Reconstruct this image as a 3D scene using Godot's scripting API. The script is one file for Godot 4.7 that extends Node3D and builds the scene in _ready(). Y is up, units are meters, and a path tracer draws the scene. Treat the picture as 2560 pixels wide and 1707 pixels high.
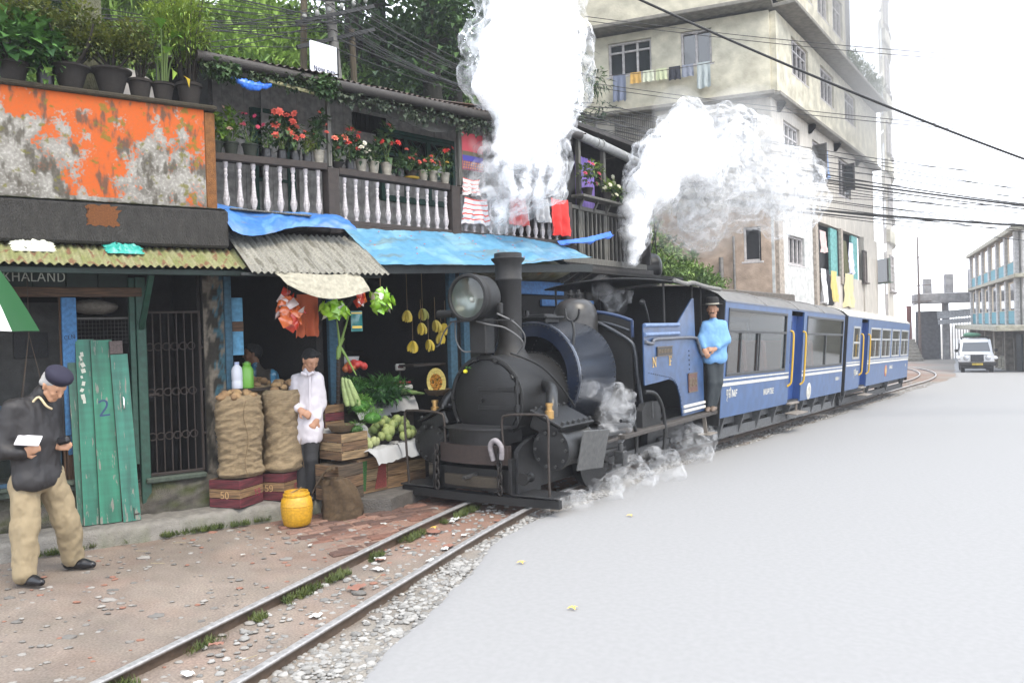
extends Node3D
# A hill-town street: a small steam train runs past shops, seen from the road.

class MB:
	var v := PackedVector3Array()
	var n := PackedVector3Array()
	var t := PackedVector2Array()
	var c := PackedColorArray()
	var ix := PackedInt32Array()
	var X := Transform3D()
	var col := Color.WHITE
	func at(o: Vector3, b := Basis()) -> MB:
		X = Transform3D(b, o)
		return self
	func vert(p: Vector3, nn: Vector3, uv := Vector2.ZERO) -> int:
		v.append(X * p); n.append((X.basis * nn).normalized()); t.append(uv); c.append(col)
		return v.size() - 1
	func quad(a: Vector3, b: Vector3, cc: Vector3, d: Vector3, uvs := true) -> void:
		var nn := (b - a).cross(d - a)
		if nn.length_squared() < 1e-16: nn = (cc - b).cross(d - b)
		nn = nn.normalized()
		var i := vert(a, nn, Vector2(0, 1)); vert(b, nn, Vector2(1, 1)); vert(cc, nn, Vector2(1, 0)); vert(d, nn, Vector2(0, 0))
		ix.append_array([i, i + 2, i + 1, i, i + 3, i + 2])
	func qo(a: Vector3, b: Vector3, cc: Vector3, d: Vector3, out: Vector3) -> void:
		if (b - a).cross(d - a).dot(out) < 0.0: quad(a, d, cc, b)
		else: quad(a, b, cc, d)
	func tri(a: Vector3, b: Vector3, cc: Vector3) -> void:
		var nn := (b - a).cross(cc - a).normalized()
		var i := vert(a, nn); vert(b, nn, Vector2(1, 0)); vert(cc, nn, Vector2(1, 1))
		ix.append_array([i, i + 2, i + 1])
	func box(o: Vector3, s: Vector3, bev := 0.0, b := Basis()) -> MB:
		var h := s * 0.5
		if bev > 0.0:
			bev = minf(bev, minf(h.x, minf(h.y, h.z)) * 0.6)
		var ks := [Vector3(1, 0, 0), Vector3(0, 1, 0), Vector3(0, 0, 1)]
		for ax in 3:
			var e: Vector3 = ks[ax]
			var f: Vector3 = ks[(ax + 1) % 3]
			var g: Vector3 = ks[(ax + 2) % 3]
			var he := h[ax]
			var hf := h[(ax + 1) % 3] - bev
			var hg := h[(ax + 2) % 3] - bev
			for sg in [1.0, -1.0]:
				var cc: Vector3 = e * he * sg
				var f2: Vector3 = f * sg
				quad(o + b * (cc - f2 * hf - g * hg), o + b * (cc + f2 * hf - g * hg), o + b * (cc + f2 * hf + g * hg), o + b * (cc - f2 * hf + g * hg))
		if bev > 0.0:
			for ax in 3:
				var e: Vector3 = ks[ax]
				var f: Vector3 = ks[(ax + 1) % 3]
				var g: Vector3 = ks[(ax + 2) % 3]
				var le := h[ax] - bev
				var hf := h[(ax + 1) % 3]
				var hg := h[(ax + 2) % 3]
				for sf in [1.0, -1.0]:
					for sg in [1.0, -1.0]:
						var p1: Vector3 = f * sf * hf + g * sg * (hg - bev)
						var p2: Vector3 = f * sf * (hf - bev) + g * sg * hg
						qo(o + b * (p1 - e * le), o + b * (p1 + e * le), o + b * (p2 + e * le), o + b * (p2 - e * le), b * (p1 + p2))
			for sx in [1.0, -1.0]:
				for sy in [1.0, -1.0]:
					for sz in [1.0, -1.0]:
						var a := Vector3(sx * h.x, sy * (h.y - bev), sz * (h.z - bev))
						var bb := Vector3(sx * (h.x - bev), sy * h.y, sz * (h.z - bev))
						var cc := Vector3(sx * (h.x - bev), sy * (h.y - bev), sz * h.z)
						if sx * sy * sz > 0: tri(o + b * a, o + b * bb, o + b * cc)
						else: tri(o + b * a, o + b * cc, o + b * bb)
		return self
	func bar(a: Vector3, b: Vector3, w: float, h: float, bev := 0.0, up := Vector3.UP) -> MB:
		var d := (b - a)
		var z := d.normalized()
		if absf(z.dot(up)) > 0.98: up = Vector3.RIGHT if absf(z.x) < 0.7 else Vector3.FORWARD
		var x := up.cross(z).normalized()
		return box((a + b) * 0.5, Vector3(w, h, d.length()), bev, Basis(x, z.cross(x), z))
	func grid(nu: int, nv: int, f: Callable, wrap := false, smooth := true) -> MB:
		var i0 := v.size()
		var ps := PackedVector3Array()
		for j in nv + 1:
			for i in nu + 1:
				ps.append(f.call(float(i) / nu, float(j) / nv))
		var w := nu + 1
		for j in nv + 1:
			for i in nu + 1:
				var l := i - 1 if i > 0 else (nu - 1 if wrap else 0)
				var r := i + 1 if i < nu else (1 if wrap else nu)
				var du := ps[j * w + r] - ps[j * w + l]
				var dv := ps[mini(j + 1, nv) * w + i] - ps[maxi(j - 1, 0) * w + i]
				var nn := du.cross(dv)
				if nn.length_squared() < 1e-18:
					var jj := clampi(j, 1, nv - 1)
					nn = (ps[jj * w + r] - ps[jj * w + l]).cross(ps[mini(jj + 1, nv) * w + i] - ps[jj * w - w + i])
				vert(ps[j * w + i], nn.normalized(), Vector2(float(i) / nu, 1.0 - float(j) / nv))
		for j in nv:
			for i in nu:
				var a := i0 + j * w + i
				ix.append_array([a, a + w + 1, a + 1, a, a + w, a + w + 1])
		return self
	func tube(pts: PackedVector3Array, rad, sides := 8, cap := true) -> MB:
		var m := pts.size()
		var i0 := v.size()
		var prev := Vector3.ZERO
		var ln := 0.0
		for k in m:
			var tg := (pts[mini(k + 1, m - 1)] - pts[maxi(k - 1, 0)]).normalized()
			if prev == Vector3.ZERO:
				prev = (Vector3.UP if absf(tg.y) < 0.9 else Vector3.RIGHT)
			var x := (prev - tg * prev.dot(tg)).normalized()
			var y := tg.cross(x)
			prev = x
			if k > 0: ln += pts[k].distance_to(pts[k - 1])
			var r: float = rad[k] if rad is Array or rad is PackedFloat32Array else rad
			for s in sides + 1:
				var a := TAU * s / sides
				var d := x * cos(a) + y * sin(a)
				vert(pts[k] + d * r, d, Vector2(float(s) / sides, ln))
		var w := sides + 1
		for k in m - 1:
			for s in sides:
				var a := i0 + k * w + s
				ix.append_array([a, a + w + 1, a + 1, a, a + w, a + w + 1])
		if cap:
			for e in [0, m - 1]:
				var tg := (pts[mini(e + 1, m - 1)] - pts[maxi(e - 1, 0)]).normalized() * (-1.0 if e == 0 else 1.0)
				var o := vert(pts[e], tg)
				var b0 := v.size()
				for s in sides + 1:
					v.append(v[i0 + e * w + s]); n.append((X.basis * tg).normalized()); t.append(Vector2.ZERO); c.append(col)
				for s in sides:
					if e == 0: ix.append_array([o, b0 + s, b0 + s + 1])
					else: ix.append_array([o, b0 + s + 1, b0 + s])
		return self
	func cyl(a: Vector3, b: Vector3, r: float, sides := 12, r2 := -1.0) -> MB:
		return tube(PackedVector3Array([a, b]), [r, r if r2 < 0 else r2], sides)
	func lathe(prof: PackedVector2Array, sides := 16, arc := TAU, a0 := 0.0) -> MB:
		for k in prof.size() - 1:
			var p := prof[k]
			var q := prof[k + 1]
			var e := (q - p)
			if e.length() < 1e-6: continue
			var nf := Vector2(e.y, -e.x).normalized()
			var np := nf
			var nq := nf
			if k > 0:
				var m := Vector2(prof[k].y - prof[k - 1].y, -(prof[k].x - prof[k - 1].x)).normalized()
				if m.dot(nf) > 0.7: np = (m + nf).normalized()
			if k + 2 < prof.size():
				var m := Vector2(prof[k + 2].y - q.y, -(prof[k + 2].x - q.x)).normalized()
				if m.dot(nf) > 0.7: nq = (m + nf).normalized()
			var i0 := v.size()
			for s in sides + 1:
				var a := a0 + arc * s / sides
				var d := Vector3(cos(a), 0, -sin(a))
				vert(d * p.x + Vector3(0, p.y, 0), d * np.x + Vector3(0, np.y, 0), Vector2(float(s) / sides, 1.0 - float(k) / (prof.size() - 1)))
				vert(d * q.x + Vector3(0, q.y, 0), d * nq.x + Vector3(0, nq.y, 0), Vector2(float(s) / sides, 1.0 - float(k + 1) / (prof.size() - 1)))
			for s in sides:
				var a := i0 + s * 2
				ix.append_array([a, a + 3, a + 2, a, a + 1, a + 3])
		return self
	func ell(o: Vector3, r: Vector3, nu := 12, nv := 8, b := Basis(), wob := 0.0, ns: FastNoiseLite = null) -> MB:
		return grid(nu, nv, func(u: float, w: float) -> Vector3:
			var a := u * TAU
			var e := (w - 0.5) * PI
			var d := Vector3(cos(a) * cos(e), sin(e), -sin(a) * cos(e))
			var k := 1.0
			if wob > 0.0: k += wob * ns.get_noise_3dv((o + d * r) * 1.0)
			return o + b * (d * r * k), true)
	func prism(poly: PackedVector2Array, z0: float, z1: float) -> MB:
		var p := poly
		if Geometry2D.is_polygon_clockwise(p): p.reverse()
		var tr := Geometry2D.triangulate_polygon(p)
		for k in range(0, tr.size(), 3):
			var a := p[tr[k]]
			var b := p[tr[k + 1]]
			var d := p[tr[k + 2]]
			if (b - a).cross(d - a) < 0:
				var s := b
				b = d; d = s
			tri(Vector3(a.x, a.y, z1), Vector3(b.x, b.y, z1), Vector3(d.x, d.y, z1))
			tri(Vector3(a.x, a.y, z0), Vector3(d.x, d.y, z0), Vector3(b.x, b.y, z0))
		for k in p.size():
			var a := p[k]
			var b := p[(k + 1) % p.size()]
			quad(Vector3(a.x, a.y, z0), Vector3(b.x, b.y, z0), Vector3(b.x, b.y, z1), Vector3(a.x, a.y, z1))
		return self
	func leaf(o: Vector3, d: Vector3, up: Vector3, ln: float, w: float, bend := 0.25) -> void:
		var s := d.cross(up).normalized() * w * 0.5
		var nn := s.cross(d).normalized()
		var m := o + d * ln * 0.45 + nn * ln * 0.06
		var e := o + d * ln - nn * ln * bend
		tri(o, m, m - s + nn * w * 0.15)
		tri(o, m + s + nn * w * 0.15, m)
		tri(m, e, m - s + nn * w * 0.15)
		tri(m, m + s + nn * w * 0.15, e)
	func mesh() -> ArrayMesh:
		var a := []
		a.resize(Mesh.ARRAY_MAX)
		a[Mesh.ARRAY_VERTEX] = v; a[Mesh.ARRAY_NORMAL] = n; a[Mesh.ARRAY_TEX_UV] = t; a[Mesh.ARRAY_COLOR] = c; a[Mesh.ARRAY_INDEX] = ix
		var m := ArrayMesh.new()
		m.add_surface_from_arrays(Mesh.PRIMITIVE_TRIANGLES, a)
		return m

var rng := RandomNumberGenerator.new()
var mats := {}
var texs := {}
var used := {}
var FA: Transform3D
var FT: Transform3D
var FB: Transform3D
var FC: Transform3D
var REL: Transform3D
var FE: Transform3D

func frame(x: float, z: float, deg: float) -> Transform3D:
	var a := deg_to_rad(deg)
	return Transform3D(Basis(Vector3(sin(a), 0, -cos(a)), Vector3.UP, Vector3(cos(a), 0, sin(a))), Vector3(x, 0, z))

func rr(a: float, b: float) -> float: return rng.randf_range(a, b)
func rot(x: float, y: float, z: float) -> Basis: return Basis.from_euler(Vector3(deg_to_rad(x), deg_to_rad(y), deg_to_rad(z)))
func V(x: float, y: float, z: float) -> Vector3: return Vector3(x, y, z)
func pv(a: Array) -> PackedVector3Array: return PackedVector3Array(a)
func p2(a: Array) -> PackedVector2Array:
	var r := PackedVector2Array()
	for k in range(0, a.size(), 2): r.append(Vector2(a[k], a[k + 1]))
	return r

func numbered(nm: String) -> String:
	var k: int = used.get(nm, -1) + 1
	used[nm] = k
	return nm if k == 0 else "%s_%03d" % [nm, k]

func thing(nm: String, label: String, cat: String, fr := Transform3D(), group := "") -> Node3D:
	var o := Node3D.new()
	o.name = numbered(nm)
	add_child(o, true)
	o.transform = fr
	o.set_meta("label", label); o.set_meta("category", cat)
	if group: o.set_meta("group", group)
	return o

func part(nm: String, mb: MB, m: Material, par: Node3D) -> MeshInstance3D:
	return pmesh(nm, mb.mesh(), m, par)

func pmesh(nm: String, me: Mesh, m: Material, par: Node3D) -> MeshInstance3D:
	var o := MeshInstance3D.new()
	var key := str(par.get_instance_id()) + nm
	var k: int = used.get(key, -1) + 1
	used[key] = k
	o.name = nm if k == 0 else "%s_%03d" % [nm, k]
	o.mesh = me
	o.material_override = m
	par.add_child(o, true)
	return o

func solo(nm: String, mb: MB, m: Material, label: String, cat: String, fr := Transform3D(), group := "") -> MeshInstance3D:
	var o := MeshInstance3D.new()
	o.name = numbered(nm)
	o.mesh = mb.mesh(); o.material_override = m
	add_child(o, true)
	o.transform = fr
	o.set_meta("label", label); o.set_meta("category", cat)
	if group: o.set_meta("group", group)
	return o

func struct(nm: String, mb: MB, m: Material, fr := Transform3D(), kind := "structure") -> MeshInstance3D:
	var o := MeshInstance3D.new()
	o.name = numbered(nm)
	o.mesh = mb.mesh(); o.material_override = m
	add_child(o, true)
	o.transform = fr
	o.set_meta("kind", kind)
	return o

func empty(nm: String, par: Node3D, tf := Transform3D()) -> Node3D:
	var o := Node3D.new()
	var key := str(par.get_instance_id()) + nm
	var k: int = used.get(key, -1) + 1
	used[key] = k
	o.name = nm if k == 0 else "%s_%03d" % [nm, k]
	par.add_child(o, true)
	o.transform = tf
	return o

func multi(nm: String, me: Mesh, m: Material, xs: Array, par: Node3D, cols: Array = []) -> MultiMeshInstance3D:
	var mm := MultiMesh.new()
	mm.transform_format = MultiMesh.TRANSFORM_3D
	mm.use_colors = cols.size() > 0
	mm.mesh = me
	mm.instance_count = xs.size()
	for i in xs.size():
		mm.set_instance_transform(i, xs[i])
		if cols.size(): mm.set_instance_color(i, cols[i])
	var o := MultiMeshInstance3D.new()
	o.name = numbered(nm) if par == self else nm
	o.multimesh = mm
	o.material_override = m
	par.add_child(o, true)
	o.set_meta("kind", "stuff")
	return o

func dup(o: Node3D, nm: String, fr: Transform3D, label: String) -> Node3D:
	var c: Node3D = o.duplicate()
	c.name = numbered(nm)
	add_child(c, true)
	c.transform = fr
	c.set_meta("label", label)
	return c

func noise_tex(key: String, freq: float, lo: float, hi: float, oct := 5, typ := FastNoiseLite.TYPE_SIMPLEX_SMOOTH, size := 512, contrast := 0.0) -> ImageTexture:
	if texs.has(key): return texs[key]
	var n := FastNoiseLite.new()
	n.seed = hash(key) % 1000
	n.noise_type = typ
	n.frequency = freq
	n.fractal_octaves = oct
	var im := n.get_seamless_image(size, size)
	im.convert(Image.FORMAT_L8)
	var d := im.get_data()
	for i in d.size():
		var x := d[i] / 255.0
		if contrast > 0.0: x = smoothstep(0.5 - contrast, 0.5 + contrast, x)
		d[i] = int(255.0 * lerpf(lo, hi, x))
	texs[key] = ImageTexture.create_from_image(Image.create_from_data(size, size, false, Image.FORMAT_L8, d))
	return texs[key]

func grunge() -> ImageTexture: return noise_tex("grunge", 0.012, 0.72, 1.0, 6)
func fine() -> ImageTexture: return noise_tex("fine", 0.08, 0.0, 1.0, 4)

func mat(key: String, c: Color, rough := 0.8, metal := 0.0, o := {}) -> StandardMaterial3D:
	if mats.has(key): return mats[key]
	var m := StandardMaterial3D.new()
	m.resource_name = key
	var deep := lerpf(0.4, 1.0, smoothstep(0.01, 0.5, maxf(c.r, maxf(c.g, c.b))))
	m.albedo_color = (c * deep).linear_to_srgb()
	m.roughness = rough; m.metallic = metal
	m.vertex_color_use_as_albedo = o.get("vc", false)
	if o.has("tex"):
		m.albedo_texture = o.tex
		if not o.get("uv", false):
			m.uv1_triplanar = true
			m.uv1_world_triplanar = o.get("world", false)
			m.uv1_scale = o.get("scale", Vector3.ONE)
	if o.has("bump"):
		m.heightmap_enabled = true
		m.heightmap_texture = o.get("bumptex", fine())
		m.heightmap_scale = o.bump
		if not m.uv1_triplanar and not o.get("uv", false):
			m.uv1_triplanar = true
			m.uv1_scale = o.get("scale", Vector3.ONE)
	if o.has("spec"): m.metallic_specular = o.spec
	if o.has("back"):
		m.backlight_enabled = true
		m.backlight = Color(o.back, o.back, o.back)
	if o.has("coat"):
		m.clearcoat_enabled = true
		m.clearcoat = o.coat; m.clearcoat_roughness = 0.2
	mats[key] = m
	return m

func gm(key: String, c: Color, rough := 0.8, scale := 1.0, bump := 0.3, metal := 0.0) -> StandardMaterial3D:
	return mat(key, c, rough, metal, {"tex": grunge(), "scale": Vector3(scale, scale, scale), "bump": bump})

func wood(key: String, c: Color, rough := 0.75, ax := 1, bump := 0.25) -> StandardMaterial3D:
	var s := Vector3(6, 6, 6)
	s[ax] = 0.35
	return mat(key, c, rough, 0.0, {"tex": noise_tex("woodgrain", 0.02, 0.45, 1.0, 6), "scale": s, "bump": bump, "bumptex": noise_tex("woodgrain", 0.02, 0.45, 1.0, 6)})

func leafmat(key: String, c: Color) -> StandardMaterial3D:
	return mat(key, c, 0.55, 0.0, {"vc": true, "back": 0.5, "spec": 0.4})

func glass(key: String, a := 0.15) -> StandardMaterial3D:
	if mats.has(key): return mats[key]
	var m := StandardMaterial3D.new()
	m.resource_name = key
	m.transparency = BaseMaterial3D.TRANSPARENCY_ALPHA
	m.albedo_color = Color(0.12, 0.16, 0.15, a)
	m.roughness = 0.05
	m.metallic_specular = 0.7
	mats[key] = m
	return m

func picture(w: int, h: int, f: Callable) -> ImageTexture:
	var im := Image.create(w, h, false, Image.FORMAT_RGB8)
	for y in h:
		for x in w:
			im.set_pixel(x, y, (f.call((x + 0.5) / w, (y + 0.5) / h) as Color).linear_to_srgb())
	return ImageTexture.create_from_image(im)

func fnl(sd: int, freq: float, oct := 4) -> FastNoiseLite:
	var n := FastNoiseLite.new()
	n.seed = sd; n.frequency = freq; n.fractal_octaves = oct
	n.noise_type = FastNoiseLite.TYPE_SIMPLEX_SMOOTH
	return n

func text(nm: String, s: String, size: float, depth: float, m: Material, par: Node3D, tf: Transform3D, font := "Droid Sans", weight := 400) -> MeshInstance3D:
	var tm := TextMesh.new()
	var sf := SystemFont.new()
	sf.font_names = PackedStringArray([font])
	sf.font_weight = weight
	tm.font = sf
	tm.text = s
	tm.font_size = 32
	tm.pixel_size = size / 32.0
	tm.depth = depth
	var o := MeshInstance3D.new()
	var key := str(par.get_instance_id()) + nm
	var k: int = used.get(key, -1) + 1
	used[key] = k
	o.name = nm if k == 0 else "%s_%03d" % [nm, k]
	o.mesh = tm; o.material_override = m
	par.add_child(o, true)
	o.transform = tf
	return o

func curve(pts: Array, per := 6) -> PackedVector3Array:
	var r := PackedVector3Array()
	var m := pts.size()
	for k in m - 1:
		var a: Vector3 = pts[maxi(k - 1, 0)]
		var b: Vector3 = pts[k]
		var c: Vector3 = pts[k + 1]
		var d: Vector3 = pts[mini(k + 2, m - 1)]
		for i in per:
			r.append(b.cubic_interpolate(c, a, d, float(i) / per))
	r.append(pts[m - 1])
	return r

func sag(a: Vector3, b: Vector3, s: float, k := 14) -> PackedVector3Array:
	var r := PackedVector3Array()
	for i in k + 1:
		var q := float(i) / k
		r.append(a.lerp(b, q) - Vector3(0, s * 4.0 * q * (1.0 - q), 0))
	return r

func gy(x: float, z: float) -> float:
	var u := (Vector3(x, 0, z) - FT.origin).dot(FT.basis.x) - 3.0
	return -0.026 * (u if u > 1.0 else (0.25 * (u + 1.0) * (u + 1.0) if u > -1.0 else 0.0)) if u < 45.0 else -1.17

func ty(u: float) -> float:
	var q := u - 3.0
	return 0.07 - 0.026 * (q if q > 1.0 else (0.25 * (q + 1.0) * (q + 1.0) if q > -1.0 else 0.0))

var steps: Array[Callable] = []

func _ready() -> void:
	rng.seed = 7
	FA = frame(-4.25, -6.71, 55)
	FT = frame(-0.42, -8.15, 34)
	FB = frame(-1.9114, -8.7748, 44)
	FC = frame(-0.631, -10.162, 35)
	REL = FA.affine_inverse() * FB
	var cam := Camera3D.new()
	cam.name = "camera"
	add_child(cam)
	cam.position = Vector3(0, 1.75, 0)
	cam.rotation_degrees = Vector3(-0.58, 0, -1.7)
	cam.fov = 45.24
	cam.near = 0.05; cam.far = 600.0
	var we := WorldEnvironment.new()
	we.name = "environment"
	var e := Environment.new()
	e.background_mode = Environment.BG_SKY
	var sm := ProceduralSkyMaterial.new()
	sm.sky_top_color = Color(0.90, 0.94, 1.0)
	sm.sky_horizon_color = Color(0.97, 0.98, 1.0)
	sm.sky_curve = 0.25
	sm.ground_bottom_color = Color(0.42, 0.41, 0.4)
	sm.ground_horizon_color = Color(0.7, 0.7, 0.7)
	var sky := Sky.new()
	sky.sky_material = sm
	e.sky = sky
	e.tonemap_mode = Environment.TONE_MAPPER_LINEAR
	e.tonemap_exposure = EXPO
	e.sdfgi_enabled = true; e.ssao_enabled = true; e.ssil_enabled = true
	e.volumetric_fog_enabled = true
	e.volumetric_fog_density = 0.0
	if HAZE > 0.0:
		e.fog_enabled = true
		e.fog_density = HAZE
		e.fog_light_color = Color(0.96, 0.97, 1.0)
	we.environment = e
	add_child(we)
	var sun := DirectionalLight3D.new()
	sun.name = "sun"
	add_child(sun)
	sun.light_energy = 0.35
	sun.light_angular_distance = 24.0
	sun.light_color = Color(1.0, 0.97, 0.92)
	sun.shadow_enabled = true
	sun.rotation_degrees = Vector3(-58, 38, 0)
	setting()
	left_house()
	balcony_house()
	far_house()
	tall_building()
	far_street()
	railway()
	locomotive()
	coaches()
	vehicles()
	shop_goods()
	leaning_boards()
	people()
	plants()
	hillside_plants()
	wires()
	litter()
	steam()

const EXPO := 3.9
const HAZE := 0.0015

func setting() -> void:
	var n1 := fnl(3, 0.35, 4)
	var n2 := fnl(11, 1.6, 4)
	var n3 := fnl(17, 6.0, 3)
	var xs := PackedFloat32Array()
	var zs := PackedFloat32Array()
	var x := -160.0
	while x < 220.0:
		xs.append(x)
		x += 0.09 if x > -5.2 and x < 3.2 else (0.6 if x > -9.0 and x < 14.0 else (3.0 if absf(x) < 40 else 20.0))
	var z := 30.0
	while z > -420.0:
		zs.append(z)
		z -= 0.1 if z < -2.6 and z > -13.0 else (0.5 if z < 6.0 and z > -20.0 else (2.5 if z > -80.0 else 25.0))
	var g := MB.new()
	for j in zs.size():
		for i in xs.size():
			var p := Vector3(xs[i], 0, zs[j])
			var l := FT.affine_inverse() * p
			var a := FA.affine_inverse() * p
			var near := 1.0 if p.z > -16.0 and absf(p.x) < 9.0 else 0.0
			p.y = gy(p.x, p.z) - 0.012 + near * (0.012 * n2.get_noise_2d(p.x, p.z) + 0.006 * n3.get_noise_2d(p.x, p.z))
			var k := n1.get_noise_2d(p.x * 2.0, p.z * 2.0)
			var cc := Color(0.23, 0.185, 0.15)
			var red := clampf(smoothstep(1.6, 3.0, a.x) * smoothstep(2.4, 1.4, a.z) * 0.9 + 0.5 * n2.get_noise_2d(p.x * 0.7 + 9.0, p.z * 0.7), 0.0, 1.0)
			cc = cc.lerp(Color(0.27, 0.155, 0.11), red)
			var tr := tcen(l.x)
			var grav := smoothstep(0.25, 0.55, l.z - tr)
			cc = cc.lerp(Color(0.25, 0.225, 0.195), grav)
			cc = cc * (1.0 + 0.25 * k + 0.25 * n2.get_noise_2d(p.x * 2.0, p.z * 2.0))
			g.v.append(p); g.n.append(Vector3.UP); g.t.append(Vector2(p.x, p.z)); g.c.append(cc)
	var w := xs.size()
	for j in zs.size() - 1:
		for i in w - 1:
			var q := j * w + i
			g.ix.append_array([q, q + w, q + 1, q + 1, q + w, q + w + 1])
			if i > 0 and j > 0:
				g.n[q] = Vector3(g.v[q - 1].y - g.v[q + 1].y, g.v[q + 1].x - g.v[q - 1].x, 0.0).normalized()
				g.n[q] = (g.n[q] + Vector3(0, 0, (g.v[q - w].y - g.v[q + w].y) / (g.v[q - w].z - g.v[q + w].z) * -1.0)).normalized()
	struct("ground", g, mat("dirt", Color.WHITE, 0.95, 0.0, {"vc": true, "tex": noise_tex("dirt", 0.1, 0.72, 1.0, 5), "scale": Vector3(0.9, 0.9, 0.9), "bump": 0.8, "bumptex": noise_tex("dirt", 0.1, 0.72, 1.0, 5)}))
	var road := MB.new()
	var ed := fnl(5, 0.9, 5)
	var nu := 420
	for k in nu + 1:
		var q := float(k) / nu
		var u := lerpf(-16.0, 30.0, q / 0.75) if q < 0.75 else lerpf(30.0, 140.0, (q - 0.75) / 0.25)
		var e0 := 0.75 + smoothstep(2.0, -4.0, u) * 0.25 + clampf(-u - 1.0, 0.0, 12.0) * 0.36 - clampf(u - 36.0, 0.0, 100.0) * 0.10
		e0 += 0.07 * ed.get_noise_2d(u * 1.5, 3.0) + 0.16 * ed.get_noise_2d(u * 0.45, 8.0)
		for s in 17:
			var sv := e0 + (0.0 if s == 0 else 0.06 + pow(float(s - 1) / 15.0, 2.0) * 34.0)
			var p := FT * Vector3(u, 0, sv)
			p.y = gy(p.x, p.z) + (-0.014 if s == 0 else 0.012)
			road.v.append(p); road.n.append(Vector3.UP); road.t.append(Vector2(u, sv)); road.c.append(Color.WHITE)
	for k in nu:
		for s in 16:
			var q := k * 17 + s
			road.ix.append_array([q, q + 18, q + 17, q, q + 1, q + 18])
	fix(road)
	struct("road", road, mat("asphalt", Color(0.295, 0.29, 0.287), 0.9, 0.0, {"tex": noise_tex("asphalt", 0.09, 0.95, 1.0, 5), "scale": Vector3(0.35, 0.35, 0.35)}))
	var kb := MB.new()
	var kn := fnl(21, 2.2, 4)
	kb.at(FA.origin, FA.basis)
	var prof := p2([0.06, -0.06, 0.02, 0.10, -0.01, 0.135, -0.05, 0.15, -0.35, 0.155, -0.75, 0.15])
	kb.grid(150, prof.size() - 1, func(a: float, b: float) -> Vector3:
		var q := int(round(b * (prof.size() - 1)))
		var u := lerpf(-2.5, 2.98, a)
		var o := kn.get_noise_2d(u * 2.0, q * 3.0) * 0.03
		return Vector3(u, prof[q].y + (o * 0.4 if q > 0 else 0.0), prof[q].x + (o if q < 4 else 0.0)))
	fix(kb)
	for i in kb.v.size():
		var l := FA.affine_inverse() * kb.v[i]
		var moss := clampf(0.35 + kn.get_noise_2d(l.x * 1.3, 40.0) * 1.5, 0.0, 1.0) * smoothstep(0.125, 0.06, l.y) * 0.8
		kb.c[i] = Color(0.23, 0.215, 0.19).lerp(Color(0.06, 0.08, 0.018), moss)
	struct("kerb", kb, mat("kerbstone", Color.WHITE, 0.9, 0.0, {"vc": true, "tex": grunge(), "scale": Vector3(1.5, 1.5, 1.5), "bump": 1.0}))
	var pl := MB.new()
	pl.prism(p2([2.98, -0.9, 2.98, 0.28, 3.3, 0.5, 4.0, 0.06, 5.2, -0.75, 5.2, -3.2, 1.9, -3.2, 1.9, -0.7, 2.2, -0.7]), -0.15, 0.1)
	for i in pl.v.size():
		var p := pl.v[i]
		pl.v[i] = Vector3(p.x, p.z + 0.03, p.y)
		var nn := pl.n[i]
		pl.n[i] = Vector3(nn.x, nn.z, nn.y)
	fix(pl)
	struct("pavement", pl, gm("pavement", Color(0.2, 0.18, 0.16), 0.9, 1.2, 1.0), FA)
	var bm := MB.new()
	bm.box(Vector3.ZERO, Vector3(0.225, 0.05, 0.108), 0.012)
	var bme := bm.mesh()
	var bms := [gm("brickred", Color(0.30, 0.145, 0.10), 0.9, 3.0, 0.8), gm("brickpale", Color(0.33, 0.19, 0.14), 0.92, 3.0, 0.8), gm("brickdark", Color(0.22, 0.12, 0.09), 0.9, 3.0, 0.8)]
	var bp := Node3D.new()
	bp.name = "brick_paving"
	add_child(bp)
	bp.set_meta("kind", "structure")
	for r in 13:
		for q in 13:
			if rng.randf() < 0.18: continue
			var l := FA * Vector3(2.3 + q * 0.237 + (0.118 if r % 2 else 0.0) + rr(-0.012, 0.012), 0, 0.17 + r * 0.122 + rr(-0.01, 0.01) - q * 0.02)
			var f := FT.affine_inverse() * l
			if f.z > tcen(f.x) - 0.46 or l.z < -9.4: continue
			l.y = gy(l.x, l.z) - 0.026 + rr(-0.008, 0.012)
			var o := pmesh("brick", bme, bms[rng.randi() % 3], bp)
			o.transform = Transform3D(FA.basis * rot(rr(-3, 3), rr(-4, 4), rr(-3, 3)), l)
	var h := MB.new()
	var hn := fnl(31, 0.12, 4)
	h.at(FA.origin, FA.basis)
	h.grid(70, 40, func(a: float, b: float) -> Vector3:
		var u := lerpf(-22, 34, a)
		var d := lerpf(3.6, 60.0, b * b)
		return Vector3(u, hill_y(u, -d) + hn.get_noise_2d(u * 2.0, d * 2.0) * 0.5, -d))
	fix(h)
	struct("hillside", h, gm("hillearth", Color(0.07, 0.075, 0.035), 0.95, 0.6, 2.0), Transform3D())

func hill_y(u: float, w: float) -> float:
	var d := -w - 3.6
	var k := clampf(d, 0.0, 7.0)
	return -2.0 + (4.2 + k * 0.95 + clampf(d - 7.0, 0.0, 60.0) * 0.16) * smoothstep(18.0, 10.0, u)

func tcen(u: float) -> float:
	if u > 30.0: return -0.0065 * (u - 28.0) * (u - 28.0) if u < 52.0 else -3.74 - (u - 52.0) * 0.36
	if u > 28.0: return -0.013 * (u - 28.0)
	if u > 3.2: return 0.0
	if u > -1.5: return 0.0247 * (u - 3.2) * (u - 3.2)
	return 0.546 + (-1.5 - u) * 0.232

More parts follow.
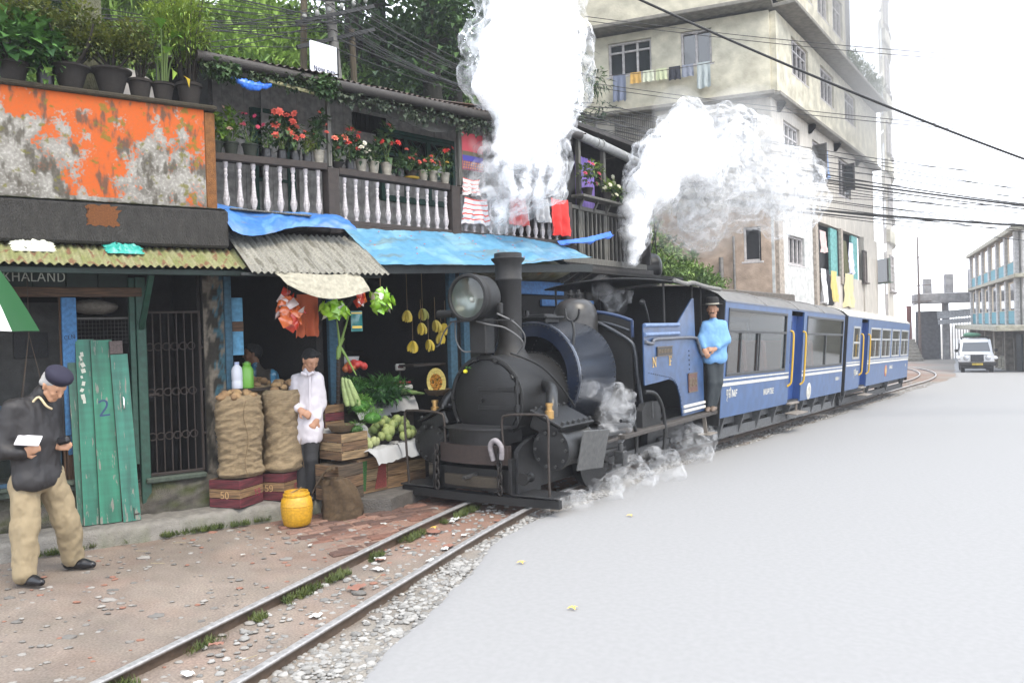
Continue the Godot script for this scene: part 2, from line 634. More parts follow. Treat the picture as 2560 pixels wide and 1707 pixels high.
func fix(m: MB) -> void:
	for i in m.n.size(): m.n[i] = Vector3.ZERO
	for q in range(0, m.ix.size(), 3):
		var a := m.v[m.ix[q]]
		var nn := (m.v[m.ix[q + 2]] - a).cross(m.v[m.ix[q + 1]] - a)
		for k in 3: m.n[m.ix[q + k]] += nn
	for i in m.n.size(): m.n[i] = m.n[i].normalized() if m.n[i].length_squared() > 0 else Vector3.UP

func railway() -> void:
	for s in [-1.0, 1.0]:
		var pts := PackedVector3Array()
		var u := -14.0
		while u < 62.0:
			pts.append(FT * Vector3(u, ty(u), tcen(u) + s * 0.35))
			u += 0.25 if u < 6.0 else 0.8
		var m := MB.new()
		var prof := p2([-0.032, -0.12, -0.008, -0.1, -0.008, -0.03, -0.026, -0.022, -0.026, -0.006, -0.02, 0.0, 0.02, 0.0, 0.026, -0.006, 0.026, -0.022, 0.008, -0.03, 0.008, -0.1, 0.032, -0.12])
		var np := prof.size()
		for k in pts.size():
			var d := (pts[mini(k + 1, pts.size() - 1)] - pts[maxi(k - 1, 0)])
			var sd := Vector3(-d.z, 0, d.x).normalized()
			for i in np:
				m.v.append(pts[k] + sd * prof[i].x + Vector3(0, prof[i].y, 0))
				m.n.append(Vector3.UP); m.t.append(Vector2(i, k)); m.c.append(Color(0.42, 0.41, 0.4) if prof[i].y > -0.01 else Color(0.12, 0.085, 0.06))
		for k in pts.size() - 1:
			for i in np - 1:
				var q := k * np + i
				m.ix.append_array([q, q + np + 1, q + 1, q, q + np, q + np + 1])
		fix(m)
		solo("rail", m, mat("railsteel", Color.WHITE, 0.42, 0.35, {"vc": true, "tex": grunge(), "scale": Vector3(3, 3, 3)}), "steel rail nearer the shops, mossy along its foot" if s < 0 else "steel rail nearer the road, beside the gravel", "rail", Transform3D(), "rails of the railway track")

func corr(u0: float, u1: float, a: Vector2, b: Vector2, pitch: float, amp: float, lift := 0.0, ragged := 0.0, skew0 := 0.0, skew1 := 0.0) -> MB:
	var m := MB.new()
	var nu := int((u1 - u0) / pitch * 8.0)
	var rn := fnl(int(u0 * 100), 1.7, 3)
	for side in [1.0, -1.0]:
		var i0 := m.v.size()
		m.grid(nu, 6, func(s: float, t: float) -> Vector3:
			var u := lerpf(u0, u1, s)
			var y: float = lerpf(b.y, a.y, t) + amp * sin(u / pitch * TAU) + lift + side * 0.002 + 0.006 * rn.get_noise_2d(u * 2.0, t * 2.0)
			var w := lerpf(b.x + ragged * rn.get_noise_2d(u * 6.0, 1.0), a.x, t)
			return Vector3(u + lerpf(skew0, skew1, s) * (1.0 - t), y, w))
		if side < 0.0:
			for k in range(i0, m.v.size()): m.n[k] = -m.n[k]
			for q in range(m.ix.size() / 2, m.ix.size(), 3):
				var x := m.ix[q + 1]
				m.ix[q + 1] = m.ix[q + 2]; m.ix[q + 2] = x
	return m

func roofmat(key: String, c1: Color, c2: Color, c3: Color) -> StandardMaterial3D:
	if mats.has(key): return mats[key]
	var a := fnl(hash(key) % 99, 0.02, 5)
	var b := fnl(hash(key) % 99 + 5, 0.05, 4)
	var t := picture(256, 256, func(x: float, y: float) -> Color:
		var k := a.get_noise_2d(x * 300.0, y * 60.0) * 0.8 + 0.5
		var c := c1.lerp(c2, clampf(k, 0, 1))
		c = c.lerp(c3, smoothstep(0.1, 0.45, b.get_noise_2d(x * 160.0, y * 40.0)))
		return c * (0.8 + 0.4 * b.get_noise_2d(x * 500.0, y * 500.0)))
	return mat(key, Color.WHITE, 0.85, 0.0, {"tex": t, "uv": true})

func room(u0: float, u1: float, y0: float, y1: float, w0: float, w1: float) -> MB:
	var m := MB.new()
	var th := 0.08
	m.box(V((u0 + u1) / 2, (y0 + y1) / 2, w0 - th / 2), V(u1 - u0 + th * 2, y1 - y0, th))
	m.box(V(u0 - th / 2, (y0 + y1) / 2, (w0 + w1) / 2), V(th, y1 - y0, w1 - w0 - 0.004))
	m.box(V(u1 + th / 2, (y0 + y1) / 2, (w0 + w1) / 2), V(th, y1 - y0, w1 - w0 - 0.004))
	m.box(V((u0 + u1) / 2, y1 + th / 2 + 0.002, (w0 + w1) / 2), V(u1 - u0 + 2 * th, th, w1 - w0 + th))
	m.box(V((u0 + u1) / 2, y0 - th / 2 - 0.002, (w0 + w1) / 2), V(u1 - u0 + 2 * th, th, w1 - w0 + th))
	return m

func left_house() -> void:
	var green := gm("greenpaint", Color(0.03, 0.135, 0.09), 0.55, 2.0, 0.3)
	var dkgreen := gm("darkgreen", Color(0.012, 0.05, 0.035), 0.6, 2.0, 0.3)
	var rawwood := wood("rawwood", Color(0.22, 0.12, 0.065), 0.8, 0)
	var blue := gm("bluepaint", Color(0.05, 0.19, 0.42), 0.6, 3.0, 0.3)
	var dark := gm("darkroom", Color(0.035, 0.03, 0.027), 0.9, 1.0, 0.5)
	var iron := gm("rustiron", Color(0.07, 0.045, 0.035), 0.7, 4.0, 0.3)
	var t := thing("shop_building", "old shop building with flaking orange parapet and dark green timber front", "building", FA)
	var na := fnl(41, 0.008, 6)
	var nb := fnl(42, 0.06, 5)
	var nc := fnl(43, 0.012, 5)
	var tex := picture(768, 220, func(x: float, y: float) -> Color:
		var u := lerpf(-1.5, 1.76, x)
		var h := 1.0 - y
		var f := (u - 0.1) / 1.66
		var px := x * 768.0
		var py := y * 220.0
		var n := na.get_noise_2d(px * 2.2, py * 2.2)
		var fn := nb.get_noise_2d(px * 2.0, py * 2.0)
		var o := (h - 0.62) * 2.2 + 0.25
		o = maxf(o, 1.1 - absf(f - 0.47) * 6.5 + (0.1 if h > 0.07 else -1.0))
		o = maxf(o, (h - 0.25) * 1.1 - absf(f - 0.85) * 2.2 + 0.2)
		o -= 1.6 * clampf(1.0 - absf(f - 0.72) * 11.0, 0, 1) * (1.0 if h < 0.62 else 0.2)
		o -= 1.2 * clampf(1.0 - absf(f - 0.86) * 16.0, 0, 1) * clampf(1.3 - absf(h - 0.5) * 3.0, 0, 1)
		o -= 1.0 * clampf(1.0 - Vector2((f - 0.56) * 9.0, (h - 0.17) * 7.0).length(), 0, 1)
		o -= 0.9 * clampf(1.0 - absf(f + 0.02) * 4.0, 0, 1) * smoothstep(0.95, 0.6, h)
		o += n * 1.3 + fn * 0.8
		if f < -0.15: o = (h - 0.55) * 2.0 + n * 1.6 + fn * 0.5
		var grey := Color(0.24, 0.228, 0.205).lerp(Color(0.11, 0.1, 0.085), clampf(0.45 + 1.1 * n - h * 0.2, 0, 1))
		grey = grey.lerp(Color(0.31, 0.3, 0.28), smoothstep(0.1, 0.6, fn) * 0.7)
		var org := Color(0.47, 0.085, 0.007).lerp(Color(0.3, 0.065, 0.012), clampf(0.5 + fn, 0, 1))
		var c := grey.lerp(org, smoothstep(0.0, 0.5, o))
		var st := nc.get_noise_2d(px * 1.3, py * 1.0 + 400.0) + 0.7 * nc.get_noise_2d(px * 5.0, py * 1.4)
		c = c.lerp(Color(0.05, 0.042, 0.03), clampf(smoothstep(0.08, 0.6, st) * 0.85 + smoothstep(0.1, 0.0, h) * 0.5 * clampf(0.6 + n, 0, 1), 0, 0.92))
		var moss := nc.get_noise_2d(px * 3.0 + 900.0, py * 3.0) + clampf(1.0 - absf(f - 0.93) * 9.0, 0, 1) * 0.35 + clampf(1.0 - Vector2((f - 0.52) * 10.0, (h - 0.75) * 4.0).length(), 0, 1) * 0.5
		return c.lerp(Color(0.11, 0.10, 0.012), smoothstep(0.32, 0.6, moss) * 0.8) * (1.0 + 0.3 * fn))
	var wm := MB.new()
	wm.quad(V(-1.5, 3.0, -0.1), V(1.76, 3.0, -0.1), V(1.76, 3.955, -0.1), V(-1.5, 3.955, -0.1))
	part("parapet_wall", wm, mat("orangewall", Color.WHITE, 0.92, 0.0, {"tex": tex, "uv": true}), t)
	var wb := MB.new()
	wb.box(V(0.13, 3.4775, -0.187), V(3.26, 0.955, 0.17))
	wb.box(V(1.763 + 0.05, 3.47, -0.17), V(0.1, 0.94, 0.13), 0.01)
	part("parapet_core", wb, gm("orangecore", Color(0.30, 0.12, 0.03), 0.9, 2.0, 1.0), t)
	var cp := MB.new()
	cp.box(V(0.17, 3.978, -0.18), V(3.42, 0.045, 0.24), 0.012)
	part("coping", cp, gm("coping", Color(0.12, 0.095, 0.055), 0.95, 2.5, 1.5), t)
	var lg := MB.new()
	lg.box(V(0.2, 2.82, -0.17), V(3.46, 0.36, 0.36), 0.02)
	part("ledge", lg, mat("ledge", Color(0.085, 0.078, 0.07), 0.95, 0.0, {"tex": grunge(), "scale": Vector3(2.0, 0.7, 2.0), "bump": 1.0}), t)
	var mo := MB.new()
	var mn := fnl(77, 3.0, 3)
	mo.grid(120, 3, func(a: float, b: float) -> Vector3:
		return V(lerpf(-1.5, 1.92, a), 3.005 + 0.014 * sin(b * PI) * (1.0 + mn.get_noise_1d(a * 40.0)), lerpf(0.012 + 0.012 * mn.get_noise_1d(a * 60.0), -0.098, b)))
	part("moss_strip", mo, gm("mosspatch", Color(0.075, 0.085, 0.015), 0.98, 6.0, 1.5), t)
	var os := MB.new()
	os.grid(10, 8, func(a: float, b: float) -> Vector3:
		var r := 0.12 + 0.05 * mn.get_noise_2d(a * 9.0, b * 9.0)
		return V(0.84 + (a - 0.5) * 2.2 * r, 2.885 + (b - 0.5) * 1.5 * r, 0.0125))
	part("orange_patch", os, gm("orangepatch", Color(0.30, 0.10, 0.02), 0.9, 9.0, 0.6), t)
	var terr := MB.new()
	terr.box(V(0.2, 2.96, -2.6), V(3.5, 0.1, 4.4))
	part("terrace_floor", terr, gm("terrace", Color(0.15, 0.14, 0.12), 0.9), t)
	var rm := roofmat("mossroof", Color(0.17, 0.18, 0.055), Color(0.26, 0.25, 0.13), Color(0.17, 0.085, 0.04))
	for k in 5:
		part("corrugated_sheet", corr(-1.6 + k * 0.735, -1.6 + k * 0.735 + 0.77, Vector2(-0.12, 2.635), Vector2(0.27 + 0.012 * (k % 2), 2.425), 0.064, 0.011, 0.004 * (k % 3), 0.02), rm, t)
	var fm := MB.new()
	fm.bar(V(-1.6, 2.385, 0.2), V(2.02, 2.385, 0.2), 0.04, 0.05, 0.004)
	for u in [-0.6, 0.4, 1.3, 1.97]: fm.bar(V(u, 2.39, 0.2), V(u, 2.58, -0.4), 0.04, 0.045)
	part("eave_rail", fm, dkgreen, t)
	var sb := MB.new()
	for k in 9: sb.box(V(-1.1 + k * 0.26, 2.385, -0.445 + 0.003 * (k % 2)), V(0.254, 0.21, 0.025), 0.003)
	var sign := part("sign_board", sb, gm("signgreen", Color(0.008, 0.045, 0.026), 0.5, 3.0, 0.2), t)
	text("lettering", "KHALAND", 0.112, 0.004, mat("signwhite", Color(0.55, 0.57, 0.5), 0.8), sign, X3(V(0.345, 2.372, -0.428)), "Droid Sans", 400)
	var bm := MB.new()
	bm.box(V(0.06, 2.238, -0.4), V(2.3, 0.085, 0.09), 0.006)
	part("beam", bm, rawwood, t)
	var bp := MB.new()
	bp.box(V(0.6, 1.57, -0.41), V(0.12, 1.24, 0.05), 0.004)
	bp.box(V(0.605, 0.86, -0.412), V(0.1, 0.17, 0.03), 0.003, rot(0, 0, 4))
	part("blue_post", bp, blue, t)
	var bq := MB.new()
	bq.box(V(0.6, 0.745, -0.43), V(0.11, 0.42, 0.05), 0.006)
	bq.box(V(0.53, 1.37, -0.42), V(0.018, 1.66, 0.03), 0.002)
	part("bare_post", bq, wood("splitwood", Color(0.2, 0.11, 0.06), 0.85, 1, 0.6), t)
	text("graffiti", "CEN", 0.05, 0.002, mat("pencil", Color(0.02, 0.03, 0.06), 0.8), t, Transform3D(rot(0, 0, 8), V(0.6, 1.83, -0.383)))
	var gp := MB.new()
	gp.box(V(1.125, 1.5, -0.42), V(0.05, 1.75, 0.07), 0.004)
	gp.box(V(1.2, 1.28, -0.4), V(0.085, 2.2, 0.05), 0.005)
	part("corner_post", gp, green, t)
	var br := MB.new()
	br.bar(V(1.2, 1.9, -0.38), V(1.2, 2.37, 0.13), 0.05, 0.045, 0.004)
	part("bracket", br, green, t)
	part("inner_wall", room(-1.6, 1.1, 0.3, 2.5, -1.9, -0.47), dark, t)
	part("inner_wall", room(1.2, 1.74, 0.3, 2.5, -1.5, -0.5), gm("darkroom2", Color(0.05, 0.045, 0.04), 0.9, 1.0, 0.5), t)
	var gb := MB.new()
	gb.box(V(0.28, 1.62, -0.95), V(0.62, 1.1, 0.02))
	gb.box(V(-0.35, 1.35, -0.9), V(0.55, 0.6, 0.02))
	part("grey_panel", gb, gm("greypanel", Color(0.12, 0.12, 0.115), 0.8), t)
	var gd := MB.new()
	gd.box(V(0.34, 1.77, -0.93), V(0.28, 0.24, 0.03), 0.003)
	part("hatch", gd, gm("hatch", Color(0.008, 0.01, 0.015), 0.6), t)
	var pn := fnl(51, 2.0, 4)
	var pm := MB.new()
	pm.grid(70, 12, func(a: float, b: float) -> Vector3:
		var u := lerpf(-1.6, 1.95, a)
		var y := lerpf(0.12, 0.47, b)
		var st := 0.05 if u > 1.2 else 0.0
		return V(u, y, -0.36 + st + 0.05 * pn.get_noise_2d(u * 2.2, y * 4.0) - 0.12 * b * b))
	for i in pm.v.size(): pm.c[i] = Color(0.11, 0.1, 0.085).lerp(Color(0.05, 0.06, 0.012), clampf(0.5 + 1.4 * pn.get_noise_2d(pm.v[i].x * 1.5, 30.0 + pm.v[i].y * 3.0) - pm.v[i].y, 0, 1))
	fix(pm)
	part("plinth", pm, mat("plinth", Color.WHITE, 0.95, 0.0, {"vc": true, "tex": grunge(), "scale": Vector3(2, 2, 2), "bump": 1.6}), t)
	var sl := MB.new()
	sl.box(V(-0.25, 0.53, -0.36), V(1.75, 0.04, 0.13), 0.008)
	sl.box(V(-0.25, 0.48, -0.37), V(1.75, 0.05, 0.08), 0.006)
	sl.box(V(1.47, 0.46, -0.44), V(0.55, 0.05, 0.2), 0.01)
	part("sill", sl, gm("sillgreen", Color(0.13, 0.17, 0.13), 0.8, 3.0, 0.6), t)
	var gf := MB.new()
	gf.bar(V(1.235, 0.505, -0.42), V(1.73, 0.505, -0.42), 0.02, 0.028, 0.003)
	gf.bar(V(1.235, 2.05, -0.42), V(1.73, 2.05, -0.42), 0.02, 0.022, 0.003)
	for u in [1.235, 1.735]: gf.bar(V(u, 0.5, -0.42), V(u, 2.06, -0.42), 0.022, 0.022, 0.003)
	for y in [1.29, 0.86, 1.7]: gf.bar(V(1.73, y, -0.42), V(1.79, y, -0.42), 0.022, 0.022)
	gf.bar(V(1.24, 1.27, -0.41), V(1.34, 1.27, -0.41), 0.02, 0.022)
	var gate := part("gate", gf, iron, t)
	for k in 6:
		var b := MB.new()
		b.cyl(V(1.306 + k * 0.0715, 0.51, -0.42), V(1.306 + k * 0.0715, 2.045, -0.42), 0.0065, 6)
		part("bar", b, iron, gate)
	for y in [0.865, 1.285, 1.72]:
		for k in 6:
			var b := MB.new()
			var ring := PackedVector3Array()
			for q in 17: ring.append(V(1.272 + k * 0.0755 + 0.034 * cos(TAU * q / 16), y + 0.034 * sin(TAU * q / 16), -0.41))
			b.tube(ring, 0.0055, 5, false)
			part("ring", b, iron, gate)
	var qn := fnl(61, 1.5, 5)
	var pp := MB.new()
	pp.grid(12, 60, func(a: float, b: float) -> Vector3:
		return V(lerpf(1.77, 1.97, a), lerpf(0.1, 2.5, b), -0.4 + 0.012 * qn.get_noise_2d(a * 4.0, b * 14.0)))
	for i in pp.v.size():
		var p := pp.v[i]
		var k := qn.get_noise_2d(p.x * 5.0, p.y * 2.2)
		var c := Color(0.035, 0.03, 0.022).lerp(Color(0.22, 0.19, 0.15), smoothstep(-0.05, 0.2, k))
		if p.x > 1.86 and k > -0.12 and k < 0.1: c = Color(0.05, 0.13, 0.17)
		pp.c[i] = c
	part("pillar", pp, mat("pillar", Color.WHITE, 0.9, 0.0, {"vc": true, "tex": grunge(), "scale": Vector3(3, 3, 3), "bump": 1.0}), t)
	var pc := MB.new()
	pc.box(V(1.87, 1.3, -0.52), V(0.21, 2.4, 0.2))
	part("pillar_core", pc, dark, t)
	var cg := MB.new()
	for k in 15: cg.cyl(V(0.67 + k * 0.031, 1.76, -0.44), V(0.67 + k * 0.031, 2.0, -0.44), 0.0018, 4)
	for k in 7: cg.cyl(V(0.66, 1.77 + k * 0.036, -0.44), V(1.11, 1.77 + k * 0.036, -0.44), 0.0018, 4)
	cg.box(V(0.885, 2.0, -0.44), V(0.46, 0.018, 0.02))
	part("wire_mesh", cg, gm("wire", Color(0.1, 0.09, 0.08), 0.6), t)
	var sk := MB.new()
	sk.ell(V(0.85, 2.11, -0.62), V(0.2, 0.07, 0.14), 20, 12, Basis(), 0.25, fnl(9, 6.0, 3))
	solo("bundle", sk, gm("bundle", Color(0.25, 0.22, 0.18), 0.9, 4.0, 0.8), "pale cloth bundle stuffed above the wire mesh under the beam", "bundle", FA)
	var cs := thing("show_case", "blue framed glass show case standing in the green shop front", "show case", FA)
	var cf := MB.new()
	for u in [-1.2, -0.35, 0.47]: cf.box(V(u, 0.9, -0.31), V(0.045, 0.66, 0.045), 0.004)
	for y in [0.57, 0.93, 1.24]: cf.box(V(-0.365, y, -0.312), V(1.66, 0.035, 0.035), 0.004)
	for u in [-1.2, 0.47]: cf.box(V(u, 1.24, -0.47), V(0.035, 0.03, 0.3), 0.003)
	for u in [-1.2, 0.47]: cf.box(V(u, 0.9, -0.63), V(0.035, 0.66, 0.035), 0.003)
	part("frame", cf, gm("caseblue", Color(0.03, 0.12, 0.22), 0.45, 3.0), cs)
	var cgl := MB.new()
	cgl.box(V(-0.365, 1.25, -0.47), V(1.66, 0.006, 0.3))
	cgl.box(V(-0.365, 0.91, -0.325), V(1.62, 0.62, 0.004))
	part("pane", cgl, glass("caseglass", 0.25), cs)
	var csh := MB.new()
	csh.box(V(-0.365, 0.59, -0.47), V(1.62, 0.02, 0.3))
	csh.box(V(-0.365, 0.91, -0.645), V(1.66, 0.66, 0.012))
	part("back_board", csh, gm("caseback", Color(0.05, 0.055, 0.06), 0.8), cs)
	var bal := thing("hanging_scale", "balance pan hung on three cords in the green shop front", "scale", FA)
	var cr := MB.new()
	for a in [0.0, 2.1, 4.2]: cr.cyl(V(0.26 + 0.13 * cos(a), 1.26, -0.22 + 0.1 * sin(a)), V(0.27, 1.86, -0.22), 0.0035, 5)
	cr.cyl(V(0.27, 1.86, -0.22), V(0.27, 2.36, -0.2), 0.004, 5)
	part("cord", cr, gm("cord", Color(0.14, 0.1, 0.07)), bal)
	var pan := MB.new()
	pan.at(V(0.26, 1.235, -0.22)).lathe(p2([0, 0, 0.08, 0.003, 0.14, 0.028, 0.146, 0.028, 0.085, -0.002, 0.0, -0.006]), 24)
	part("pan", pan, gm("copperpan", Color(0.22, 0.09, 0.05), 0.5, 4.0, 0.2, 0.3), bal)
	var n5 := fnl(71, 5.0, 3)
	for k in 3:
		var d: Array = [[0.3, 0.32, 0.09, Color(0.5, 0.5, 0.42), "torn cream plastic lying on the mossy roof sheets"], [1.0, 0.3, 0.13, Color(0.03, 0.33, 0.27), "crumpled turquoise plastic sheet on the mossy roof sheets"], [-0.12, 0.3, 0.1, Color(0.02, 0.25, 0.2), "turquoise plastic scrap at the far end of the roof sheets"]][k]
		var m := MB.new()
		m.grid(18, 10, func(a: float, b: float) -> Vector3:
			var e := minf(minf(a, 1.0 - a), minf(b, 1.0 - b)) * 4.0
			return V(d[0] + (a - 0.5) * d[1] + 0.04 * n5.get_noise_2d(b * 9.0, k * 7.0), 2.62 - b * 0.09 + 0.02 + 0.05 * clampf(e, 0, 1) * (0.6 + n5.get_noise_2d(a * 8.0 + k * 5.0, b * 5.0)), 0.03 - (0.5 - b) * d[2] + 0.02 * n5.get_noise_2d(a * 7.0, 3.0)))
		solo("plastic_sheet", m, mat("plastic%d" % k, d[3], 0.35, 0.0, {"back": 0.3}), d[4], "plastic sheet", FA)
	var dish := thing("satellite_dish", "pale satellite dish behind the potted bushes on the terrace", "dish", FA)
	var dm := MB.new()
	dm.at(V(1.26, 4.15, -0.7), rot(60, 20, 0)).lathe(p2([0.0, 0.0, 0.12, 0.012, 0.24, 0.05, 0.3, 0.085, 0.296, 0.09, 0.22, 0.05, 0.0, 0.012]), 28)
	part("reflector", dm, gm("dish", Color(0.5, 0.47, 0.44), 0.6, 1.0, 0.2), dish)
	var dp := MB.new()
	dp.cyl(V(1.26, 3.0, -0.85), V(1.26, 4.12, -0.78), 0.02, 8)
	part("mast", dp, iron, dish)
	var po := MB.new()
	po.box(V(0.9, 4.6, -0.75), V(0.2, 3.4, 0.15), 0.02)
	solo("concrete_post", po, mat("mosspost", Color(0.2, 0.2, 0.12), 0.95, 0.0, {"tex": grunge(), "scale": Vector3(2, 0.6, 2), "bump": 1.0}), "mossy square concrete post rising behind the potted shrubs", "post", FA)
	var um := thing("umbrella", "big street umbrella of yellow white and green panels", "umbrella", FA * Transform3D(rot(3, 0, -5), V(-0.47, 1.95, 0.3)))
	var cols := [Color(0.6, 0.6, 0.58), Color(0.6, 0.48, 0.01), Color(0.6, 0.6, 0.58), Color(0.01, 0.17, 0.04)]
	for k in 8:
		var m := MB.new()
		m.grid(5, 8, func(a: float, b: float) -> Vector3:
			var an := TAU * (k + a) / 8.0
			var rad := 0.78 * (1.0 - b)
			var edge := 1.0 - 0.10 * sin(a * PI) * (1.0 - b)
			return V(cos(an) * rad * edge, 0.85 * (1.0 - pow(1.0 - b, 1.6)), -sin(an) * rad * edge))
		part("panel", m, mat("umb%d" % (k % 4), cols[k % 4], 0.6, 0.0, {"back": 0.5}), um)
	var us := MB.new()
	us.cyl(V(0, 0.9, 0), V(0, -1.8, 0), 0.014, 8)
	part("pole", us, gm("umbpole", Color(0.2, 0.2, 0.2), 0.4, 1.0, 0.0, 0.6), um)

func leaning_boards() -> void:
	var gw := func(key: String, c: Color, sd: int) -> StandardMaterial3D:
		var a := fnl(sd, 0.03, 4)
		var t := picture(64, 256, func(x: float, y: float) -> Color:
			var k := a.get_noise_2d(x * 50.0, y * 60.0)
			var cc := c.lerp(c * 0.55, clampf(0.4 + k, 0, 1))
			if a.get_noise_2d(x * 120.0 + 300.0, y * 150.0) > 0.46 - smoothstep(0.8, 1.0, y) * 0.25: cc = Color(0.16, 0.16, 0.13)
			return cc * (0.9 + 0.2 * a.get_noise_2d(x * 8.0, y * 900.0)))
		return mat(key, Color.WHITE, 0.5, 0.0, {"tex": t, "uv": true})
	var edge := wood("boardedge", Color(0.11, 0.055, 0.035), 0.85, 1)
	var b: Array = [
		[0.625, 0.07, 1.69, "dark edged green shutter board, narrowest and leftmost of the leaning four", Color(0.02, 0.10, 0.065), -0.075],
		[0.71, 0.155, 1.67, "green shutter board with pale paint flakes and a split edge", Color(0.015, 0.15, 0.095), -0.05],
		[0.85, 0.18, 1.66, "widest green shutter board with a pencilled figure on it", Color(0.012, 0.155, 0.09), -0.025],
		[1.02, 0.15, 1.53, "shorter green shutter board with a chrome door handle", Color(0.02, 0.15, 0.105), 0.0]]
	for k in 4:
		var d: Array = b[k]
		var t := thing("shutter_board", d[3], "board", FA * Transform3D(rot(-7.5, 0, [0.7, -0.3, 0.0, 1.2][k]), V(d[0], 0.155 if k < 3 else 0.15, -0.13 + d[5])), "green boards leaning by the gate")
		var m := MB.new()
		m.box(V(0, d[2] / 2, 0), V(d[1], d[2], 0.018), 0.002)
		part("board", m, edge, t)
		var f := MB.new()
		f.quad(V(-d[1] / 2 + 0.002, 0.004, 0.0105), V(d[1] / 2 - 0.002, 0.004, 0.0105), V(d[1] / 2 - 0.002, d[2] - 0.004, 0.0105), V(-d[1] / 2 + 0.002, d[2] - 0.004, 0.0105))
		part("painted_face", f, gw.call("board%d" % k, d[4], 80 + k), t)
		if k == 1:
			var fl := MB.new()
			for q in 9: fl.box(V(-0.028 + rr(-0.012, 0.012), 1.1 + q * 0.055 + rr(-0.01, 0.01), 0.0115), V(rr(0.015, 0.035), rr(0.02, 0.05), 0.001), 0.0, rot(0, 0, rr(-25, 25)))
			part("paint_flake", fl, mat("flake", Color(0.42, 0.43, 0.37), 0.8), t)
		if k == 2: text("pencil_mark", "2", 0.2, 0.001, mat("inkblue", Color(0.01, 0.05, 0.16), 0.6), t, Transform3D(rot(0, 0, 4), V(0.0, 1.03, 0.0112)))
		if k == 3:
			var h := MB.new()
			h.tube(pv([V(0.005, 1.02, 0.008), V(0.006, 1.03, 0.035), V(0.006, 1.12, 0.035), V(0.005, 1.13, 0.008)]), 0.008, 8)
			part("handle", h, mat("chrome", Color(0.75, 0.75, 0.75), 0.2, 0.9), t)
			var r := MB.new()
			r.box(V(-0.02, 1.59, 0.01), V(0.11, 0.12, 0.03), 0.004)
			part("grey_block", r, gm("greyblock", Color(0.22, 0.17, 0.16), 0.8, 6.0), t)
			var w := MB.new()
			w.box(V(0.02, 0.07, 0.013), V(0.008, 0.1, 0.006))
			w.box(V(0.045, 0.06, 0.013), V(0.04, 0.012, 0.006))
			part("bolt", w, gm("rustiron", Color.WHITE), t)

func tarp(poly_top: Array, poly_bot: Array, nu: int, nv: int, amp: float, sd: int, sagv := 0.06) -> MB:
	var n := fnl(sd, 1.0, 4)
	var a := curve(poly_top, 12)
	var b := curve(poly_bot, 12)
	var pick := func(c: PackedVector3Array, q: float) -> Vector3:
		var f := q * (c.size() - 1)
		var i := mini(int(f), c.size() - 2)
		return c[i].lerp(c[i + 1], f - i)
	var m := MB.new()
	m.grid(nu, nv, func(s: float, t: float) -> Vector3:
		var p: Vector3 = pick.call(b, s).lerp(pick.call(a, s), t)
		var e := minf(1.0, minf(t, 1.0 - t) * 5.0 + 0.25)
		p.y += e * amp * (n.get_noise_2d(p.x * 3.0, p.z * 1.5) + 0.4 * n.get_noise_2d(p.x * 11.0, p.z * 7.0)) - sagv * 4.0 * t * (1.0 - t) * (0.7 + 0.3 * sin(s * 17.0))
		p.z += amp * 0.4 * n.get_noise_2d(p.x * 5.0 + 40.0, t * 3.0)
		return p)
	return m

func tarpmat(key: String, c1: Color, c2: Color, back := 0.5) -> StandardMaterial3D:
	if mats.has(key): return mats[key]
	var a := fnl(hash(key) % 90, 0.02, 5)
	var t := picture(384, 192, func(x: float, y: float) -> Color:
		var k := a.get_noise_2d(x * 260.0, y * 90.0)
		var c := c1.lerp(c2, smoothstep(-0.05, 0.4, k))
		c = c.lerp(Color(0.14, 0.15, 0.1), smoothstep(0.18, 0.55, a.get_noise_2d(x * 150.0 + 500.0, y * 200.0)) * 0.55)
		return c * (0.92 + 0.16 * a.get_noise_2d(x * 900.0, y * 900.0)))
	return mat(key, Color.WHITE, 0.42, 0.0, {"tex": t, "uv": true, "back": back})

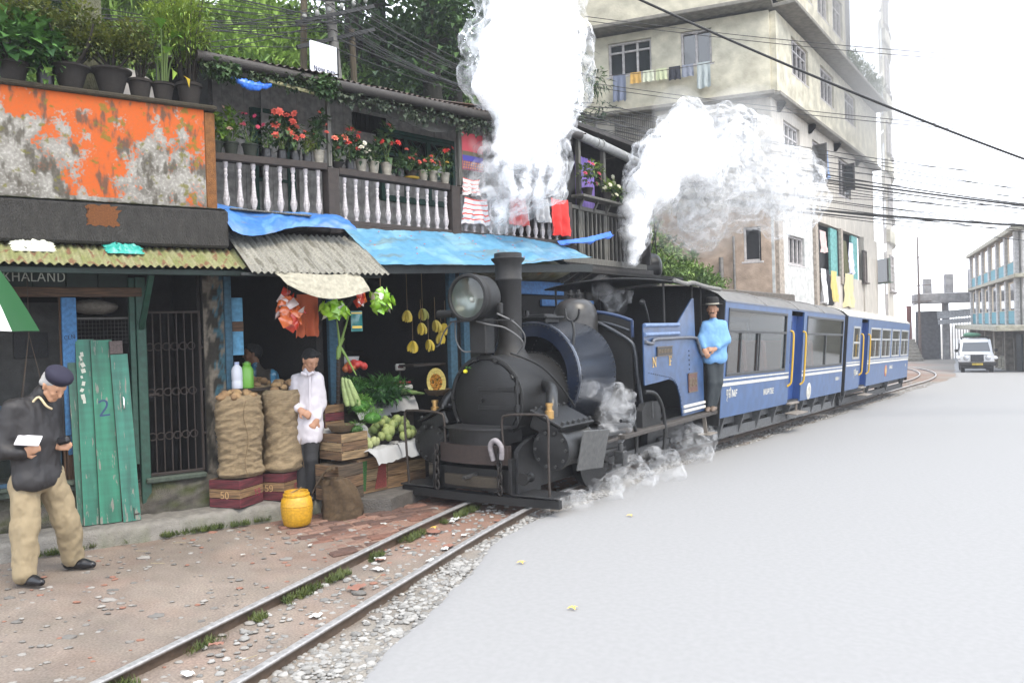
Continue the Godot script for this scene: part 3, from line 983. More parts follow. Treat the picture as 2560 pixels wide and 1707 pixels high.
func balcony_house() -> void:
	var board := gm("greyboard", Color(0.52, 0.5, 0.475), 0.85, 1.5, 0.3)
	var brown := gm("brownpost", Color(0.085, 0.06, 0.05), 0.7, 2.0, 0.4)
	var teal := gm("tealpaint", Color(0.02, 0.16, 0.11), 0.55, 2.0, 0.3)
	var grey := wood("greywood", Color(0.26, 0.25, 0.22), 0.85, 1)
	var dark := gm("darkroom", Color.WHITE)
	var t := thing("balcony_house", "old timber house with a long balcony of white turned balusters", "building", FA)
	var floor_m := MB.new()
	floor_m.box(V(2.5, 2.94, -1.7), V(1.3, 0.1, 2.8), 0.01)
	part("balcony_floor", floor_m, brown, t)
	floor_m = MB.new()
	floor_m.box(V(1.9, 2.93, -1.2), V(4.4, 0.1, 2.5), 0.01)
	part("balcony_floor", floor_m, brown, t).transform = REL
	var wall := empty("wall", t)
	for q in 11:
		var m := MB.new()
		var x := 1.86 + q * 0.12
		var y0 := 4.3 if x > 2.5 and x < 3.0 else 2.98
		m.box(V(x + 0.06, (y0 + 4.75) / 2, -1.12 + rr(-0.004, 0.004)), V(0.117, 4.75 - y0, 0.02), 0.002)
		part("plank", m, board, wall)
	for q in 36:
		var x := -0.32 + q * 0.12
		var m := MB.new()
		var z := -0.8 + rr(-0.004, 0.004)
		if x > 1.2 and x < 2.5:
			m.box(V(x + 0.06, 3.22, z), V(0.117, 0.5, 0.02), 0.002)
			m.box(V(x + 0.06, 4.6, z), V(0.117, 0.5, 0.02), 0.002)
		else:
			m.box(V(x + 0.06, 3.88, z), V(0.117, 1.8, 0.02), 0.002)
		part("plank", m, board, wall).transform = REL
	var core := MB.new()
	core.box(V(2.4, 3.85, -1.5), V(1.5, 1.9, 0.06))
	core.box(V(1.88, 3.85, -0.7), V(0.04, 1.8, 0.82))
	part("inner_wall", core, dark, t)
	core = MB.new()
	core.box(V(1.9, 3.85, -1.2), V(4.6, 1.9, 0.06))
	part("inner_wall", core, dark, t).transform = REL
	for d in 2:
		var u0: float = [2.54, 1.3][d]
		var wd: float = [0.45, 1.2][d]
		var y0: float = [2.99, 3.48][d]
		var y1: float = [4.3, 4.34][d]
		var zz: float = [-1.1, -0.78][d]
		var tf := Transform3D() if d == 0 else REL
		var f := MB.new()
		for x in [u0, u0 + wd]: f.box(V(x, (y0 + y1) / 2, zz), V(0.05, y1 - y0, 0.06), 0.004)
		f.box(V(u0 + wd / 2, y1, zz), V(wd + 0.05, 0.05, 0.06), 0.004)
		f.box(V(u0 + wd / 2, y0, zz + 0.002), V(wd + 0.05, 0.05, 0.06), 0.004)
		var dr := part("door" if d == 0 else "window", f, teal, t)
		dr.transform = tf
		var p := MB.new()
		var n := 2 if d == 0 else 3
		for q in n:
			var x0 := u0 + 0.03 + q * (wd - 0.06) / n
			var x1 := u0 + 0.03 + (q + 1) * (wd - 0.06) / n
			for x in [x0 + 0.015, x1 - 0.015]: p.box(V(x, (y0 + y1) / 2, zz - 0.015), V(0.03, y1 - y0 - 0.06, 0.03))
			for y in [y0 + 0.04, y0 + (y1 - y0) * 0.42, y1 - 0.28, y1 - 0.04]: p.box(V((x0 + x1) / 2, y, zz - 0.017), V(x1 - x0 - 0.06, 0.035, 0.026))
			for sg in [-1.0, 1.0]: p.bar(V((x0 + x1) / 2 - sg * 0.09, y1 - 0.26, zz - 0.017), V((x0 + x1) / 2 + sg * 0.09, y1 - 0.06, zz - 0.017), 0.012, 0.012)
		part("leaf", p, teal, dr)
		var g := MB.new()
		g.box(V(u0 + wd / 2, (y0 + (y1 - y0) * 0.42 + y1) / 2, zz - 0.04), V(wd - 0.06, (y1 - y0) * 0.58, 0.004))
		part("pane", g, mat("darkpane", Color(0.012, 0.018, 0.02), 0.12, 0.0, {"spec": 0.8}), dr)
		var q2 := MB.new()
		q2.box(V(u0 + wd / 2, y0 + (y1 - y0) * 0.22, zz - 0.035), V(wd - 0.06, (y1 - y0) * 0.4, 0.012))
		part("panel", q2, board, dr)
	var vt := MB.new()
	vt.box(V(1.14, 4.38, -0.78), V(0.5, 0.22, 0.03), 0.004)
	for q in 7: vt.box(V(0.94 + q * 0.065, 4.38, -0.76), V(0.02, 0.18, 0.02))
	part("vent", vt, gm("ventdark", Color(0.03, 0.028, 0.03), 0.8), t).transform = REL
	var bal := empty("balustrade", t)
	var hr := MB.new()
	hr.box(V(2.43, 3.575, -0.35), V(1.28, 0.075, 0.12), 0.008)
	hr.box(V(2.43, 3.02, -0.35), V(1.3, 0.05, 0.09), 0.006)
	part("handrail", hr, brown, bal)
	hr = MB.new()
	hr.box(V(0.9, 3.545, 0.0), V(1.6, 0.075, 0.12), 0.008)
	hr.box(V(1.9, 3.0, 0.0), V(3.9, 0.05, 0.09), 0.006)
	part("handrail", hr, brown, bal).transform = REL
	for x in [0.03, 1.79, 3.93]:
		var ps := MB.new()
		ps.box(V(x, 3.22, -0.003), V(0.14, 0.7, 0.13), 0.008)
		part("post", ps, brown, bal).transform = REL
	var bprof := p2([0.022, 0.0, 0.026, 0.008, 0.026, 0.02, 0.014, 0.026, 0.02, 0.04, 0.03, 0.07, 0.031, 0.09, 0.026, 0.15, 0.019, 0.25, 0.015, 0.31, 0.015, 0.325, 0.022, 0.335, 0.022, 0.35, 0.014, 0.357, 0.02, 0.375, 0.02, 0.395, 0.014, 0.402, 0.022, 0.42, 0.026, 0.445, 0.026, 0.47])
	var bm := MB.new()
	bm.lathe(bprof, 12)
	for q in 8:
		var a := TAU * q / 8.0
		bm.leaf(V(cos(a) * 0.026, 0.06, -sin(a) * 0.026), V(cos(a) * 0.02, 1, -sin(a) * 0.02).normalized(), V(cos(a), 0, -sin(a)), 0.1, 0.02, 0.0)
	var bme := bm.mesh()
	var white := gm("balusterwhite", Color(0.62, 0.58, 0.59), 0.7, 6.0, 0.3)
	for q in 9:
		pmesh("baluster", bme, white, bal).transform = Transform3D(rot(0, q * 37.0, 0).scaled(V(1, 1.06, 1)), V(1.88 + q * 0.138, 3.045, -0.35))
	for q in 11:
		pmesh("baluster", bme, white, bal).transform = REL * Transform3D(rot(0, q * 23.0, 0).scaled(V(1, 0.98, 1)), V(0.2 + q * 0.146, 3.03, 0.0))
	for q in 13: pmesh("baluster", bme, white, bal).transform = REL * Transform3D(rot(0, q * 31.0, 0).scaled(V(1, 0.98, 1)), V(1.98 + q * 0.144, 3.03, 0.0))
	var hr2 := MB.new()
	hr2.box(V(2.85, 3.53, 0.0), V(2.05, 0.07, 0.1), 0.006)
	part("handrail", hr2, brown, bal).transform = REL
	for p in [[0.0, 3.58, 0.045], [1.88, 3.58, 0.055], [3.86, 3.55, 0.045]]:
		var m := MB.new()
		m.box(V(p[0], (p[1] + 4.45) / 2, 0.03), V(p[2], 4.45 - p[1], p[2]), 0.004)
		part("roof_post", m, grey, t).transform = REL
	var gt := MB.new()
	var bend := REL * V(0.05, 4.4, 0.25)
	gt.tube(curve([V(1.7, 4.45, -0.05), V(2.4, 4.425, -0.06), bend, REL * V(1.0, 4.42, 0.25), REL * V(2.6, 4.45, 0.25), REL * V(4.0, 4.48, 0.25)], 8), 0.052, 12)
	part("gutter", gt, gm("gutter", Color(0.10, 0.085, 0.075), 0.6, 1.5, 0.4, 0.2), t)
	var rf := roofmat("rustroof", Color(0.06, 0.045, 0.037), Color(0.11, 0.08, 0.065), Color(0.09, 0.04, 0.02))
	for q in 2: part("roof_sheet", corr(1.65 + q * 0.72, 2.39 + q * 0.72, Vector2(-2.4, 5.0), Vector2(-0.02, 4.48 - q * 0.012), 0.075, 0.012, 0.004 * (q % 2)), rf, t)
	for q in 6: part("roof_sheet", corr(-0.25 + q * 0.72, 0.49 + q * 0.72, Vector2(-2.0, 5.0), Vector2(0.28, 4.45 + q * 0.01), 0.075, 0.012, 0.006 + 0.004 * (q % 2)), rf, t).transform = REL
	var raf := MB.new()
	for q in 4: raf.bar(V(1.9 + q * 0.35, 4.41, -0.1), V(1.9 + q * 0.35, 4.74, -1.3), 0.04, 0.05)
	part("rafter", raf, brown, t)
	raf = MB.new()
	for q in 10: raf.bar(V(0.1 + q * 0.4, 4.39, 0.2), V(0.1 + q * 0.4, 4.75, -1.0), 0.04, 0.05)
	raf.box(V(2.0, 4.42, 0.03), V(4.1, 0.05, 0.05))
	part("rafter", raf, brown, t).transform = REL
	var ceil := MB.new()
	ceil.quad(V(1.8, 4.455, -0.1), V(3.2, 4.445, -0.1), V(3.2, 4.76, -1.3), V(1.8, 4.76, -1.3))
	part("ceiling", ceil, gm("soffit", Color(0.1, 0.09, 0.08), 0.9), t)
	ceil = MB.new()
	ceil.quad(V(-0.1, 4.43, 0.22), V(4.0, 4.47, 0.22), V(4.0, 4.8, -1.0), V(-0.1, 4.8, -1.0))
	part("ceiling", ceil, gm("soffit", Color.WHITE), t).transform = REL
	var strip := MB.new()
	strip.bar(V(2.36, 4.31, -0.03), V(2.84, 4.25, -0.03), 0.012, 0.035, 0.003)
	solo("batten", strip, wood("paleyellow", Color(0.4, 0.38, 0.2), 0.8, 0), "pale yellow batten hung beneath the long gutter", "batten", FA)
	var kn := MB.new()
	var nn := fnl(8, 9.0, 3)
	kn.grid(26, 12, func(a: float, b: float) -> Vector3:
		var r := (0.018 + 0.03 * absf(sin(a * PI * 1.0)) * (0.4 if absf(a - 0.2) < 0.06 or absf(a - 0.78) < 0.05 else 1.0)) * (1.0 + 0.5 * nn.get_noise_2d(a * 4.0, b * 3.0))
		return V(2.0 + a * 0.4, 4.285 - 0.04 * sin(a * PI) - 0.02 * a + r * sin(b * TAU), -0.03 + r * 0.6 * cos(b * TAU)))
	solo("tied_tarp", kn, mat("tarpblue", Color(0.02, 0.13, 0.55), 0.35, 0.0, {"back": 0.3}), "rolled bright blue tarpaulin tied under the gutter", "tarpaulin", FA)
	var sheet := tarp([V(0.05, 4.38, 0.0), V(0.9, 4.36, 0.0), V(1.8, 4.33, 0.0)], [V(0.05, 4.26, 0.14), V(0.7, 4.22, 0.14), V(1.4, 4.15, 0.14), V(1.8, 4.26, 0.14)], 40, 6, 0.03, 15, 0.04)
	solo("hanging_sheet", sheet, mat("greysheet", Color(0.16, 0.155, 0.14), 0.7, 0.0, {"back": 0.2}), "grey plastic sheet sagging under the eave above the balcony", "plastic sheet", FB)
	var banner := MB.new()
	banner.box(V(2.09, 4.02, 0.05), V(0.36, 0.46, 0.004))
	var bt := picture(96, 112, func(x: float, y: float) -> Color:
		if y < 0.5: return Color(0.5, 0.06, 0.08).lerp(Color(0.55, 0.2, 0.2), clampf(1.2 - Vector2((x - 0.55) * 4.0, (y - 0.28) * 5.0).length(), 0, 1))
		if y < 0.62: return Color(0.12, 0.1, 0.05)
		if y < 0.76: return Color(0.06, 0.05, 0.3)
		return Color(0.45, 0.16, 0.03) if fposmod(x * 9.0 + y * 3.0, 1.0) < 0.6 and fposmod(y * 14.0, 1.0) < 0.6 else Color(0.1, 0.05, 0.12))
	var bn := solo("banner", banner, mat("bannerback", Color(0.4, 0.06, 0.07), 0.7), "red and purple printed banner hung from the balcony roof", "banner", FB)
	var bq := MB.new()
	bq.quad(V(1.915, 3.795, 0.054), V(2.265, 3.795, 0.054), V(2.265, 4.245, 0.054), V(1.915, 4.245, 0.054))
	part("print", bq, mat("bannerprint", Color.WHITE, 0.6, 0.0, {"tex": bt, "uv": true}), bn)
	var stripes := func(key: String, c1: Color, c2: Color, n: float, thr: float) -> StandardMaterial3D:
		return mat(key, Color.WHITE, 0.9, 0.0, {"uv": true, "back": 0.4, "tex": picture(64, 64, func(x: float, y: float) -> Color: return c2 if fposmod(y * n, 1.0) < thr else c1)})
	var hang := func(nm: String, u0: float, wd: float, y1: float, y0: float, w: float, m: Material, label: String, cat: String, sd: int) -> void:
		var n := fnl(sd, 1.0, 3)
		var c := MB.new()
		c.grid(16, 14, func(a: float, b: float) -> Vector3:
			return V(u0 + (a - 0.5) * wd * (1.0 + 0.15 * (1.0 - b)), lerpf(y0 + 0.02 * n.get_noise_2d(a * 9.0, 2.0), y1 - 0.02 * sin(a * PI), b), w + (1.0 - b) * 0.05 * (sin(a * 14.0 + sd) + n.get_noise_2d(a * 8.0, b * 3.0))))
		solo(nm, c, m, label, cat, FB, "washing hung on the balcony")
	hang.call("towel", 2.02, 0.28, 3.68, 3.47, 0.09, stripes.call("striptowel", Color(0.6, 0.6, 0.6), Color(0.6, 0.08, 0.05), 4.0, 0.2), "white towel with red stripes on the balcony rail beside the brown post", "towel", 3)
	hang.call("striped_shirt", 2.08, 0.38, 3.44, 3.12, 0.1, stripes.call("stripshirt", Color(0.5, 0.52, 0.55), Color(0.55, 0.07, 0.05), 5.0, 0.25), "grey shirt with red chest stripes hung by the balcony rail", "shirt", 5)
	hang.call("red_cloth", 2.85, 0.28, 3.54, 3.16, 0.09, mat("redcloth2", Color(0.55, 0.08, 0.07), 0.9, 0.0, {"back": 0.4}), "pinkish red cloth partly veiled by steam on the balcony", "cloth", 6)
	hang.call("grey_trousers", 3.32, 0.26, 3.57, 3.24, 0.09, stripes.call("greytr", Color(0.42, 0.42, 0.43), Color(0.6, 0.6, 0.6), 1.0, 0.0), "pale grey striped trousers hung left of the red dress", "trousers", 7)
	hang.call("red_dress", 3.68, 0.36, 3.59, 3.08, 0.1, mat("reddress", Color(0.58, 0.03, 0.025), 0.85, 0.0, {"back": 0.3}), "bright red frilled dress hung at the end of the balcony", "dress", 8)
	var shop := thing("vegetable_shop", "open fronted shop of blue posts under the balcony with a dark inside", "shop", FA)
	var blue := gm("shopblue", Color(0.06, 0.17, 0.26), 0.7, 3.0, 0.5)
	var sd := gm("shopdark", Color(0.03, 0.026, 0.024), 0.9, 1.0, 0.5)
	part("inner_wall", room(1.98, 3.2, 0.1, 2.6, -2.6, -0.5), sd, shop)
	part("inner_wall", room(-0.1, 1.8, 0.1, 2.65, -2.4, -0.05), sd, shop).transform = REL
	for p in [[2.01, 0.1, 2.4, 0.07, -0.42], [3.1, 0.1, 2.5, 0.1, -0.38]]:
		var m := MB.new()
		m.box(V(p[0], (p[1] + p[2]) / 2, p[4]), V(p[3], p[2] - p[1], 0.07), 0.005)
		part("post", m, blue, shop)
	for p in [[1.7, 0.11], [1.92, 0.1]]:
		var m := MB.new()
		m.box(V(p[0], 1.3, 0.0), V(p[1], 2.5, 0.07), 0.005)
		part("post", m, blue, shop).transform = REL
	var bq3 := MB.new()
	bq3.box(V(2.115, 1.9, -0.45), V(0.11, 0.58, 0.02), 0.002)
	part("blue_board", bq3, gm("boardblue", Color(0.1, 0.32, 0.52), 0.6, 2.0, 0.2), shop)
	var bo := MB.new()
	bo.box(V(2.115, 1.9, -0.437), V(0.112, 0.1, 0.01))
	part("board_band", bo, wood("rawwood", Color.WHITE), shop)
	var db := gm("darkbeam", Color(0.05, 0.06, 0.06), 0.8, 1.0, 0.4)
	var lb := MB.new()
	lb.box(V(2.6, 2.36, 0.42), V(1.4, 0.03, 0.05), 0.004)
	lb.bar(V(3.15, 1.95, -0.36), V(3.17, 2.38, 0.4), 0.045, 0.05)
	for x in [2.1, 2.9]: lb.bar(V(x, 2.38, 0.44), V(x, 2.72, -0.36), 0.04, 0.05)
	lb.box(V(2.5, 2.66, -0.36), V(1.2, 0.3, 0.05))
	part("lintel", lb, db, shop)
	lb = MB.new()
	lb.bar(V(0.2, 2.46, 0.53), V(3.8, 2.6, 0.53), 0.05, 0.1)
	lb.bar(V(1.7, 1.95, 0.0), V(1.72, 2.44, 0.46), 0.045, 0.05)
	for x in [0.4, 1.4, 2.4, 3.4]: lb.bar(V(x, 2.5 + x * 0.03, 0.5), V(x, 2.85, -0.02), 0.04, 0.05)
	lb.box(V(1.9, 2.78, -0.03), V(3.8, 0.34, 0.05))
	part("lintel", lb, db, shop).transform = REL
	var sh := MB.new()
	for y in [1.2, 1.55, 1.9]: sh.box(V(1.0, y, -2.1), V(1.5, 0.02, 0.4))
	sh.box(V(1.42, 1.4, -0.25), V(0.5, 0.025, 0.3))
	part("shelf", sh, wood("shelf", Color(0.1, 0.07, 0.05), 0.8, 0), shop).transform = REL
	var pale := roofmat("asbestos", Color(0.2, 0.19, 0.16), Color(0.28, 0.265, 0.22), Color(0.14, 0.13, 0.1))
	for q in 2:
		part("corrugated_sheet", corr(1.98 + q * 0.66, 2.66 + q * 0.66 + 0.03, Vector2(-0.3, 2.83), Vector2(0.52, 2.37), 0.062, 0.011, 0.006 * q, 0.012, 0.0, 0.0), pale, shop)
	var t1 := tarp([V(1.79, 3.12, -0.28), V(2.3, 3.06, -0.27), V(2.85, 3.07, -0.27), V(3.18, 3.04, -0.26)], [V(1.95, 2.80, 0.06), V(2.1, 2.75, 0.12), V(2.35, 2.80, 0.04), V(2.6, 2.88, -0.06), V(2.9, 2.90, -0.08), V(3.25, 2.87, 0.02)], 60, 16, 0.03, 31, -0.05)
	solo("blue_tarpaulin", t1, tarpmat("tarp1", Color(0.04, 0.15, 0.42), Color(0.08, 0.22, 0.48)), "bright blue tarpaulin bunched over the pale corrugated sheets", "tarpaulin", FA)
	var pl := MB.new()
	pl.bar(V(2.0, 3.045, -0.2), V(2.82, 3.02, -0.2), 0.1, 0.016, 0.003)
	solo("plank", pl, grey, "grey plank laid along the top of the blue tarpaulin", "plank", FA)
	var t2 := tarp([V(0.12, 2.97, 0.02), V(0.9, 2.98, 0.03), V(1.8, 3.0, 0.04), V(2.8, 3.02, 0.04), V(3.7, 2.97, 0.04)], [V(0.2, 2.5, 0.6), V(0.9, 2.53, 0.63), V(1.8, 2.56, 0.63), V(2.4, 2.6, 0.63), V(3.1, 2.68, 0.62), V(3.82, 2.75, 0.55)], 110, 22, 0.035, 33, 0.035)
	solo("blue_tarpaulin", t2, tarpmat("tarp2", Color(0.09, 0.25, 0.39), Color(0.16, 0.33, 0.44)), "long faded sky blue tarpaulin awning with fallen petals on it", "tarpaulin", FB)
	var t3 := tarp([V(3.6, 3.0, 0.1), V(4.3, 3.1, 0.06), V(4.96, 3.24, 0.0)], [V(3.6, 2.95, 0.25), V(4.3, 3.03, 0.17), V(5.0, 3.19, 0.04)], 30, 6, 0.03, 35)
	solo("blue_tarpaulin", t3, mat("tarpblue", Color.WHITE), "twisted dark blue end of the awning tied to the far railing", "tarpaulin", FB)
	var pet := MB.new()
	for q in 30:
		var c := V(rr(0.3, 3.4), 0, rr(0.08, 0.55))
		c.y = lerpf(2.98, 2.56, (c.z - 0.03) / 0.58) + 0.035 - 0.05 * sin((c.z - 0.03) / 0.58 * PI) + c.x * 0.02
		pet.ell(c, V(0.014, 0.004, 0.011), 6, 4)
	struct("fallen_petals", pet, mat("petal", Color(0.6, 0.12, 0.1), 0.7), FB, "stuff")
	var cream := tarp([V(2.18, 2.385, 0.5), V(2.6, 2.36, 0.53), V(3.02, 2.385, 0.5)], [V(2.28, 2.26, 0.56), V(2.5, 2.15, 0.62), V(2.75, 2.13, 0.64), V(3.1, 2.2, 0.6)], 40, 14, 0.03, 37, -0.02)
	solo("cream_sheet", cream, mat("creamsheet", Color(0.4, 0.37, 0.28), 0.6, 0.0, {"tex": grunge(), "scale": Vector3(3, 3, 3), "back": 0.4}), "stained cream sheet hung below the pale corrugated roof", "sheet", FA)

func stuffpart(nm: String, mb: MB, m: Material, par: Node3D) -> MeshInstance3D:
	var o := part(nm, mb, m, par)
	o.set_meta("kind", "stuff")
	return o

func locomotive() -> void:
	var black := mat("locoblack", Color(0.015, 0.015, 0.0155), 0.42, 0.1, {"tex": grunge(), "scale": Vector3(2, 2, 2), "bump": 0.35})
	var soot := mat("soot", Color(0.02, 0.019, 0.0185), 0.62, 0.05, {"tex": grunge(), "scale": Vector3(2.5, 2.5, 2.5), "bump": 0.4})
	var steel := gm("dullsteel", Color(0.14, 0.14, 0.14), 0.45, 3.0, 0.3, 0.5)
	var rust := gm("beamrust", Color(0.085, 0.052, 0.042), 0.7, 2.5, 0.6)
	var railm := gm("railbrown", Color(0.11, 0.085, 0.07), 0.5, 3.0, 0.2, 0.3)
	var blue := mat("trainblue", Color(0.04, 0.105, 0.26), 0.38, 0.0, {"tex": grunge(), "scale": Vector3(0.8, 0.8, 0.8), "coat": 0.25})
	var dkblue := mat("tankblue", Color(0.01, 0.025, 0.07), 0.35, 0.0, {"tex": grunge(), "scale": Vector3(1, 1, 1), "coat": 0.4})
	var ltblue := gm("paleblue", Color(0.16, 0.24, 0.42), 0.45, 2.0, 0.2)
	var white := gm("stripewhite", Color(0.66, 0.64, 0.58), 0.6, 3.0, 0.1)
	var brass := mat("brass", Color(0.42, 0.26, 0.1), 0.4, 0.8)
	var gold := mat("goldpaint", Color(0.4, 0.27, 0.1), 0.6)
	var t := thing("steam_locomotive", "small black and blue steam locomotive with a big headlamp in front of its chimney", "locomotive", FT)
	var AX := rot(0, 0, -90)
	var m := MB.new()
	for s in [-1.0, 1.0]: m.box(V(2.1, 0.37, s * 0.47), V(4.3, 0.34, 0.04), 0.004)
	m.box(V(2.2, 0.5, 0), V(4.2, 0.05, 0.92))
	part("frame", m, black, t)
	m = MB.new()
	for s in [-1.0, 1.0]:
		m.box(V(3.1, 0.575, s * 0.76), V(3.1, 0.05, 0.3), 0.006)
		m.box(V(1.3, 0.56, s * 0.7), V(0.7, 0.03, 0.3), 0.004)
	part("running_board", m, gm("runboard", Color(0.12, 0.1, 0.085), 0.75, 2.0, 0.5), t)
	for x in [1.35, 3.05]:
		for s in [-1.0, 1.0]:
			var w := MB.new()
			w.at(V(x, 0.36, s * 0.56), rot(90.0 * s, 0, 0)).lathe(p2([0.0, -0.035, 0.06, -0.04, 0.07, -0.02, 0.24, -0.015, 0.26, -0.04, 0.3, -0.04, 0.3, 0.05, 0.33, 0.055, 0.33, 0.075, 0.0, 0.075]), 28)
			w.X = Transform3D()
			for k in 10:
				var a := TAU * k / 10.0
				w.bar(V(x, 0.36, s * 0.57), V(x + cos(a) * 0.25, 0.36 + sin(a) * 0.25, s * 0.57), 0.03, 0.03)
			part("wheel", w, black, t)
			var c := MB.new()
			c.box(V(x + 0.06, 0.34, s * 0.66), V(0.24, 0.1, 0.05), 0.02)
			c.cyl(V(x + 0.12, 0.33, s * 0.6), V(x + 0.12, 0.33, s * 0.76), 0.035, 10)
			part("crank", c, steel, t)
	for s in [-1.0, 1.0]:
		m = MB.new()
		m.bar(V(0.95, 0.55, s * 0.79), V(1.47, 0.33, s * 0.74), 0.03, 0.06, 0.004)
		m.bar(V(1.47, 0.33, s * 0.73), V(3.17, 0.33, s * 0.73), 0.03, 0.07, 0.004)
		part("connecting_rod", m, steel, t)
		m = MB.new()
		for y in [0.64, 0.47]: m.bar(V(0.82, y, s * 0.8), V(1.75, y - 0.03, s * 0.8), 0.05, 0.03, 0.003)
		m.box(V(1.0, 0.555, s * 0.8), V(0.14, 0.14, 0.08), 0.01)
		part("slide_bar", m, steel, t)
		m = MB.new()
		m.at(V(0.24, 0.61, s * 0.76), AX * Basis()).lathe(p2([0, -0.005, 0.09, -0.01, 0.13, 0.0, 0.205, 0.0, 0.21, 0.02, 0.21, 0.05, 0.19, 0.06, 0.19, 0.5, 0.21, 0.52, 0.21, 0.56, 0, 0.56]), 28)
		part("cylinder", m, black, t)
		m = MB.new()
		for k in 10:
			var a := TAU * k / 10.0
			m.at(V(0.232, 0.61 + 0.17 * sin(a), s * 0.76 + 0.17 * cos(a)), AX).lathe(p2([0.016, -0.012, 0.016, 0.014]), 6)
			m.lathe(p2([0, -0.012, 0.016, -0.012]), 6)
		stuffpart("cover_bolts", m, steel, t)
		m = MB.new()
		m.box(V(0.54, 0.82, s * 0.69), V(0.6, 0.16, 0.34), 0.02, rot(s * 24, 0, 0))
		m.box(V(0.54, 0.905, s * 0.725), V(0.64, 0.03, 0.4), 0.006, rot(s * 24, 0, 0))
		part("valve_chest", m, black, t)
		m = MB.new()
		for k in 6:
			for q in [-1.0, 1.0]:
				m.at(V(0.27 + k * 0.108, 0.925, s * 0.73) + rot(s * 24, 0, 0) * V(0, 0.005, q * 0.165), rot(s * 24, 0, 0)).lathe(p2([0.017, -0.01, 0.017, 0.018, 0.0, 0.02]), 6)
		stuffpart("chest_nuts", m, steel, t)
		m = MB.new()
		m.box(V(0.72, 0.56, s * 0.965), V(0.56, 0.4, 0.015), 0.004, rot(s * 10, 0, -5))
		part("cylinder_jacket", m, gm("jacketgrey", Color(0.19, 0.19, 0.185), 0.5, 2.0, 0.3, 0.3), t)
		m = MB.new()
		m.at(V(0.3, 0.93, s * 0.72)).lathe(p2([0.045, -0.06, 0.045, 0.05, 0.03, 0.06, 0.03, 0.1, 0.038, 0.1, 0.038, 0.125, 0.0, 0.13]), 12)
		part("oil_pot", m, brass, t)
		m = MB.new()
		m.tube(curve([V(0.72, 1.2, s * 0.4), V(0.62, 1.17, s * 0.55), V(0.45, 1.05, s * 0.66), V(0.38, 0.86, s * 0.7)], 8), 0.062, 14)
		part("steam_pipe", m, gm("pipegrey", Color(0.09, 0.09, 0.09), 0.35, 2.0, 0.2, 0.6), t)
	for s in [-0.495, 0.495]:
		m = MB.new()
		m.prism(p2([0.0, 0.12, 0.42, 0.12, 0.42, 0.62, 0.3, 0.72, 0.12, 0.66, 0.03, 0.6]), s - 0.025, s + 0.025)
		part("side_plate", m, mat("wingplate", Color(0.045, 0.045, 0.048), 0.45, 0.2, {"tex": grunge(), "scale": Vector3(2, 2, 2)}), t)
	var beam := func(nm: String, y0: float, y1: float, hw: float, x0: float, bow: float, th: float, mt: Material) -> MeshInstance3D:
		var b := MB.new()
		var p := PackedVector2Array()
		for k in 13: p.append(Vector2(x0 - bow * (1.0 - pow((k - 6) / 6.0, 2.0)), -hw + hw * 2.0 * k / 12.0))
		p.append(Vector2(x0 + th, hw)); p.append(Vector2(x0 + th, -hw))
		b.prism(p, y0, y1)
		for i in b.v.size():
			b.v[i] = V(b.v[i].x, b.v[i].z, b.v[i].y)
			b.n[i] = V(b.n[i].x, b.n[i].z, b.n[i].y)
		for q in range(0, b.ix.size(), 3):
			var s := b.ix[q + 1]
			b.ix[q + 1] = b.ix[q + 2]; b.ix[q + 2] = s
		return part(nm, b, mt, t)
	beam.call("buffer_beam", 0.47, 0.655, 0.42, 0.0, 0.07, 0.06, rust)
	beam.call("lower_beam", 0.25, 0.35, 0.34, -0.04, 0.05, 0.08, gm("lowrust", Color(0.1, 0.075, 0.045), 0.75, 3.0, 0.6))
	beam.call("inner_beam", 0.2, 0.42, 0.46, 0.02, 0.02, 0.3, black)
	beam.call("apron", 0.09, 0.17, 0.97, 0.02, 0.06, 0.05, soot)
	beam.call("front_table", 0.805, 0.825, 0.36, 0.0, 0.1, 0.42, mat("tablegrey", Color(0.06, 0.06, 0.063), 0.45, 0.2, {"tex": grunge(), "scale": Vector3(3, 3, 3)}))
	beam.call("table_box", 0.655, 0.8, 0.32, 0.02, 0.08, 0.38, black)
	for s in [-1.0, 1.0]:
		m = MB.new()
		m.box(V(0.13, 0.195, s * 0.7), V(0.32, 0.014, 0.5), 0.003)
		m.bar(V(0.2, 0.2, s * 0.47), V(0.2, 0.42, s * 0.5), 0.03, 0.03)
		part("foot_step", m, mat("steptread", Color(0.075, 0.075, 0.078), 0.5, 0.3, {"tex": grunge(), "scale": Vector3(3, 3, 3), "bump": 0.5}), t)
		m = MB.new()
		m.tube(curve([V(0.02, 0.62, s * 0.36), V(0.0, 0.9, s * 0.36), V(0.0, 0.955, s * 0.42), V(0.0, 0.97, s * 0.6), V(0.0, 0.97, s * 0.8), V(0.0, 0.93, s * 0.885), V(0.0, 0.6, s * 0.88), V(0.02, 0.2, s * 0.87)], 6), 0.0125, 8)
		part("handrail", m, railm, t)
		m = MB.new()
		for k in 7:
			var ring := PackedVector3Array()
			var c := V(-0.05, 0.6 - k * 0.062, s * 0.33 + (0.02 if s > 0 else -0.1))
			for q in 13:
				var a := TAU * q / 12.0
				ring.append(c + (V(0, 0.045 * cos(a), 0.024 * sin(a)) if k % 2 == 0 else V(0.024 * sin(a), 0.045 * cos(a), 0)))
			m.tube(ring, 0.011, 6, false)
		part("coupling_chain", m, gm("chainrust", Color(0.06, 0.05, 0.045), 0.6, 4.0, 0.2, 0.4), t)
	m = MB.new()
	m.tube(curve([V(-0.06, 0.52, 0.29), V(-0.08, 0.66, 0.27), V(-0.08, 0.72, 0.33), V(-0.08, 0.66, 0.4), V(-0.07, 0.54, 0.39)], 6), 0.026, 10)
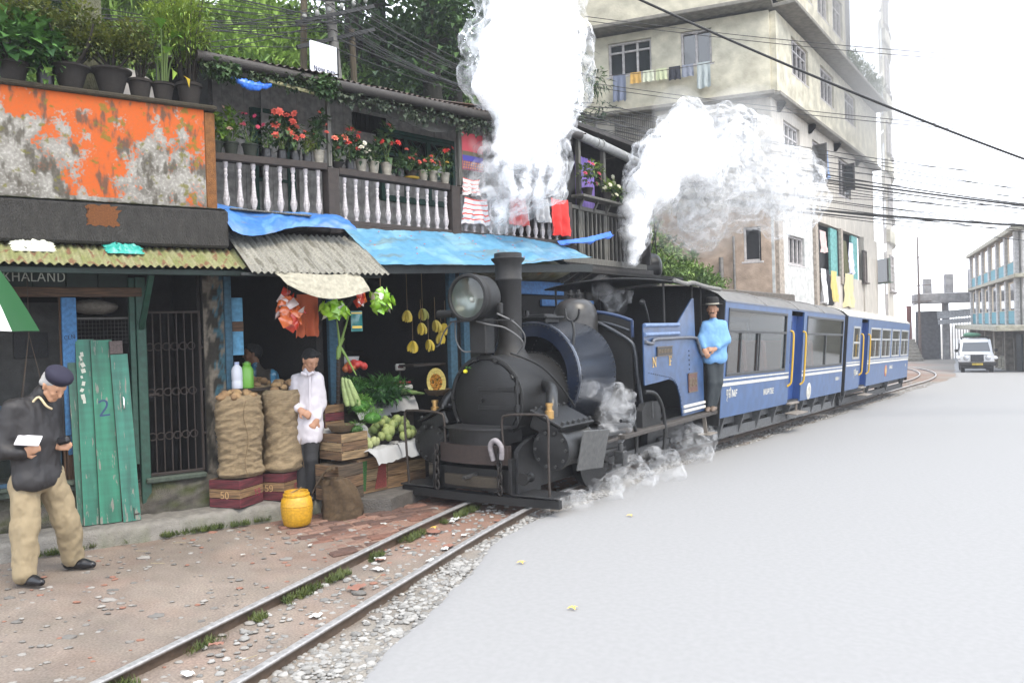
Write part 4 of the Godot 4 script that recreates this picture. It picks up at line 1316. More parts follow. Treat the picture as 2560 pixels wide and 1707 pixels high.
	part("rubber_loop", m, gm("palegrey", Color(0.33, 0.3, 0.31), 0.7, 3.0), t)
	m = MB.new()
	m.bar(V(-0.17, 0.345, 0.0), V(0.1, 0.37, 0.05), 0.05, 0.03, 0.004)
	part("drawbar", m, steel, t)
	m = MB.new()
	m.at(V(0.1, 0.36, 0.62), rot(0, 0, 90)).lathe(p2([0.05, 0.0, 0.05, 0.02, 0.03, 0.03, 0.03, 0.12, 0.06, 0.13, 0.06, 0.16, 0, 0.16]), 14)
	part("sand_pot", m, black, t)
	m = MB.new()
	m.at(V(0.25, 1.08, 0), AX).lathe(p2([0.41, -0.005, 0.44, -0.01, 0.455, 0.0, 0.455, 0.04, 0.445, 0.05, 0.445, 1.75, 0.42, 2.2, 0, 2.2]), 48)
	part("boiler", m, soot, t)
	m = MB.new()
	m.at(V(0.25, 1.08, 0), AX).lathe(p2([0.0, -0.055, 0.1, -0.053, 0.25, -0.04, 0.36, -0.018, 0.4, -0.004, 0.405, 0.01]), 48)
	m.X = Transform3D()
	for y in [1.19, 1.0]: m.bar(V(0.195, y, -0.06), V(0.225, y, 0.4), 0.02, 0.045, 0.004, Vector3.UP)
	m.cyl(V(0.215, 0.86, 0.405), V(0.215, 1.32, 0.405), 0.016, 8)
	for y in [1.19, 1.0]: m.cyl(V(0.215, y - 0.04, 0.405), V(0.215, y + 0.04, 0.405), 0.03, 10)
	for k in 9:
		var a := 0.6 + k * 0.62
		m.box(V(0.235, 1.08 + 0.415 * sin(a), 0.415 * cos(a)), V(0.05, 0.05, 0.03), 0.006, rot(rad_to_deg(-a), 0, 0))
	m.at(V(0.2, 1.08, 0), AX).lathe(p2([0.0, -0.05, 0.02, -0.05, 0.02, 0.0, 0.05, 0.0]), 12)
	part("smokebox_door", m, black, t)
	var ns := fnl(4, 3.0, 3)
	m = MB.new()
	m.at(V(1.15, 1.27, 0), AX).lathe(p2([0.44, 0.0, 0.585, 0.0]), 48)
	part("tank_front", m, dkblue, t)
	m = MB.new()
	m.at(V(1.15, 1.27, 0), AX).lathe(p2([0.585, -0.004, 0.605, 0.0, 0.608, 0.012, 0.6, 0.03, 0.6, 0.84, 0.595, 0.86, 0.0, 0.86]), 56)
	part("saddle_tank", m, mat("tankgloss", Color(0.13, 0.155, 0.21), 0.2, 0.6, {"tex": grunge(), "scale": Vector3(0.9, 0.9, 0.9), "coat": 0.8}), t)
	m = MB.new()
	for k in 64:
		var a := TAU * k / 64.0
		m.ell(V(1.148, 1.27 + 0.565 * sin(a), 0.565 * cos(a)), V(0.008, 0.011, 0.011), 6, 4)
		m.ell(V(1.19, 1.27 + 0.6 * sin(a), 0.6 * cos(a)), V(0.011, 0.009, 0.009), 6, 4)
		m.ell(V(1.14, 1.08 + 0.455 * sin(a), 0.455 * cos(a)), V(0.011, 0.01, 0.01), 6, 4)
		m.ell(V(1.97, 1.27 + 0.6 * sin(a), 0.6 * cos(a)), V(0.011, 0.009, 0.009), 6, 4)
	stuffpart("rivets", m, black, t)
	m = MB.new()
	m.box(V(1.34, 1.88, 0.0), V(0.3, 0.05, 0.32), 0.006)
	m.box(V(1.34, 1.915, 0.0), V(0.38, 0.022, 0.4), 0.004)
	m.box(V(1.34, 1.935, 0.0), V(0.26, 0.03, 0.28), 0.008)
	m.cyl(V(1.22, 1.9, -0.1), V(1.22, 2.0, -0.1), 0.025, 8)
	part("tank_filler", m, black, t)
	m = MB.new()
	m.tube(curve([V(1.19, 1.6, 0.5), V(1.22, 1.76, 0.5), V(1.24, 1.86, 0.47)], 5), 0.016, 8)
	m.tube(curve([V(1.24, 2.0, 0.38), V(1.24, 1.9, 0.4), V(1.24, 1.86, 0.47), V(1.24, 1.9, 0.54), V(1.24, 1.99, 0.56)], 5), 0.013, 8)
	part("lamp_iron", m, black, t)
	m = MB.new()
	m.at(V(2.14, 0, 0)).lathe(p2([0.28, 1.5, 0.28, 1.68, 0.268, 1.72, 0.268, 1.93, 0.258, 1.99, 0.23, 2.06, 0.18, 2.11, 0.1, 2.145, 0, 2.15]), 36)
	part("steam_dome", m, mat("domesteel", Color(0.13, 0.125, 0.12), 0.38, 0.55, {"tex": grunge(), "scale": Vector3(2, 2, 2)}), t)
	for s in [-0.055, 0.055]:
		m = MB.new()
		m.at(V(2.14, 2.12, s)).lathe(p2([0.034, 0.0, 0.034, 0.06, 0.045, 0.065, 0.045, 0.085, 0.02, 0.09, 0.02, 0.13, 0, 0.13]), 12)
		part("safety_valve", m, soot, t)
	m = MB.new()
	m.at(V(0.72, 0, 0)).lathe(p2([0.24, 1.46, 0.2, 1.5, 0.15, 1.58, 0.128, 1.66, 0.126, 1.8, 0.136, 2.3, 0.146, 2.31, 0.148, 2.33, 0.14, 2.34, 0.145, 2.49, 0.178, 2.53, 0.182, 2.545, 0.15, 2.555, 0.148, 2.6, 0.128, 2.605, 0.11, 2.55, 0.1, 1.8]), 36)
	part("chimney", m, mat("chimneyiron", Color(0.035, 0.032, 0.031), 0.6, 0.1, {"tex": grunge(), "scale": Vector3(3, 3, 3), "bump": 0.3}), t)
	var lamp := MB.new()
	lamp.at(V(0.06, 2.12, -0.06), AX).lathe(p2([0.2, 0.0, 0.215, -0.02, 0.24, -0.015, 0.245, 0.01, 0.23, 0.03, 0.232, 0.06, 0.24, 0.07, 0.24, 0.1, 0.23, 0.11, 0.23, 0.25, 0.2, 0.3, 0, 0.31]), 44)
	lamp.X = Transform3D()
	lamp.box(V(0.3, 2.0, 0.17), V(0.06, 0.12, 0.05), 0.01)
	var lp := part("headlamp", lamp, soot, t)
	m = MB.new()
	m.at(V(0.06, 2.12, -0.06), AX).lathe(p2([0.205, 0.012, 0.17, 0.09, 0.1, 0.15, 0.03, 0.17, 0, 0.17]), 36)
	for i in m.n.size(): m.n[i] = -m.n[i]
	for q in range(0, m.ix.size(), 3):
		var sw := m.ix[q + 1]
		m.ix[q + 1] = m.ix[q + 2]; m.ix[q + 2] = sw
	part("reflector", m, mat("lampmirror", Color(0.26, 0.29, 0.26), 0.3, 0.8), lp)
	m = MB.new()
	m.ell(V(0.14, 2.1, -0.06), V(0.03, 0.03, 0.03), 10, 8)
	part("bulb", m, mat("bulbglass", Color(0.5, 0.5, 0.45), 0.2), lp)
	m = MB.new()
	m.at(V(0.052, 2.12, -0.06), AX).lathe(p2([0.0, -0.025, 0.1, -0.02, 0.17, -0.01, 0.205, 0.003]), 36)
	part("lamp_glass", m, glass("lampglass", 0.12), lp)
	m = MB.new()
	m.box(V(0.24, 1.73, -0.02), V(0.16, 0.36, 0.2), 0.01)
	m.bar(V(0.1, 1.885, -0.3), V(0.3, 1.885, 0.32), 0.12, 0.014)
	m.tube(pv([V(0.16, 1.97, -0.52), V(0.16, 1.97, -0.32)]), 0.04, 12)
	m.bar(V(0.55, 2.0, -0.02), V(0.3, 2.05, -0.04), 0.05, 0.06)
	part("lamp_bracket", m, soot, t)
	m = MB.new()
	m.tube(curve([V(0.1, 1.88, -0.3), V(0.12, 1.78, -0.42), V(0.14, 1.66, -0.5), V(0.16, 1.63, -0.56)], 6), 0.008, 6)
	m.tube(curve([V(0.12, 1.88, 0.0), V(0.14, 1.84, 0.15), V(0.2, 1.8, 0.3), V(0.35, 1.66, 0.4), V(0.4, 1.54, 0.3)], 6), 0.009, 6)
	m.tube(curve([V(0.16, 1.9, -0.3), V(0.14, 1.7, -0.28), V(0.15, 1.58, -0.2), V(0.2, 1.6, -0.1), V(0.2, 1.75, -0.05)], 6), 0.008, 6)
	m.tube(curve([V(0.2, 1.95, 0.2), V(0.3, 1.86, 0.33), V(0.45, 1.72, 0.36), V(0.5, 1.56, 0.3)], 6), 0.009, 6)
	stuffpart("lamp_cables", m, gm("cablegrey", Color(0.2, 0.2, 0.2), 0.5), t)
	m = MB.new()
	m.tube(curve([V(0.28, 1.55, 0.3), V(0.6, 1.42, 0.42), V(0.9, 1.2, 0.48), V(1.14, 0.95, 0.52)], 6), 0.012, 6)
	part("hand_pipe", m, soot, t)
	var lem := thing("lemon", "yellow lemon with a green leaf hung on the smokebox door", "lemon", FT)
	m = MB.new()
	m.ell(V(0.215, 1.37, -0.23), V(0.022, 0.022, 0.026), 12, 8)
	part("fruit", m, mat("lemonyellow", Color(0.65, 0.58, 0.02), 0.5), lem)
	m = MB.new()
	m.leaf(V(0.2, 1.395, -0.21), V(-0.1, 0.3, 0.9).normalized(), Vector3.UP, 0.08, 0.035)
	m.leaf(V(0.2, 1.395, -0.21), V(-0.2, 0.6, 0.5).normalized(), Vector3.UP, 0.06, 0.03)
	part("leaf", m, mat("lemonleaf", Color(0.1, 0.3, 0.03), 0.5), lem)
	m = MB.new()
	var ap := PackedVector2Array()
	for k in 15:
		var z := lerpf(-0.64, 0.64, k / 14.0)
		ap.append(Vector2(z, 1.99 - 0.13 * pow(z / 0.64, 2.0)))
	ap.append(Vector2(0.64, 0.62)); ap.append(Vector2(-0.64, 0.62))
	m.at(V(2.38, 0, 0), rot(0, -90, 0)).prism(ap, 0.0, 0.02)
	part("cab_front", m, soot, t)
	m = MB.new()
	var top := PackedVector3Array()
	for k in 15:
		var z := lerpf(-0.64, 0.64, k / 14.0)
		top.append(V(2.37, 1.985 - 0.13 * pow(z / 0.64, 2.0), z))
	m.tube(top, 0.022, 8)
	m.bar(V(2.365, 1.86, 0.645), V(2.365, 1.66, 0.645), 0.03, 0.03, 0.003)
	part("blue_rim", m, gm("rimblue", Color(0.04, 0.08, 0.2), 0.4, 2.0, 0.2), t)
	m = MB.new()
	m.tube(curve([V(2.3, 1.9, 0.05), V(2.3, 1.82, 0.28), V(2.3, 1.63, 0.62), V(2.32, 1.5, 0.69), V(2.36, 1.2, 0.7), V(2.44, 0.75, 0.72)], 6), 0.022, 10)
	m.tube(curve([V(2.34, 1.86, 0.1), V(2.34, 1.83, 0.35), V(2.34, 1.74, 0.62)], 6), 0.016, 8)
	part("injector_pipe", m, gm("pipeblue", Color(0.12, 0.13, 0.15), 0.4, 2.0, 0.2, 0.4), t)
	var sidep := p2([2.3, 1.09, 2.7, 1.105, 3.02, 1.12, 3.16, 1.09, 3.27, 1.02, 3.36, 0.87, 3.41, 0.62, 4.18, 0.62, 4.18, 1.33, 4.12, 1.42, 4.02, 1.52, 3.92, 1.58, 3.9, 2.14, 3.84, 2.14, 3.32, 1.81, 2.3, 1.81])
	for s in [-1.0, 1.0]:
		m = MB.new()
		m.prism(sidep, s * 0.81 - 0.008, s * 0.81 + 0.008)
		part("cab_side", m, blue, t)
		m = MB.new()
		for y in [1.795, 1.685]: m.tube(pv([V(2.31, y, s * 0.825), V(3.34, y, s * 0.825)]), 0.026, 10)
		part("side_bead", m, ltblue, t)
		m = MB.new()
		m.tube(curve([V(2.32, 1.6, s * 0.83), V(2.5, 1.575, s * 0.84), V(2.56, 1.62, s * 0.84), V(3.0, 1.625, s * 0.84), V(3.82, 1.62, s * 0.84), V(3.95, 1.56, s * 0.84), V(4.08, 1.4, s * 0.84), V(4.22, 1.37, s * 0.84)], 5), 0.02, 8)
		part("grab_pipe", m, gm("grabgrey", Color(0.2, 0.21, 0.24), 0.5, 3.0, 0.2, 0.2), t)
		m = MB.new()
		m.box(V(3.82, 0.735, s * 0.825), V(0.75, 0.035, 0.02), 0.003)
		m.box(V(3.82, 0.675, s * 0.825), V(0.75, 0.035, 0.02), 0.003)
		part("base_strip", m, white, t)
		m = MB.new()
		m.cyl(V(3.87, 1.55, s * 0.8), V(3.87, 2.36, s * 0.8), 0.018, 8)
		m.cyl(V(4.25, 0.6, s * 0.78), V(4.25, 2.36, s * 0.78), 0.015, 8)
		m.cyl(V(3.0, 1.8, s * 0.78), V(3.0, 2.36, s * 0.78), 0.015, 8)
		part("roof_post", m, soot, t)
	m = MB.new()
	for k in 11: m.ell(V(2.42 + k * 0.062, 1.23 - k * 0.009, 0.82), V(0.009, 0.009, 0.006), 6, 4)
	for k in 14:
		var a := k / 13.0
		m.ell(V(3.0 + 0.38 * sin(a * PI / 2) + 0.03, 0.62 + 0.48 * cos(a * PI / 2) + 0.03, 0.82), V(0.009, 0.009, 0.006), 6, 4)
	for k in 6: m.ell(V(3.68, 1.45 - k * 0.06, 0.82), V(0.012, 0.012, 0.01), 6, 4)
	stuffpart("cab_rivets", m, dkblue, t)
	m = MB.new()
	m.box(V(2.88, 1.475, 0.827), V(0.46, 0.11, 0.014), 0.003)
	var np := part("name_plate", m, gm("plateblack", Color(0.05, 0.035, 0.03), 0.5), t)
	m = MB.new()
	for y in [1.422, 1.528]: m.box(V(2.88, y, 0.836), V(0.47, 0.01, 0.008))
	for k in 9: m.box(V(2.69 + k * 0.047, 1.475, 0.835), V(0.026, 0.055, 0.006), 0.002)
	stuffpart("raised_letters", m, gm("platebrass", Color(0.24, 0.18, 0.11), 0.5, 4.0, 0.1, 0.4), np)
	m = MB.new()
	m.box(V(3.77, 1.03, 0.827), V(0.3, 0.25, 0.014), 0.003)
	var nb := part("number_plate", m, gm("platered", Color(0.2, 0.085, 0.06), 0.55), t)
	m = MB.new()
	for y in [0.91, 1.15]: m.box(V(3.77, y, 0.837), V(0.31, 0.012, 0.006))
	part("plate_edge", m, gm("platebrass", Color.WHITE), nb)
	text("digits", "804", 0.17, 0.006, gm("platebrass", Color.WHITE), nb, X3(V(3.77, 1.03, 0.835)), "Droid Sans", 700)
	text("gold_letter", "N", 0.16, 0.006, gold, t, X3(V(2.58, 1.345, 0.821)), "Droid Serif", 700)
	text("gold_letter", "F", 0.16, 0.006, gold, t, X3(V(3.06, 1.345, 0.821)), "Droid Serif", 700)
	m = MB.new()
	m.grid(2, 20, func(a: float, b: float) -> Vector3:
		var z := lerpf(0.92, -0.92, b)
		return V(lerpf(2.95, 4.5, a), 2.415 - 0.085 * pow(z / 0.92, 2.0), z))
	m.grid(2, 20, func(a: float, b: float) -> Vector3:
		var z := lerpf(-0.92, 0.92, b)
		return V(lerpf(2.95, 4.5, a), 2.40 - 0.085 * pow(z / 0.92, 2.0), z))
	var edge := PackedVector3Array()
	for k in 21:
		var z := lerpf(-0.92, 0.92, k / 20.0)
		edge.append(V(2.95, 2.408 - 0.085 * pow(z / 0.92, 2.0), z))
	m.tube(edge, 0.012, 6)
	part("cab_roof", m, gm("cabroof", Color(0.06, 0.06, 0.06), 0.55, 2.0, 0.4), t)
	m = MB.new()
	var pp := curve([V(3.0, 2.345, 0.93), V(3.3, 2.31, 0.95), V(3.6, 2.33, 0.94), V(4.0, 2.29, 0.96), V(4.5, 2.27, 0.97)], 6)
	m.tube(pp, 0.028, 8)
	part("roof_cloth", m, gm("clothgrey", Color(0.3, 0.29, 0.27), 0.85, 4.0, 0.5), t)
	m = MB.new()
	m.box(V(4.35, 1.3, 0), V(0.04, 1.45, 1.2))
	m.box(V(3.3, 0.6, 0), V(2.2, 0.05, 1.6))
	m.at(V(2.4, 1.2, 0), AX).lathe(p2([0.43, 0.0, 0.43, 0.55, 0, 0.56]), 24)
	part("backhead", m, black, t)
	m = MB.new()
	m.tube(curve([V(3.2, 1.75, 0.5), V(3.12, 1.95, 0.5), V(3.08, 2.08, 0.48)], 5), 0.012, 6)
	m.ell(V(3.06, 2.1, 0.46), V(0.06, 0.035, 0.035), 10, 8)
	part("regulator_lever", m, steel, t)
	for s in [-0.78, 0.78]:
		m = MB.new()
		m.prism(p2([2.2, 0.6, 2.72, 0.6, 2.72, 0.8, 2.64, 0.88, 2.3, 0.88, 2.2, 0.8]), s - 0.04, s + 0.04)
		part("splasher", m, soot, t)
	m = MB.new()
	m.tube(curve([V(2.25, 1.02, 0.84), V(2.45, 0.98, 0.88), V(2.6, 0.8, 0.9), V(2.66, 0.5, 0.9), V(2.62, 0.22, 0.88)], 7), 0.022, 10)
	m.tube(curve([V(1.6, 0.75, 0.84), V(1.8, 0.72, 0.88), V(1.9, 0.55, 0.88), V(1.92, 0.3, 0.86)], 7), 0.02, 10)
	part("hose", m, gm("rubber", Color(0.03, 0.03, 0.03), 0.6), t)
	m = MB.new()
	m.box(V(1.5, 0.36, 0.88), V(0.1, 0.16, 0.12), 0.01)
	m.cyl(V(1.5, 0.44, 0.88), V(1.5, 0.52, 0.88), 0.03, 10)
	m.bar(V(1.3, 0.3, 0.9), V(1.75, 0.27, 0.9), 0.04, 0.03, 0.004)
	m.cyl(V(2.4, 0.7, 0.86), V(2.4, 0.9, 0.86), 0.012, 8)
	m.box(V(2.55, 0.22, 0.86), V(0.3, 0.04, 0.06), 0.006)
	part("drain_cock", m, steel, t)
	m = MB.new()
	m.bar(V(4.05, 0.55, 0.86), V(4.05, 0.33, 0.88), 0.05, 0.015)
	m.box(V(4.07, 0.32, 0.9), V(0.3, 0.018, 0.16), 0.003)
	part("cab_step", m, gm("steptan", Color(0.3, 0.26, 0.22), 0.7), t)

func hindi(par: Node3D, o: Vector3, b: Basis, s: float, m: Material) -> void:
	var g := MB.new()
	g.at(o, b)
	var z := 0.002
	var st := func(a: Vector2, c: Vector2, w: float) -> void: g.bar(V(a.x * s, a.y * s, z), V(c.x * s, c.y * s, z), 0.002, w * s, 0.0, V(0, 1, 0) if absf(a.x - c.x) > absf(a.y - c.y) else V(1, 0, 0))
	st.call(Vector2(0, 1), Vector2(0.55, 1), 0.13)
	st.call(Vector2(0.42, 1), Vector2(0.42, 0), 0.13)
	st.call(Vector2(0.1, 1), Vector2(0.1, 0.5), 0.12)
	st.call(Vector2(0.1, 0.45), Vector2(0.42, 0.45), 0.12)
	st.call(Vector2(0.42, 0), Vector2(0.25, -0.2), 0.1)
	st.call(Vector2(0.25, -0.2), Vector2(0.5, -0.4), 0.1)
	st.call(Vector2(0.75, 1), Vector2(1.75, 1), 0.13)
	st.call(Vector2(1.25, 1), Vector2(1.25, 0), 0.13)
	st.call(Vector2(0.8, 1), Vector2(0.85, 0.5), 0.12)
	st.call(Vector2(0.8, 0.5), Vector2(1.25, 0.52), 0.12)
	st.call(Vector2(0.88, 0.5), Vector2(1.05, 0.05), 0.12)
	st.call(Vector2(1.6, 1), Vector2(1.6, 0), 0.13)
	st.call(Vector2(1.25, 1.05), Vector2(1.42, 1.3), 0.1)
	st.call(Vector2(1.42, 1.3), Vector2(1.6, 1.05), 0.1)
	part("painted_script", g, m, par)

func coaches() -> void:
	var blue := mat("coachblue", Color(0.04, 0.115, 0.29), 0.4, 0.0, {"tex": noise_tex("softgrunge", 0.008, 0.8, 1.0, 4), "scale": Vector3(0.7, 0.7, 0.7), "coat": 0.2})
	var white := gm("stripewhite", Color.WHITE)
	var dark := gm("coachdark", Color(0.02, 0.02, 0.022), 0.6)
	var grey := gm("coachgrey", Color(0.16, 0.165, 0.17), 0.6, 2.0, 0.3)
	var frame_m := gm("winframe", Color(0.12, 0.125, 0.13), 0.5, 2.0, 0.1, 0.3)
	var silver := gm("winsilver", Color(0.45, 0.45, 0.44), 0.45, 2.0, 0.1, 0.3)
	var yel := mat("railyellow", Color(0.5, 0.3, 0.02), 0.4)
	var gl := glass("coachglass", 0.3)
	for n in 2:
		var L: float = [7.42, 8.85][n]
		var u0: float = [4.45, 12.2][n]
		var fr := FT * Transform3D(Basis(Vector3.UP, deg_to_rad([0.0, 0.3][n])) * Basis(Vector3(0, 0, 1), -0.026), V(u0, ty(u0 + 1.0) + 0.026, 0))
		var t := thing("railway_coach", ["blue railway coach with wide dark windows coupled behind the engine", "blue railway coach with four white framed windows at the tail of the train"][n], "coach", fr, "blue coaches of the train")
		var yb := 0.45
		var hgt := 1.64
		var pan := [rot(4.2, 0, 0), rot(0, 180, 0) * rot(4.2, 0, 0)]
		var org := [V(0, yb, 0.93), V(L, yb, -0.93)]
		var wins: Array = [[[0.14, 3.05, 0.58, 1.54, 2, 0.66], [4.36, 7.3, 0.58, 1.54, 1, 0.66]], [[0.6, 1.3, 0.68, 1.42, 0, 0.5], [2.62, 3.95, 0.66, 1.42, 1, 0.62], [4.15, 5.45, 0.66, 1.42, 1, 0.62], [5.72, 7.0, 0.66, 1.42, 1, 0.62], [7.28, 8.6, 0.66, 1.42, 1, 0.62]]][n]
		var door: Array = [[3.33, 4.14], [1.5, 2.34]][n]
		for sd in 2:
			var m := MB.new()
			m.at(org[sd], pan[sd])
			var th := 0.03
			var holes: Array = wins.duplicate()
			holes.append([door[0], door[1], -0.02, 1.6, 0, 0.0])
			holes.sort_custom(func(a, b): return a[0] < b[0])
			var x := 0.0
			for h in holes:
				if h[0] - x > 0.001: m.box(V((x + h[0]) / 2, hgt / 2, -th / 2), V(h[0] - x, hgt, th))
				var hm: float = (h[0] + h[1]) / 2
				if h[2] > 0.01: m.box(V(hm, h[2] / 2, -th / 2), V(h[1] - h[0], h[2], th))
				m.box(V(hm, (h[3] + hgt) / 2, -th / 2), V(h[1] - h[0], hgt - h[3], th))
				x = h[1]
			m.box(V((x + L) / 2, hgt / 2, -th / 2), V(L - x, hgt, th))
			part("side_panel", m, blue, t)
			m = MB.new()
			m.at(org[sd], pan[sd])
			m.box(V((door[0] + door[1]) / 2, 0.75, -0.14), V(door[1] - door[0], 1.55, 0.02))
			m.box(V(door[0] - 0.005, 0.75, -0.085), V(0.015, 1.55, 0.13))
			m.box(V(door[1] + 0.005, 0.75, -0.085), V(0.015, 1.55, 0.13))
			var dr := part("door", m, mat("doorblue", Color(0.02, 0.07, 0.26), 0.4, 0.0, {"coat": 0.2}), t)
			m = MB.new()
			m.at(org[sd], pan[sd])
			m.box(V(door[0] + 0.32, 1.05, -0.128), V(0.34, 0.75, 0.006), 0.002)
			part("door_pane", m, mat("darkpane", Color.WHITE), dr)
			for w in wins:
				m = MB.new()
				m.at(org[sd], pan[sd])
				var fm: StandardMaterial3D = frame_m if n == 0 else silver
				var fw := 0.04 if n == 0 else 0.045
				var ym: float = w[2] + (w[3] - w[2]) * w[5]
				for xx in [w[0] + fw / 2, w[1] - fw / 2]: m.box(V(xx, (w[2] + w[3]) / 2, 0.002), V(fw, w[3] - w[2], 0.02), 0.003)
				for yy in [w[2] + fw / 2, w[3] - fw / 2, ym]: m.box(V((w[0] + w[1]) / 2, yy, 0.004), V(w[1] - w[0], fw, 0.02), 0.003)
				for k in int(w[4]) + (1 if n == 0 and w[4] == 2 else 0):
					var xx: float = lerpf(w[0], w[1], (k + 1.0) / (w[4] + 1.0)) if not (n == 0 and w[4] == 2) else lerpf(w[0], w[1], [0.2, 0.47, 0.505][k])
					m.box(V(xx, (w[2] + ym) / 2, 0.003), V(0.035, ym - w[2], 0.018), 0.003)
				var wd := part("window", m, fm, t)
				m = MB.new()
				m.at(org[sd], pan[sd])
				m.box(V((w[0] + w[1]) / 2, (w[2] + w[3]) / 2, -0.012), V(w[1] - w[0] - 0.02, w[3] - w[2] - 0.02, 0.004))
				part("pane", m, gl, wd)
			m = MB.new()
			m.at(org[sd], pan[sd])
			for xx in [[0.02, door[0] - 0.02], [door[1] + 0.02, L - 0.02]]:
				m.box(V((xx[0] + xx[1]) / 2, 0.535 if n == 0 else 0.61, 0.003), V(xx[1] - xx[0], 0.022, 0.004))
				m.box(V((xx[0] + xx[1]) / 2, 0.465 if n == 0 else 0.55, 0.003), V(xx[1] - xx[0], 0.045, 0.004))
			part("stripe", m, white, t)
			for xx in [door[0] - 0.04, door[1] - 0.04]:
				m = MB.new()
				m.at(org[sd], pan[sd])
				m.tube(curve([V(xx - 0.03, 0.3, 0.0), V(xx, 0.36, 0.05), V(xx, 0.5, 0.06), V(xx, 1.0, 0.06), V(xx, 1.22, 0.05), V(xx, 1.25, 0.0)], 4), 0.018, 8)
				part("grab_rail", m, yel, t)
			m = MB.new()
			m.at(org[sd], pan[sd])
			m.box(V((door[0] + door[1]) / 2 - 0.15, 0.0, 0.02), V(0.6, 0.03, 0.08), 0.004)
			m.box(V((door[0] + door[1]) / 2 - 0.15, -0.16, 0.1), V(0.75, 0.02, 0.2), 0.004)
			m.box(V((door[0] + door[1]) / 2 + 0.1, -0.08, 0.02), V(0.04, 0.16, 0.03))
			part("door_step", m, gm("steptan", Color.WHITE), t)
		var pb := rot(4.2, 0, 0)
		var P := func(x: float, y: float) -> Vector3: return V(0, yb, 0.93) + pb * V(x, y, 0.003)
		hindi(t, P.call([0.2, 0.85][n], [0.27, 0.3][n]), pb, [0.115, 0.13][n], white)
		text("lettering", "NF", 0.14, 0.002, white, t, Transform3D(pb.scaled_local(V(1.35, 1, 1)), P.call([0.55, 1.21][n], [0.325, 0.36][n])), "Droid Sans", 700)
		text("lettering", ["NUPTSE", "SIWALI"][n], 0.13, 0.002, white, t, Transform3D(pb.scaled_local(V(1.15, 1, 1)), P.call([2.2, 5.8][n], [0.27, 0.38][n])), "Droid Sans", 700)
		text("lettering", ["1008 A", "132"][n], 0.1, 0.002, white, t, Transform3D(pb.scaled_local(V(1.2, 1, 1)), P.call([7.0, 8.4][n], [0.3, 0.38][n])), "Droid Sans", 700)
		var em := MB.new()
		em.at(P.call([4.72, 5.0][n], [0.15, 0.3][n]), pb * rot(90, 0, 0)).lathe(p2([0.0, 0.003, 0.15, 0.003, 0.155, 0.0]), 24)
		var emb := part("emblem", em, white if n == 0 else mat("emblemred", Color(0.4, 0.1, 0.04), 0.5), t)
		em = MB.new()
		em.at(P.call([4.72, 5.0][n], [0.15, 0.3][n]), pb * rot(90, 0, 0)).lathe(p2([0.0, 0.006, 0.1, 0.006, 0.1, 0.003]), 24)
		part("emblem_centre", em, gm("emblemgold" if n else "emblemgrey", Color(0.5, 0.36, 0.12) if n else Color(0.5, 0.48, 0.42), 0.6), emb)
		var m2 := MB.new()
		m2.grid(24, 18, func(a: float, b: float) -> Vector3:
			var an := lerpf(-1.0, 1.0, b)
			var z := -an * 1.06
			return V(lerpf(-0.02, L + 0.02, a), yb + hgt - 0.02 + 0.26 * pow(maxf(0.0, 1.0 - pow(absf(an), 3.2)), 0.75), z))
		for i in range(m2.n.size()):
			if m2.n[i].y < 0.0: m2.n[i] = -m2.n[i]
		part("roof", m2, gm("coachroof%d" % n, [Color(0.24, 0.23, 0.215), Color(0.5, 0.47, 0.4)][n], 0.7, 1.2, 0.5), t)
		for k in ([3, 9][n]):
			var rb := MB.new()
			var pts := PackedVector3Array()
			for q in 15:
				var an := lerpf(-1.0, 1.0, q / 14.0)
				pts.append(V(L * (k + 1.0) / ([3, 9][n] + 1.0), yb + hgt - 0.015 + 0.26 * pow(maxf(0.0, 1.0 - pow(absf(an), 3.2)), 0.75), an * 1.062))
			rb.tube(pts, 0.013, 6)
			part("roof_rib", rb, gm("ribgrey%d" % n, [Color(0.3, 0.29, 0.28), Color(0.56, 0.54, 0.48)][n], 0.7), t)
		for x in [0.0, L]:
			var ep := PackedVector2Array([Vector2(-0.92, -0.1), Vector2(0.92, -0.1), Vector2(1.045, hgt)])
			for q in 13:
				var an := lerpf(1.0, -1.0, q / 12.0)
				ep.append(Vector2(an * 1.04, hgt - 0.03 + 0.26 * pow(maxf(0.0, 1.0 - pow(absf(an), 3.2)), 0.75)))
			ep.append(Vector2(-1.045, hgt))
			m2 = MB.new()
			m2.at(V(x, yb, 0), rot(0, -90, 0)).prism(ep, -0.02, 0.02)
			part("end_wall", m2, dark, t)
		m2 = MB.new()
		m2.box(V(L / 2, yb + 0.02, 0), V(L - 0.1, 0.04, 1.8))
		part("floor", m2, dark, t)
		m2 = MB.new()
		m2.box(V(L / 2, 0.2, 0.78), V(L - 0.1, 0.14, 0.05), 0.004)
		m2.box(V(L / 2, 0.2, -0.78), V(L - 0.1, 0.14, 0.05), 0.004)
		m2.box(V(L / 2, 0.36, 0), V(L - 0.1, 0.1, 1.5))
		part("underframe", m2, grey if n == 0 else dark, t)
		for k in ([9, 4][n]):
			var x: float = 0.3 + (L - 0.6) * k / ([8.0, 3.0][n])
			m2 = MB.new()
			m2.at(V(x, 0, 0), rot(0, -90, 0)).prism(p2([0.74, 0.13, 0.8, 0.13, 0.9, 0.45, 0.74, 0.45]), -0.03, 0.03)
			part("bracket", m2, grey, t)
		for x in [1.3, 1.9, L - 1.9, L - 1.3]:
			for s in [-1.0, 1.0]:
				m2 = MB.new()
				m2.at(V(x, 0.2, s * 0.38), rot(90.0 * s, 0, 0)).lathe(p2([0, -0.03, 0.17, -0.03, 0.19, -0.01, 0.19, 0.03, 0.22, 0.035, 0.22, 0.06, 0, 0.06]), 20)
				part("wheel", m2, dark, t)
